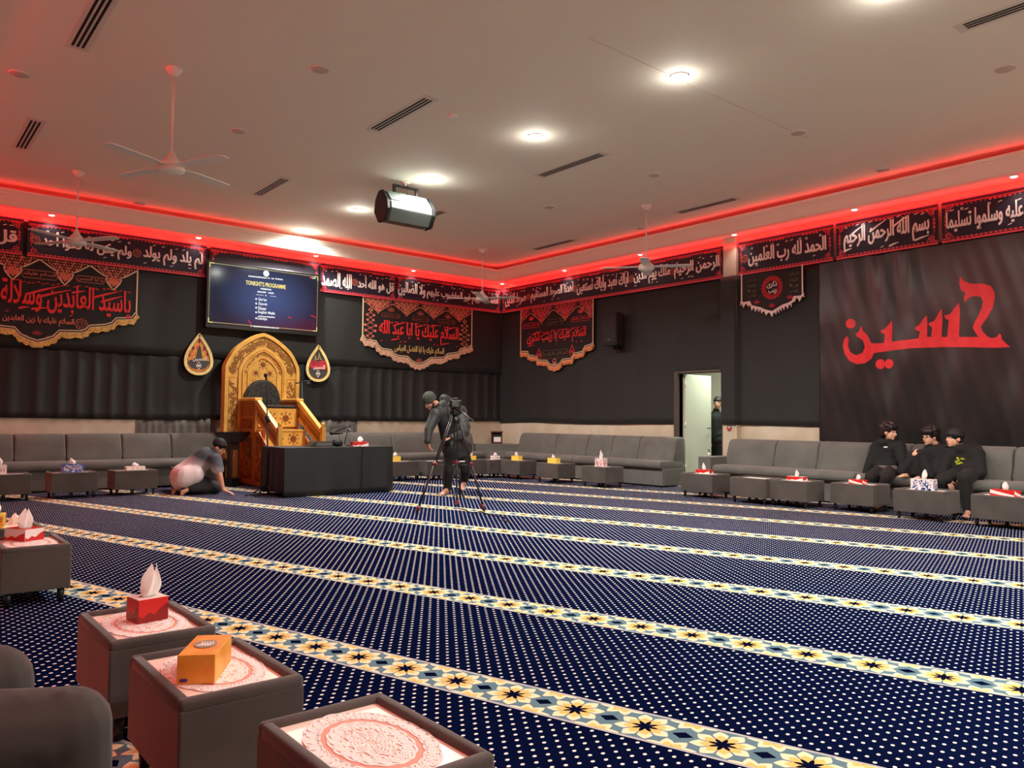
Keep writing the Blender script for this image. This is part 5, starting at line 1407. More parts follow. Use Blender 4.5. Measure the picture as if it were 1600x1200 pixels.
def make_doily(rx, ry):
    rt = empty('lace_doily', (0, 0, 0)); q = Plane((0, 0, 0), (1, 0, 0), (0, 1, 0), (0, 0, 1))
    E_ = lambda k, n, s, j=0.0: (rx * (s + j) * math.cos(2 * math.pi * k / n), ry * (s + j) * math.sin(2 * math.pi * k / n))
    bm = nb(); q.poly(bm, [E_(k, 96, 0.985, 0.02 * math.cos(18 * 2 * math.pi * k / 96)) for k in range(96)], 0.0005, 0.001); shell('underlay', bm, creampaper, rt)
    bm = nb(); q.stroke(bm, [E_(k, 96, 0.705) for k in range(96)], 0.020, 0.001, 0.0016, True); shell('salmon_ring', bm, pinkpaper, rt)
    bm = nb(); w_ = 0.0058
    q.stroke(bm, [E_(k, 144, 0.97, 0.03 * abs(math.sin(18 * math.pi * k / 144))) for k in range(144)], 0.006, 0.001, 0.003, True)
    q.stroke(bm, [E_(k, 72, 0.77, 0.012 * math.cos(24 * 2 * math.pi * k / 72)) for k in range(72)], 0.006, 0.001, 0.003, True)
    q.stroke(bm, [E_(k, 96, 0.64, 0.012 * math.cos(16 * 2 * math.pi * k / 96)) for k in range(96)], 0.006, 0.001, 0.003, True)
    n = 30
    for k in range(n):                     # ring of leaf loops
        a0, a1 = (k + 0.05) / n, (k + 0.95) / n
        pts = [(0.78, a0 + 0.3 * (a1 - a0)), (0.86, a0), (0.95, a0 + 0.2 * (a1 - a0)), (0.985, (a0 + a1) / 2), (0.95, a1 - 0.2 * (a1 - a0)), (0.86, a1), (0.78, a1 - 0.3 * (a1 - a0))]
        ell_ = lambda s, t: (rx * s * math.cos(2 * math.pi * t), ry * s * math.sin(2 * math.pi * t))
        q.stroke(bm, [ell_(s, t) for s, t in pts], w_, 0.001, 0.003, True)
        for j in range(4):
            s = 0.81 + 0.04 * j; q.stroke(bm, [ell_(s, a0 + 0.12 * (a1 - a0)), ell_(s + 0.025, (a0 + a1) / 2), ell_(s, a1 - 0.12 * (a1 - a0))], 0.005, 0.001, 0.0028)
    for n, s0, s1 in ((18, 0.40, 0.63), (10, 0.08, 0.41)):
        for k in range(n):
            a0, a1 = k / n, (k + 1) / n; am = (a0 + a1) / 2
            pts = [(s0, am), (s0 + 0.3 * (s1 - s0), a0 + 0.08 * (a1 - a0)), (s0 + 0.7 * (s1 - s0), a0 + 0.06 * (a1 - a0)), (s1, am), (s0 + 0.7 * (s1 - s0), a1 - 0.06 * (a1 - a0)), (s0 + 0.3 * (s1 - s0), a1 - 0.08 * (a1 - a0))]
            q.stroke(bm, [ell_(s, t) for s, t in pts], w_, 0.001, 0.003, True)
            for j in range(4):
                s = s0 + (s1 - s0) * (0.25 + 0.17 * j); q.stroke(bm, [ell_(s, a0 + 0.15 * (a1 - a0)), ell_(s + 0.03, am), ell_(s, a1 - 0.15 * (a1 - a0))], 0.005, 0.001, 0.0028)
    shell('lace', bm, lace, rt)
    return rt
tabN, tabF, doi = make_table(0.36, 0.525), make_table(0.44, 0.565), make_doily(0.142, 0.222)
near = [(0.967, 1.69, 'closest padded table at the bottom edge, with only a bare lace doily'), (0.856, 2.475, 'padded table at lower left carrying the orange tissue box'), (0.84, 3.19, 'padded table at lower left carrying the red tissue box'),
        (0.795, 5.59, 'padded table at the left edge carrying a red and white tissue box'), (0.79, 6.52, 'padded table at the left edge behind the red and white tissue box')]
gT, gD = 'padded box tables', 'lace doilies'
used = set()
def place(proto, loc, rz, label, group, cat):
    o = proto if id(proto) not in used else dup(proto)
    used.add(id(proto)); o.location = loc; o.rotation_euler = (0, 0, rz); tag(o, label, cat, group); return o
dl_near = ['large white lace doily with a salmon ring on the closest table', 'white lace doily under the orange tissue box', 'white lace doily under the dark red tissue box', 'white lace doily under the red and white tissue box at left', 'white lace doily under the yellow box at the left edge']
for (x, y, s), d_ in zip(near, dl_near):
    place(tabN, (x, y, 0), 0, s, gT, 'table'); place(doi, (x, y, H_T - 0.0178), 0, d_, gD, 'doily')
fx = 9.38 + 0.215
def tables(rows, rz, wall):
    for x, y, lab, dlab in rows:
        place(tabF, (x, y, 0), rz, lab, gT, 'table'); place(doi, (x, y, H_T - 0.0178), rz, dlab, gD, 'doily')
FB = [(fx + 0.03, 7.085), (fx - 0.05, 6.17), (fx, 5.60), (fx + 0.20, 4.83), (fx, 3.94), (fx, 3.10)]
FC = [(fx, 11.36), (fx - 0.02, 10.30), (fx, 9.165)]
FA = [(1.40, 12.13), (2.18, 12.10), (2.96, 12.12), (3.86, 12.28), (7.47, 12.20), (8.12, 12.06), (8.83, 12.0), (9.41, 11.89)]
LB = [('padded table nearest the door, holding a red tissue box', 'white lace doily under the red tissue box nearest the door'), ('padded table on the right wall with only a doily, no box', 'uncovered lace doily on the right wall table without a box'),
      ('padded table under the flat red and white box, right wall', 'white lace doily under the flat box on the right wall table'), ('padded table before the plain hoodie boy, with a small red box', 'white lace doily on the table before the plain hoodie boy'),
      ('padded table under the tall blue floral tissue box', 'white lace doily under the tall blue floral tissue box'), ('padded table at the right edge of the picture', 'white lace doily on the table at the right picture edge')]
LC_ = [('padded right wall table nearest the corner, under a yellow box', 'white lace doily on the right wall table nearest the corner'), ('padded right wall table second from the corner, under a yellow box', 'white lace doily on the right wall table second from the corner'), ('padded table left of the door under a tall patterned box', 'white lace doily under the tall patterned box left of the door')]
LA = [('padded pulpit wall table cut by the left picture edge', 'white lace doily on the pulpit wall table at the left edge'), ('padded table under the blue tissue box with white flecks', 'white lace doily under the blue tissue box with white flecks'), ('padded table under the flat white tissue box', 'white lace doily under the flat white tissue box'),
      ('padded table half hidden behind the kneeling person', 'white lace doily on the table behind the kneeling person'), ('padded table just right of the black desk', 'white lace doily on the table just right of the desk'), ('padded table behind the legs of the bending person', 'white lace doily on the table behind the bending person'),
      ('padded table right of the tripod legs, under a yellow box', 'white lace doily on the table right of the tripod legs'), ('padded table in the room corner under a small white box', 'white lace doily on the room corner table')]
tables([p + l for p, l in zip(FB, LB)], R(-1), 0); tables([p + l for p, l in zip(FC, LC_)], 0, 0); tables([p + l for p, l in zip(FA, LA)], R(90), 0)

# ================================================================ tissue boxes
gX = 'tissue boxes on the tables'
def puff(bm, h, seed, wd=0.045):
    rr = random.Random(seed); n = 16; rows = []
    for j in range(7):
        t = j / 6; r = wd * (0.75 + 0.5 * math.sin(math.pi * t * 0.8)) * (1 - 0.75 * t ** 2)
        rows.append([bm.verts.new((r * (1 + 0.35 * math.sin(3 * a + 1.3 * j * 0.5 + seed)) * math.cos(a) + 0.022 * t * math.sin(seed), r * 0.6 * (1 + 0.3 * math.cos(4 * a + seed)) * math.sin(a) + 0.015 * t * math.cos(seed), h * t * (1 + 0.14 * math.sin(2 * a + seed)))) for a in [2 * math.pi * k / n for k in range(n)]])
    for a, b in zip(rows, rows[1:]):
        for k in range(n): bm.faces.new((a[k], a[(k + 1) % n], b[(k + 1) % n], b[k]))
    bm.faces.new(rows[-1]); bm.faces.new(rows[0])
def tissue_box(loc, rz, size, m, label, pattern=None, pm=None, ph=0.075, seed=1, top=None, film=False):
    rt = empty('tissue_box', loc, rz, label, 'tissue box', gX); sx, sy, sz = size[0] / 2, size[1] / 2, size[2]
    bm = nb(); box(bm, -sx, sx, -sy, sy, 0, sz, 0.0015, 1); shell('carton', bm, m, rt)
    if top:
        bm = nb(); box(bm, -sx + 0.001, sx - 0.001, -sy + 0.001, sy - 0.001, sz, sz + 0.0012); shell('lid_panel', bm, top, rt)
    if pattern:
        bm = nb()
        for o_, u_, n_, wd in (((0, -sy, 0), (1, 0, 0), (0, -1, 0), sx), ((-sx, 0, 0), (0, -1, 0), (-1, 0, 0), sy), ((sx, 0, 0), (0, 1, 0), (1, 0, 0), sy)):
            q = Plane(o_, u_, (0, 0, 1), n_)
            if pattern == 'wave': q.poly(bm, [(-wd * 0.98, 0.003), (wd * 0.98, 0.003), (wd * 0.98, sz * 0.75), (wd * 0.5, sz * 0.55), (wd * 0.1, sz * 0.3), (-wd * 0.3, sz * 0.42), (-wd * 0.7, sz * 0.2), (-wd * 0.98, sz * 0.35)], 0.0003, 0.001)
            elif pattern == 'sweep': q.poly(bm, [(-wd * 0.98, sz * 0.95), (-wd * 0.98, sz * 0.45), (0, sz * 0.2), (wd * 0.98, sz * 0.1), (wd * 0.98, sz * 0.3), (0.2 * wd, sz * 0.55)], 0.0003, 0.001)
            elif pattern == 'floral':
                rr = random.Random(seed)
                for k in range(int(16 * wd * sz / 0.0045) + 10):
                    u, v, r = rr.uniform(-wd * 0.85, wd * 0.85), rr.uniform(0.012, sz - 0.012), rr.uniform(0.008, 0.014)
                    q.poly(bm, [(u + r * (1 + 0.45 * math.cos(5 * a)) * 0.75 * math.cos(a), min(sz - 0.002, max(0.002, v + r * (1 + 0.45 * math.cos(5 * a)) * 0.75 * math.sin(a)))) for a in [j * math.pi / 8 for j in range(16)]], 0.0003, 0.001)
            elif pattern == 'marks':
                for u in (-0.4, 0.1, 0.5): q.poly(bm, [(wd * u, sz * 0.35), (wd * u + 0.012, sz * 0.35), (wd * u + 0.012, sz * 0.65), (wd * u, sz * 0.65)], 0.0003, 0.001)
            elif pattern == 'badge' and n_ == (0, -1, 0): q.poly(bm, [(-wd * 0.85, 0.01), (-wd * 0.8, 0.007), (-wd * 0.5, 0.007), (-wd * 0.42, 0.012), (-wd * 0.45, 0.017), (-wd * 0.8, 0.017)], 0.0003, 0.0012)
        if len(bm.faces): shell('printed_pattern', bm, pm, rt)
        else: bm.free()
    q = Plane((0, 0, sz), (1, 0, 0), (0, 1, 0), (0, 0, 1))
    bm = nb(); q.disc(bm, 0, 0, min(sx, sy) * 0.62, 0.001, 0.0022, 20, min(sx, sy) * 0.62 * (1.25 if sy > sx else 0.8)); shell('slot', bm, slotgrey, rt)
    if film:
        bm = nb(); r_ = min(sx, sy) * 0.5
        for k in range(-2, 3): q.stroke(bm, [(k * r_ * 0.3 - 0.008, -r_ * 0.8), (k * r_ * 0.3 + 0.006, 0), (k * r_ * 0.3, r_ * 0.8)], 0.004, 0.002, 0.0035)
        shell('film_fold', bm, whitepaper, rt)
    elif ph:
        bm = nb(); puff(bm, ph, seed, min(sx, sy) * 0.62); o_ = shell('tissue', bm, tissuem, rt, True); o_.location = (0, 0, sz)
    return rt
TZ = H_T - 0.0145
v = on_z(275, 1063, TZ); v2 = on_z(336, 1061, TZ)
tissue_box((0.824, 2.459, TZ), R(-32), (0.107, 0.215, 0.085), boxorange, 'orange tissue box with a purple badge on the lower left table', 'badge', purple, film=True)
tissue_box((0.858, 3.235, TZ), R(9), (0.114, 0.105, 0.088), boxred, 'dark red cube tissue box on the third table from the bottom', 'wave', mat('deep_red_card', rgb(140, 12, 14), 0.4), 0.11, 2, top=boxwhite)
tissue_box((0.782, 5.745, TZ), R(28), (0.125, 0.19, 0.075), boxwhite, 'white and red tissue box on the table at the left edge', 'wave', boxred, 0.11, 3, top=boxred)
tissue_box((0.71, 6.50, TZ), R(-10), (0.11, 0.19, 0.09), boxyellow, 'yellow tissue box cut by the left picture edge', 'floral', boxorange, 0.11, 4)
bm = nb(); puff(bm, 0.07, 5, 0.045); o_ = shell('crumpled_tissue', bm, tissuem, None, True); o_.location = (0.86, 6.60, TZ); tag(o_, 'crumpled white tissue lying on the table at the left edge', 'tissue')
RD = R(90)
def tbx(t, dx, dy, w_, d_, h_, rz, m, label, *a, **k):
    return tissue_box((t[0] + dx, t[1] + dy, TZ), rz, (w_, d_, h_), m, label, *a, **k)
tbx(FB[0], -0.05, -0.02, 0.11, 0.23, 0.07, 0.1, boxred, 'red tissue box on the table nearest the door', 'wave', boxwhite, 0.09, seed=6)
tbx(FB[2], -0.03, -0.03, 0.11, 0.24, 0.062, 0.0, boxred, 'flat red and white tissue box on the third table right of the door', 'wave', boxwhite, 0.08, seed=7, top=boxwhite)
tbx(FB[3], -0.05, 0.0, 0.11, 0.19, 0.062, -0.1, boxred, 'small red tissue box on the table before the plain hoodie boy', 'sweep', boxwhite, 0.06, seed=8)
tbx(FB[4], -0.06, 0.0, 0.12, 0.25, 0.135, 0.0, boxwhite, 'tall blue floral tissue box before the seated boys', 'floral', boxblue, 0.10, seed=9)
tbx(FB[5], -0.05, 0.0, 0.12, 0.26, 0.072, -0.2, boxred, 'red tissue box at the right edge of the picture', 'sweep', boxwhite, 0.08, seed=10)
tbx(FC[0], -0.03, 0.02, 0.11, 0.19, 0.095, 0.1, boxyellow, 'yellow tissue box on the right wall table nearest the corner', None, None, 0.07, seed=11)
tbx(FC[1], -0.03, 0.02, 0.11, 0.21, 0.10, 0.1, boxyellow, 'yellow tissue box on the second right wall table from the corner', None, None, 0.06, seed=12)
tbx(FC[2], -0.03, 0.0, 0.12, 0.17, 0.145, 0.1, boxwhite, 'tall white patterned tissue box on the table left of the door', 'floral', mat('pink_print', rgb(196, 120, 130), 0.5), 0.12, seed=13)
tbx(FA[4], -0.11, 0.0, 0.2, 0.11, 0.10, 0.0, boxyellow, 'yellow tissue box on the table just right of the desk', None, None, 0.07, seed=14)
tbx(FA[6], 0.06, -0.04, 0.2, 0.11, 0.085, 0.0, boxyellow, 'yellow tissue box seen between the tripod legs', None, None, 0.08, seed=15)
tbx(FA[7], 0.0, -0.04, 0.15, 0.11, 0.08, 0.0, boxwhite, 'small white tissue box with dark marks on the corner table', 'marks', blackmatte, 0.06, seed=16)
tbx(FA[0], -0.06, -0.04, 0.15, 0.12, 0.13, 0.0, boxwhite, 'white cube tissue box at the left edge on a pulpit wall table', 'marks', slotgrey, 0.12, seed=17)
tbx(FA[1], 0.0, -0.04, 0.26, 0.12, 0.12, 0.0, boxblue, 'blue tissue box with white flecks on a pulpit wall table', 'floral', boxwhite, 0.075, seed=18)
tbx(FA[2], 0.02, -0.03, 0.25, 0.13, 0.062, 0.0, boxwhite, 'flat white tissue box on the table left of the kneeling person', 'marks', slotgrey, 0.05, seed=19)
p = on_desk(566, 698) + uy * 0.09
o_ = tissue_box((p.x, p.y, DH + 0.004), da - 0.1, (0.245, 0.12, 0.07), boxred, 'flat red and white tissue box on the black desk', 'wave', boxwhite, 0.075, seed=20)
# bottle on the sofa arm
p = on_z(1109.5, 717.5, 0.561)
rt = empty('pump_bottle', (10.38, 7.57, 0.561), 0, 'small white pump bottle on the sofa arm beside the door', 'bottle')
bm = nb(); lathe(bm, [(0, 0), (0.022, 0), (0.022, 0.05), (0.012, 0.065), (0, 0.065)], (0, 0, 0), 14); shell('bottle', bm, whitepaper, rt)
bm = nb(); lathe(bm, [(0, 0.065), (0.012, 0.065), (0.012, 0.085), (0.005, 0.088), (0.005, 0.11), (0, 0.11)], (0, 0, 0), 12); box(bm, -0.03, 0.006, -0.006, 0.006, 0.105, 0.114); shell('pump', bm, blackplastic, rt)
# ================================================================ people
def cap(bm, a, b, ra, rb, seg=12):
    a, b = Vector(a), Vector(b)
    if (b - a).length > 1e-5: tube(bm, [a, b], [ra, rb], seg)
    ell(bm, a, ra, ra, ra, su=seg, sv=8); ell(bm, b, rb, rb, rb, su=seg, sv=8)
def chain(bm, pts, rad):
    for (p, q), (r, s) in zip(zip(pts, pts[1:]), zip(rad, rad[1:])): cap(bm, p, q, r, s)
def remeshed(name, bm, m, voxel, parent, it=4, extra=None):
    me = bpy.data.meshes.new(name); bm.to_mesh(me); bm.free()
    o = bpy.data.objects.new(name, me); COL.objects.link(o)
    r = o.modifiers.new('r', 'REMESH'); r.mode = 'VOXEL'; r.voxel_size = voxel
    s = o.modifiers.new('s', 'SMOOTH'); s.iterations = it; s.factor = 0.5
    dg = bpy.context.evaluated_depsgraph_get(); dg.update()
    me2 = bpy.data.meshes.new_from_object(o.evaluated_get(dg))
    me2.name = name
    bpy.data.objects.remove(o); bpy.data.meshes.remove(me)
    ms = m if isinstance(m, (list, tuple)) else [m]
    me2.materials.clear()
    for k in ms: me2.materials.append(k)
    for p in me2.polygons: p.material_index = 0
    if extra:
        b2 = nb(); b2.from_mesh(me2); extra(b2); b2.to_mesh(me2); b2.free()
    for p in me2.polygons: p.use_smooth = True
    o = bpy.data.objects.new(name, me2); COL.objects.link(o)
    if parent:
        o.parent = parent; o.matrix_parent_inverse = Matrix.Translation(-parent.location)
    return o
UP = Vector((0, 0, 1)); RT = Vector((0.7701, -0.6379, 0)); FW = Vector((0.6379, 0.7701, 0)); TC = -FW
def basis(f, up):
    f = f.normalized(); r = f.cross(up).normalized(); u = r.cross(f).normalized()
    return r, f, u, Matrix((r, f, u)).transposed()
def head(bm, c, f, up, s=1.0):
    r, f, u, m = basis(f, up); P = lambda a, b, c_: c + (r * a + f * b + u * c_) * s
    E = lambda a, b, c_, x, y, z: ell(bm, P(a, b, c_), x * s, y * s, z * s, m, 16, 12)
    E(0, -0.008, 0.028, 0.074, 0.092, 0.09); E(0, 0.026, -0.045, 0.058, 0.064, 0.066); E(0, 0.062, -0.092, 0.026, 0.022, 0.022)
    E(0, 0.062, 0.022, 0.055, 0.022, 0.03); E(0.036, 0.06, -0.03, 0.022, 0.02, 0.022); E(-0.036, 0.06, -0.03, 0.022, 0.02, 0.022)
    cap(bm, P(0, 0.085, 0.006), P(0, 0.108, -0.03), 0.009 * s, 0.014 * s, 8)
    E(0, 0.084, -0.066, 0.024, 0.012, 0.012)
    for k in (-1, 1): E(k * 0.077, -0.005, -0.012, 0.011, 0.024, 0.032)
def face_extra(c, f, up, s=1.0, beard=False):
    r, f, u, m = basis(f, up); P = lambda a, b, c_: c + (r * a + f * b + u * c_) * s
    def go(bm):
        for k in (-1, 1):
            ell(bm, P(k * 0.031, 0.082, 0.008), 0.014 * s, 0.008 * s, 0.008 * s, m, 10, 6, mi=3)
            ell(bm, P(k * 0.031, 0.088, 0.008), 0.007 * s, 0.004 * s, 0.007 * s, m, 8, 6, mi=1)
            ell(bm, P(k * 0.033, 0.083, 0.034), 0.02 * s, 0.007 * s, 0.0055 * s, m, 10, 6, mi=1)
        ell(bm, P(0, 0.093, -0.064), 0.022 * s, 0.007 * s, 0.008 * s, m, 10, 6, mi=2)
        if beard: pass
    return go
def hand(bm, w, d, n, curl=0.5, s=1.0, thumb=1):
    """w wrist, d finger direction, n back-of-hand normal"""
    d = d.normalized(); n = (n - d * n.dot(d)).normalized(); r = d.cross(n)
    for t, x in ((0.02, 0.024), (0.055, 0.034), (0.085, 0.036)):
        for k in (-1, -0.3, 0.3, 1): ell(bm, w + (d * t + r * (k * (x - 0.011))) * s, 0.014 * s, 0.014 * s, 0.014 * s, None, 8, 6)
    for k, ln in ((-1.5, 0.062), (-0.5, 0.075), (0.5, 0.08), (1.5, 0.07)):
        b = w + (d * 0.09 + r * (0.0185 * k)) * s
        d1 = (d * math.cos(curl * 0.6) - n * math.sin(curl * 0.6)); d2 = (d * math.cos(curl * 1.5) - n * math.sin(curl * 1.5))
        m_ = b + d1 * ln * 0.5 * s; e = m_ + d2 * ln * 0.5 * s
        chain(bm, [b, m_, e], [0.0098 * s, 0.009 * s, 0.0078 * s])
    b = w + (d * 0.03 + r * (thumb * 0.03)) * s; m_ = b + (d * 0.03 + r * thumb * 0.028 - n * 0.01) * s; e = m_ + (d * 0.032 + r * thumb * 0.008 - n * 0.01) * s
    chain(bm, [b, m_, e], [0.013 * s, 0.011 * s, 0.009 * s])
def foot(bm, ankle, toe, s=1.0, up=UP):
    d = (toe - ankle); dh = d.normalized(); side = dh.cross(up).normalized()
    heel = ankle - dh * 0.05 * s - up * 0.03 * s
    cap(bm, ankle, heel, 0.034 * s, 0.032 * s); ball = ankle + d * 0.66
    cap(bm, ankle, ball, 0.036 * s, 0.028 * s); cap(bm, heel, ball, 0.03 * s, 0.024 * s)
    for k in range(5):
        b = ball + side * ((k - 2) * 0.0165 * s); cap(bm, ball + side * ((k - 2) * 0.01 * s), b + dh * (0.07 - abs(k - 1) * 0.007) * s, 0.018 * s, (0.0125 if k == 0 else 0.0095) * s, 8)
WHITE_EYE = mat('eye_white', rgb(220, 210, 204), 0.3)
def skin_set(m): return [m, eyem, lipm, WHITE_EYE]
def hair(parent, c, f, up, m, s=1.0, fringe=True, shag=0.0, seed=1):
    r, f, u, mm = basis(f, up); P = lambda a, b, c_: c + (r * a + f * b + u * c_) * s; bm = nb()
    ell(bm, P(0, -0.022, 0.045), 0.083 * s, 0.092 * s, 0.086 * s, mm, 16, 12); ell(bm, P(0, -0.06, -0.01), 0.07 * s, 0.05 * s, 0.07 * s, mm, 14, 10)
    if fringe:
        for k in range(-3, 4): ell(bm, P(k * 0.021, 0.07 - abs(k) * 0.006, 0.062), 0.02 * s, 0.026 * s, 0.032 * s, mm, 10, 8)
    rr = random.Random(seed)
    for k in range(int(40 * (0.4 + shag))):
        a, b = rr.uniform(0, 6.28), rr.uniform(0.0, 1.35)
        q = Vector((math.cos(a) * math.sin(b), math.sin(a) * math.sin(b), math.cos(b)))
        if q.y > 0.5 and q.z < 0.5: continue
        ell(bm, P(q.x * 0.08, -0.02 + q.y * 0.09, 0.045 + q.z * 0.085), 0.02 * s, 0.02 * s, 0.017 * s, mm, 8, 6)
    return remeshed('hair', bm, m, 0.009, parent, 2)
def knitcap(name, parent, c, f, up, m, s=1.0, low=0.02):
    r, f, u, mm = basis(f, up); P = lambda a, b, c_: c + (r * a + f * b + u * c_) * s; bm = nb()
    ell(bm, P(0, -0.012, 0.05), 0.088 * s, 0.105 * s, 0.09 * s, mm, 18, 12)
    for k in range(20):
        a = 2 * math.pi * k / 20; cap(bm, P(0.083 * math.cos(a), -0.01 + 0.098 * math.sin(a), low + 0.012 + 0.012 * math.sin(a)), P(0.083 * math.cos(a + 0.32), -0.01 + 0.098 * math.sin(a + 0.32), low + 0.012 + 0.012 * math.sin(a + 0.32)), 0.013 * s, 0.013 * s, 8)
    return remeshed(name, bm, m, 0.009, parent, 3)
def body_core(bm, J, s=1.0):
    """one skin figure from joints"""
    cap(bm, J['hipL'], J['hipR'], 0.085 * s, 0.085 * s); cap(bm, J['pelvis'], J['chest'], 0.105 * s, 0.115 * s); cap(bm, J['shL'], J['shR'], 0.055 * s, 0.055 * s); cap(bm, J['chest'], J['neck'], 0.09 * s, 0.055 * s)
    cap(bm, J['neck'], J['headb'], 0.05 * s, 0.046 * s)
    for k in 'LR':
        chain(bm, [J['sh' + k], J['el' + k], J['wr' + k]], [0.046 * s, 0.038 * s, 0.026 * s])
        chain(bm, [J['hip' + k], J['kn' + k], J['an' + k]], [0.078 * s, 0.054 * s, 0.036 * s])
def person(label, J, f, up, sk, s=1.0, hands=(0.5, 0.5), hdir=None, hnorm=None, feet=True, vox=0.0085):
    root = empty('person', Vector((J['pelvis'].x, J['pelvis'].y, 0)), 0, label, 'person')
    bm = nb(); body_core(bm, J, s); head(bm, J['head'], f, up, s)
    for i, k in enumerate('LR'):
        d = (hdir or {}).get(k, J['wr' + k] - J['el' + k]); n = (hnorm or {}).get(k, TC)
        hand(bm, J['wr' + k], d, n, hands[i], s, 1 if k == 'L' else -1)
        if feet: foot(bm, J['an' + k], J['to' + k], s, J.get('fu' + k, UP))
    remeshed('body', bm, skin_set(sk), vox, root, 3, face_extra(J['head'], f, up, s))
    return root
def top(root, J, m, name='hoodie', infl=0.03, hem=0.0, sl=1.0, s=1.0, extras=None, vox=0.014, belly=1.0):
    bm = nb(); i = infl
    cap(bm, J['pelvis'] + (J['chest'] - J['pelvis']) * (0.05 - hem), J['chest'], (0.125 + i) * s * belly, (0.13 + i) * s)
    cap(bm, J['hipL'] * 0.75 + J['chest'] * 0.25, J['hipR'] * 0.75 + J['chest'] * 0.25, (0.10 + i * 0.8) * s * belly, (0.10 + i * 0.8) * s * belly)
    cap(bm, J['shL'], J['shR'], (0.062 + i) * s, (0.062 + i) * s); cap(bm, J['chest'], J['neck'], (0.11 + i * 0.6) * s, (0.062 + i * 0.3) * s)
    for k in 'LR':
        e = J['el' + k] + (J['wr' + k] - J['el' + k]) * sl if sl >= 0 else None
        if sl > 0: chain(bm, [J['sh' + k], J['el' + k], e], [(0.055 + i) * s, (0.043 + i * 0.8) * s, (0.033 + i * 0.55) * s])
        else: cap(bm, J['sh' + k], J['sh' + k] + (J['el' + k] - J['sh' + k]) * 0.62, (0.055 + i) * s, (0.05 + i) * s)
    if extras: extras(bm)
    return remeshed(name, bm, m, vox, root, 3)
def pants(root, J, m, infl=0.02, s=1.0, end=0.93, name='trousers', extras=None, vox=0.014):
    bm = nb(); cap(bm, J['hipL'], J['hipR'], (0.10 + infl) * s, (0.10 + infl) * s); cap(bm, (J['hipL'] + J['hipR']) / 2, J['pelvis'], (0.11 + infl) * s, (0.11 + infl * 0.8) * s)
    for k in 'LR':
        a = J['kn' + k] + (J['an' + k] - J['kn' + k]) * end
        chain(bm, [J['hip' + k], J['kn' + k], a], [(0.088 + infl) * s, (0.06 + infl) * s, (0.042 + infl * 0.9) * s])
    if extras: extras(bm)
    return remeshed(name, bm, m, vox, root, 3)

# ---- man bending at the tripod
D = 11.45
J = dict(pelvis=at(712, 697, 11.65), chest=at(700, 655, 11.5), neck=at(690, 639, 11.42), headb=at(680, 630, 11.38), head=at(671.5, 627, 11.33),
         shL=at(681, 648, 11.22), shR=at(720, 643, 11.75), elL=at(670, 671, 11.1), elR=at(727, 676, 11.45), wrL=at(668, 690, 11.02), wrR=at(706, 684, 11.1),
         hipL=at(704, 702, 11.55), hipR=at(721, 702, 11.8), knL=at(701, 737, 11.4), knR=at(727, 735, 11.75), anL=at(699, 768, 11.5), anR=at(725.5, 759, 12.0))
J['anL'].z = 0.075; fl_ = on_z(687, 774.5, 0.025); J['toL'] = fl_
J['anR'].z = 0.17; J['toR'] = on_z(721, 768, 0.03)
f_ = RT * -0.5 + UP * -0.62 + TC * 0.6; u_ = RT * -0.35 + UP * 0.75 + TC * 0.5
p1 = person('bearded person in charcoal jacket and beanie bending behind the tripod', J, f_, u_, skin, 1.0, (0.7, 0.9), {'R': RT * -1 + UP * -0.25, 'L': UP * -1 + RT * 0.25}, {'R': UP, 'L': RT * -1 + TC})
def hoodx(bm):
    cap(bm, at(694, 623, 11.5), at(706, 632, 11.6), 0.07, 0.085); cap(bm, at(688, 634, 11.35), at(700, 630, 11.6), 0.06, 0.075)
    for k in (0.35, 0.55, 0.75): cap(bm, J['shR'] + (J['elR'] - J['shR']) * k, J['shR'] + (J['elR'] - J['shR']) * (k + 0.02), 0.098, 0.098)
    cap(bm, at(705, 700, 11.5), at(724, 700, 11.8), 0.15, 0.15)
top(p1, J, charcoal, 'jacket', 0.035, 0.15, 0.97, extras=hoodx)
bm = nb(); chain(bm, [at(686, 642, 11.25), at(692, 660, 11.28), at(697, 690, 11.36)], [0.05, 0.085, 0.07]); remeshed('black_scarf', bm, hoodie, 0.014, p1, 3)
pants(p1, J, trouser, 0.022)
knitcap('beanie', p1, J['head'], f_, u_, beanie_m, 1.05, 0.012)
r_, ff, uu, mm = basis(f_, u_)
bm = nb(); P = lambda a, b, c_: J['head'] + r_ * a + ff * b + uu * c_
for a in (-0.05, -0.025, 0, 0.025, 0.05): ell(bm, P(a, 0.062 - abs(a) * 0.5, -0.085 + abs(a) * 0.5), 0.02, 0.022, 0.024, mm)
for k in (-1, 1): cap(bm, P(k * 0.058, 0.03, -0.07), P(k * 0.066, 0.005, -0.01), 0.02, 0.014)
ell(bm, P(0, 0.09, -0.052), 0.026, 0.01, 0.006, mm); remeshed('beard', bm, beardm, 0.008, p1, 2)

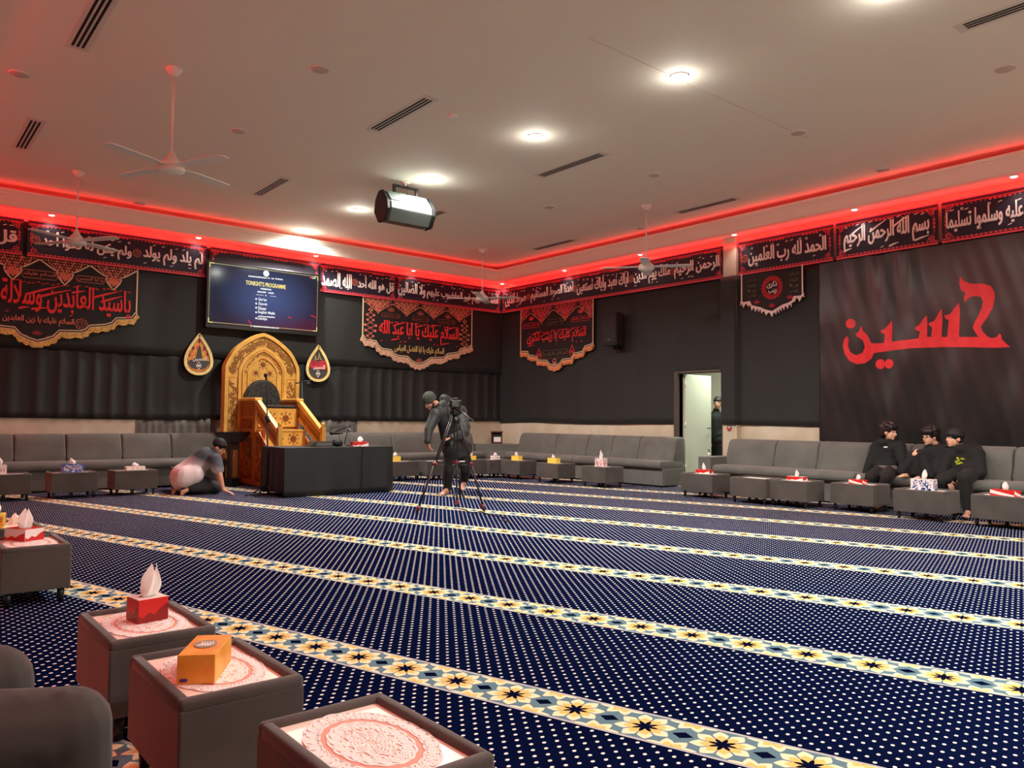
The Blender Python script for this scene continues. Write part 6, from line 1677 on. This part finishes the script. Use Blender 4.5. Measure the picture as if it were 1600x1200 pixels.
# ---- tripod with camera
ft = [on_z(650, 804, 0), on_z(714, 793, 0), on_z(757, 801, 0)]
ctr = (ft[0] + ft[1] + ft[2]) / 3
rt = empty('camera_tripod', ctr, 0, 'black video tripod standing on the carpet before the bending person', 'tripod')
dT = (Vector((ctr.x, ctr.y, 1.2)) - CX).dot(CF)
W_ = lambda px, py, dd=0.0: at(px, py, dT + dd) - ctr
topc = W_(711, 655); carbon = mat('carbon_tube', rgb(34, 33, 34), 0.35)
for p_, kn in zip(ft, ((678, 722), (713.5, 718), (737, 722))):
    e = p_ - ctr; a = topc + Vector((e.x, e.y, 0)).normalized() * 0.055
    bm = nb(); nn = UP.cross(e).normalized() * 0.02; mid = a + (e - a) * 0.48
    tube(bm, [a + nn, mid + nn], 0.009, 8); tube(bm, [a - nn, mid - nn], 0.009, 8); tube(bm, [mid - (e - a) * 0.03, e + (a - e) * 0.05], 0.013, 10)
    tube(bm, [e + (a - e) * 0.06, e + Vector((0, 0, 0.012))], [0.022, 0.012], 8); lg = shell('leg', bm, carbon, rt)
    bm = nb(); cap(bm, mid + nn, mid - nn, 0.022, 0.022); shell('clamp', bm, mat('red_clamp', rgb(120, 40, 44), 0.4) if 'red_clamp' not in MATS else MATS['red_clamp'], lg)
    bm = nb(); tube(bm, [e + (a - e) * 0.045, e + (a - e) * 0.085], 0.026, 10); shell('foot_collar', bm, MATS['red_clamp'], lg)
bm = nb()
hub = W_(711, 727); mids = [topc + ((p_ - ctr) - topc) * 0.49 for p_ in ft]; hub = (mids[0] + mids[1] + mids[2]) / 3 + Vector((0, 0, -0.02))
for m_ in mids: tube(bm, [hub, m_], 0.0045, 6)
ell(bm, hub, 0.022, 0.022, 0.015); shell('spreader', bm, blackplastic, rt)
bm = nb(); lathe(bm, [(0, -0.05), (0.05, -0.05), (0.062, -0.02), (0.062, 0.0), (0.04, 0.02), (0.03, 0.05), (0, 0.05)], topc, 18); shell('bowl', bm, blackplastic, rt)
bm = nb(); b2 = topc + Vector((0, 0, 0.05)); box(bm, b2.x - 0.045, b2.x + 0.045, b2.y - 0.04, b2.y + 0.04, b2.z, b2.z + 0.07, 0.012); tube(bm, [b2 + Vector((-0.06, 0.02, 0.04)), b2 + Vector((0.06, -0.02, 0.04))], 0.026, 12); box(bm, b2.x - 0.03, b2.x + 0.03, b2.y - 0.06, b2.y + 0.06, b2.z + 0.07, b2.z + 0.085, 0.003); shell('fluid_head', bm, blackplastic, rt)
bm = nb(); tube(bm, [W_(716, 640), W_(741, 658.5)], 0.009, 8); pnh = shell('pan_handle', bm, greymetal, rt)
# camera body resting on the head
cz = b2 + Vector((0, 0, 0.085)) + ctr
rt2 = empty('video_camera', cz, math.atan2(RT.y, RT.x) + 0.35, 'small black video camera mounted on top of the tripod', 'camera')
bm = nb(); box(bm, -0.07, 0.07, -0.04, 0.04, 0.0, 0.10, 0.012); box(bm, -0.03, 0.03, -0.03, 0.03, 0.10, 0.125, 0.008); shell('camera_body', bm, blackplastic, rt2)
bm = nb(); tube(bm, [(-0.01, 0.03, 0.05), (-0.01, 0.13, 0.05)], 0.035, 16); tube(bm, [(-0.01, 0.12, 0.05), (-0.01, 0.15, 0.05)], 0.04, 16); shell('lens', bm, blackplastic, rt2)
bm = nb(); box(bm, -0.055, 0.03, -0.046, -0.04, 0.02, 0.085); shell('rear_screen', bm, mat('rear_screen_glass', rgb(70, 76, 64), 0.2, noise=0.8, nscale=60), rt2)
bm = nb(); tube(bm, [(-0.07, 0, 0.07), (-0.11, -0.02, 0.02), (-0.09, -0.03, -0.12), (-0.05, -0.03, -0.25)], 0.005, 6); shell('cable', bm, blackplastic, rt2)
# spare stand with a bright plate behind the tripod
p = on_z(719, 779, 0)
rt = empty('light_stand', p, 0, 'short black stand with a white edged plate behind the tripod centre', 'stand')
dd = (p - CX).dot(CF); lp = lambda x_, y_: at(x_, y_, dd) - p
bm = nb(); tube(bm, [(0, 0, 0), lp(717.5, 724)], 0.014, 10); shell('post', bm, blackplastic, rt)
bm = nb(); c_ = lp(717.5, 721); box(bm, c_.x - 0.075, c_.x + 0.075, c_.y - 0.05, c_.y + 0.05, c_.z - 0.035, c_.z + 0.012, 0.008); shell('plate', bm, blackplastic, rt)
bm = nb(); box(bm, c_.x - 0.05, c_.x + 0.06, c_.y - 0.055, c_.y - 0.049, c_.z - 0.004, c_.z + 0.010); shell('white_edge', bm, whitepaper, rt)
for a in (30, 150, 270):
    bm = nb(); tube(bm, [(0, 0, 0.14), (0.11 * math.cos(R(a)), 0.11 * math.sin(R(a)), 0.008)], 0.008, 6); shell('leg', bm, blackplastic, rt)
# loose cable on the carpet by the tripod
bm = nb(); pts = [on_z(x, y, 0.006) for x, y in ((716, 794), (728, 797), (738, 802), (750, 799), (764, 804), (778, 806), (790, 809), (785, 813), (798, 816))]
tube(bm, pts, 0.006, 6); tag(shell('floor_cable', bm, blackplastic), 'thin black cable lying on the carpet right of the tripod', 'cable')

# ---- man kneeling by the pulpit
fa = 11.2
J = dict(pelvis=at(290, 738, 11.32), chest=at(322, 715, 11.38), neck=at(335, 707, 11.42), headb=at(339, 702, 11.44), head=at(342, 699, 11.45),
         shL=at(333, 716, 11.6), shR=at(337, 718, 11.22), elL=at(340, 740, 11.75), elR=at(344, 743, 11.12), wrL=at(345, 764, 11.7), wrR=at(349, 765.5, 11.1),
         hipL=at(290, 742, 11.48), hipR=at(291, 744, 11.2), knL=at(333, 762, 11.65), knR=at(337, 763, 11.28))
for k, (ax_, ay, tx, ty) in {'L': (283, 768, 268, 771), 'R': (300, 769, 288, 772)}.items():
    J['an' + k] = on_z(ax_, ay, 0.07); J['to' + k] = on_z(tx, ty, 0.03)
J['anL'] = at(277, 764, 11.25); J['anL'].z = 0.10; J['toL'] = at(270, 770, 11.12); J['toL'].z = 0.03
J['anR'] = at(296, 764, 11.1); J['anR'].z = 0.09; J['toR'] = at(284, 770, 11.0); J['toR'].z = 0.035
for k in 'LR': J['kn' + k].z = 0.085; J['fu' + k] = RT
f_ = RT * 0.85 + UP * -0.45 + FW * 0.1; u_ = UP * 0.9 + RT * 0.4
p2 = person('person in black cap and grey to white T-shirt kneeling near the pulpit', J, f_, u_, skin, 1.0, (0.2, 0.15), {'R': RT + UP * -0.35, 'L': RT + UP * -0.3}, {'R': UP, 'L': UP})
def ombre():
    m = mat('ombre_shirt', rgb(232, 220, 220), 0.8, bump=0.25, bscale=20); nt = m.node_tree; b = nt.nodes['Principled BSDF']
    s = nt.nodes.new('ShaderNodeSeparateXYZ'); nt.links.new(nt.nodes.new('ShaderNodeTexCoord').outputs['Object'], s.inputs[0])
    r = nt.nodes.new('ShaderNodeValToRGB'); e = r.color_ramp.elements
    a = (G(nt, s.outputs[2]) * 0.9 + G(nt, s.outputs[0]) * 0.24 + G(nt, s.outputs[1]) * -0.2) - (0.9 * 0.42 + 0.24 * 3.72 - 0.2 * 11.65) + 0.5
    e[0].position, e[1].position = 0.47, 0.62; e[0].color, e[1].color = rgb(232, 216, 218), rgb(74, 84, 94)
    nt.links.new(a.s, r.inputs[0]); nt.links.new(r.outputs[0], b.inputs['Base Color'])
    return m
shirtm = ombre()
def bum(bm):
    cap(bm, at(287, 745, 11.3), at(300, 738, 11.34), 0.20, 0.19); cap(bm, at(284, 752, 11.28), at(292, 750, 11.3), 0.15, 0.15); cap(bm, at(290, 745, 11.12), at(303, 742, 11.16), 0.16, 0.14)
top(p2, J, shirtm, 't_shirt', 0.03, 0.1, 0, extras=bum)
pants(p2, J, mat('dark_slacks', rgb(34, 38, 38), 0.8, bump=0.2, bscale=20), 0.025, extras=lambda bm: cap(bm, at(298, 758, 11.15), at(330, 762, 11.25), 0.085, 0.08))
knitcap('black_cap', p2, J['head'], f_, u_, blackmatte, 1.0, 0.045)

# ---- three boys on the right wall sofa
X = on_x
J = dict(pelvis=X(1386, 733, 10.53), chest=X(1388, 706, 10.57), neck=X(1388, 693, 10.57), headb=X(1388, 683, 10.54), head=X(1389, 675, 10.51),
         shL=X(1405, 700, 10.53), shR=X(1371, 700, 10.57), elL=X(1413, 724, 10.41), elR=X(1360, 724, 10.46), wrL=X(1410, 741, 10.35), wrR=X(1352, 742, 10.4),
         hipL=X(1393, 737, 10.46), hipR=X(1377, 737, 10.46), knL=X(1385, 746, 10.14), knR=X(1361, 745, 10.14), anL=X(1376, 790, 10.2), anR=X(1352, 790, 10.2))
for k in 'LR': J['an' + k].z = 0.075; J['to' + k] = J['an' + k] + Vector((-0.17, 0, -0.05))
f_ = TC * 0.8 + RT * 0.6 + UP * -0.1
p3 = person('boy with thick dark hair in a black hoodie sitting leftmost on the right wall sofa', J, f_, UP, skin_l, 0.92, (0.4, 0.4))
def hoodneck(c, s=1.0):
    def go(bm): cap(bm, c + RT * -0.075 * s + UP * 0.0, c + RT * 0.075 * s, 0.05 * s, 0.05 * s); cap(bm, c + FW * 0.07 + UP * 0.01 + RT * -0.06, c + FW * 0.07 + RT * 0.06 + UP * 0.01, 0.06 * s, 0.06 * s)
    return go
top(p3, J, hoodie, 'hoodie', 0.04, 0.05, 0.96, 0.92, hoodneck(X(1388, 692, 10.51)))
bm = nb(); cap(bm, X(1376, 733, 10.40), X(1398, 734, 10.40), 0.062, 0.058); remeshed('grey_shirt_hem', bm, mat('grey_undershirt', rgb(96, 84, 80), 0.8), 0.014, p3, 2)
pants(p3, J, trouser, 0.022, 0.95)
hair(p3, J['head'], f_, UP, mat('reddish_black_hair', rgb(34, 18, 18), 0.45), 1.12, True, 1.2, 3)
bm = nb(); c_ = X(1384, 698.5, 10.375); box(bm, -0.012, 0.004, -0.022, 0.022, -0.008, 0.008); o_ = shell('chest_mark', bm, whitepaper, p3); o_.location = c_ - p3.location

J = dict(pelvis=X(1462, 732, 10.53), chest=X(1467, 712, 10.57), neck=X(1464, 699, 10.57), headb=X(1460, 691, 10.54), head=X(1453, 683, 10.51),
         shL=X(1478, 706, 10.51), shR=X(1453, 705, 10.53), elL=X(1462, 722, 10.42), elR=X(1440, 716, 10.41), wrL=X(1443, 704, 10.3), wrR=X(1437, 712, 10.34),
         hipL=X(1466, 737, 10.46), hipR=X(1452, 737, 10.47), knL=X(1438, 710, 10.28), knR=X(1426, 712, 10.3), anL=X(1440, 746, 10.3), anR=X(1420, 741, 10.3))
for k in 'LR': J['to' + k] = J['an' + k] + Vector((-0.13, 0.06, -0.03))
f_ = RT * -0.95 + TC * 0.3
p4 = person('boy with shaggy dark hair and glasses in a black robe hugging his raised knees', J, f_, UP, skin_l, 0.92, (0.7, 0.7), {'L': RT * -1 + UP * -0.2, 'R': RT * -1 + UP * -0.1}, {'L': UP + TC * 0.6, 'R': UP + TC * 0.3})
def robe(bm):
    for k in range(9):
        t = k / 8; a = X(1428 + 14 * t, 714, 10.27); b = X(1404 + 52 * t, 735 + 9 * t + 2 * math.sin(k * 2.4), 10.28 - 0.03 * math.sin(k * 1.9)); cap(bm, a, b, 0.05, 0.035 + 0.012 * (k % 2))
    cap(bm, X(1455, 735, 10.4), X(1475, 738, 10.41), 0.13, 0.13); cap(bm, X(1440, 722, 10.4), X(1470, 728, 10.46), 0.12, 0.14)
top(p4, J, trouser, 'robe', 0.035, 0.05, 0.9, 0.92, robe, belly=1.0)
pants(p4, J, trouser, 0.018, 0.92)
hair(p4, J['head'], f_, UP, hairm, 1.16, True, 2.0, 5)
r_, ff, uu, mm = basis(f_, UP); bm = nb(); P = lambda a, b, c_: J['head'] + (r_ * a + ff * b + uu * c_) * 0.92
for k in (-1, 1):
    tube(bm, [P(k * 0.033 + 0.026 * math.cos(t), 0.108, 0.006 + 0.02 * math.sin(t)) for t in [j * math.pi / 6 for j in range(13)]], 0.0028, 6); tube(bm, [P(k * 0.059, 0.106, 0.01), P(k * 0.08, 0.0, 0.006)], 0.0028, 6)
o_ = shell('glasses', bm, blackplastic, p4); o_.matrix_parent_inverse = Matrix.Translation(-p4.location)

J = dict(pelvis=X(1512, 736, 10.53), chest=X(1508, 713, 10.53), neck=X(1503, 700, 10.51), headb=X(1498, 693, 10.48), head=X(1491, 685, 10.43),
         shL=X(1526, 711, 10.53), shR=X(1486, 711, 10.43), elL=X(1532, 738, 10.41), elR=X(1472, 738, 10.32), wrL=X(1515, 746, 10.3), wrR=X(1481, 750, 10.12),
         hipL=X(1520, 740, 10.46), hipR=X(1502, 740, 10.43), knL=X(1507, 747, 10.1), knR=X(1470, 752, 10.12), anL=X(1513, 796, 10.12), anR=X(1462, 795, 10.25))
for k in 'LR': J['an' + k].z = 0.08; J['to' + k] = J['an' + k] + Vector((-0.16, 0.03, -0.055))
J['toL'] = on_z(1508, 809, 0.025)
f_ = RT * -0.95 + TC * 0.15 + UP * 0.05
p5 = person('seated boy in black cap and hoodie with a yellow green chest print', J, f_, UP, skin_l, 0.96, (0.5, 0.55), {'R': RT * 0.35 + UP * -0.9 + TC * 0.2}, {'R': TC + RT * -0.2})
def h5(bm): cap(bm, X(1516, 698, 10.59), X(1526, 702, 10.61), 0.08, 0.07); cap(bm, X(1508, 735, 10.43), X(1520, 738, 10.46), 0.15, 0.15); cap(bm, X(1500, 702, 10.41), X(1512, 702, 10.51), 0.07, 0.07)
top(p5, J, hoodie, 'hoodie', 0.045, 0.1, 0.97, 0.96, h5, belly=1.0)
pants(p5, J, trouser, 0.026, 0.96)
hair(p5, J['head'], f_, UP, hairm, 0.98, False, 0.3, 8)
knitcap('black_cap', p5, J['head'], f_, UP, blackmatte, 1.06, 0.024)
bm = nb(); rr = random.Random(4); c_ = X(1500, 720, 10.3)
q = Plane((0, 0, 0), RT, UP, TC)
for k in range(13): q.poly(bm, [(a + 0.013 * math.cos(t) * (1 + 0.5 * math.cos(3 * t)), b + 0.011 * math.sin(t)) for a, b in [(rr.uniform(-0.05, 0.05), rr.uniform(-0.045, 0.04))] for t in [j * math.pi / 5 for j in range(10)]], -0.012, 0.004)
o_ = shell('chest_print', bm, tealm, p5); o_.location = c_ - p5.location
chest_print, chest_top = o_, None

# ---- person in the corridor
XX = 12.5
J = dict(pelvis=X(1118, 683, XX), chest=X(1118, 655, XX), neck=X(1119, 642, XX), headb=X(1120, 637, XX), head=X(1121.5, 630, XX),
         shL=X(1133, 650, XX + 0.1), shR=X(1108, 650, XX - 0.05), elL=X(1137, 672, XX + 0.1), elR=X(1104, 671, XX - 0.05), wrL=X(1134, 690, XX), wrR=X(1108, 687, XX - 0.1),
         hipL=X(1125, 688, XX), hipR=X(1112, 688, XX), knL=X(1125, 718, XX), knR=X(1112, 718, XX), anL=X(1126, 745, XX), anR=X(1112, 745, XX))
for k in 'LR': J['an' + k].z = 0.085; J['to' + k] = J['an' + k] + TC * 0.17 + UP * -0.055
f_ = TC * 0.85 + RT * -0.35
p6 = person('person in black standing in the corridor, half hidden by the door edge', J, f_, UP, skin, 0.95, (0.5, 0.5))
top(p6, J, hoodie, 'jumper', 0.025, 0.05, 0.95, 0.95); pants(p6, J, trouser, 0.022, 0.95); hair(p6, J['head'], f_, UP, hairm, 0.95, True, 0.6, 9)
r_, ff, uu, mm = basis(f_, UP); bm = nb(); P = lambda a, b, c_: J['head'] + (r_ * a + ff * b + uu * c_) * 0.95
for k in (-1, 1): tube(bm, [P(k * 0.033 + 0.026 * math.cos(t), 0.108, 0.006 + 0.02 * math.sin(t)) for t in [j * math.pi / 6 for j in range(13)]], 0.003, 6)
o_ = shell('glasses', bm, blackplastic, p6); o_.matrix_parent_inverse = Matrix.Translation(-p6.location)

# ---- neighbour seated at lower left: knees enter the picture
V = Vector
J = dict(pelvis=V((-0.06, 2.02, 0.55)), chest=V((-0.14, 2.02, 0.92)), neck=V((-0.14, 2.02, 1.12)), headb=V((-0.12, 2.02, 1.2)), head=V((-0.10, 2.02, 1.3)),
         shL=V((-0.12, 2.2, 1.06)), shR=V((-0.12, 1.84, 1.06)), elL=V((-0.02, 2.26, 0.8)), elR=V((-0.02, 1.78, 0.8)), wrL=V((-0.0, 2.14, 0.66)), wrR=V((-0.0, 1.86, 0.66)),
         hipL=V((-0.02, 2.12, 0.53)), hipR=V((-0.02, 1.92, 0.48)), knL=V((0.24, 2.16, 0.50)), knR=V((0.35, 1.89, 0.455)), anL=V((0.26, 2.18, 0.08)), anR=V((0.38, 1.90, 0.08)))
for k in 'LR': J['to' + k] = J['an' + k] + V((0.18, 0, -0.055))
p7 = person('person in dark grey trousers seated at lower left, only the knees showing', J, V((1, 0, -0.1)), UP, skin, 1.0, (0.3, 0.3), hnorm={'L': UP, 'R': UP})
top(p7, J, hoodie, 'jumper', 0.03, 0.02, 0.95)
def folds(bm):
    for k in range(4):
        t = 0.3 + 0.2 * k; a = J['hipR'] + (J['knR'] - J['hipR']) * t
        tube(bm, [a + V((-0.02, -0.09, -0.02)), a + V((0.02, -0.03, 0.088)), a + V((0.05, 0.06, 0.066))], 0.007, 8)
pants(p7, J, greytrouser, 0.028, 1.0, 0.93, extras=folds, vox=0.010)
hair(p7, J['head'], V((1, 0, -0.1)), UP, hairm, 1.0, True, 0.4, 12)
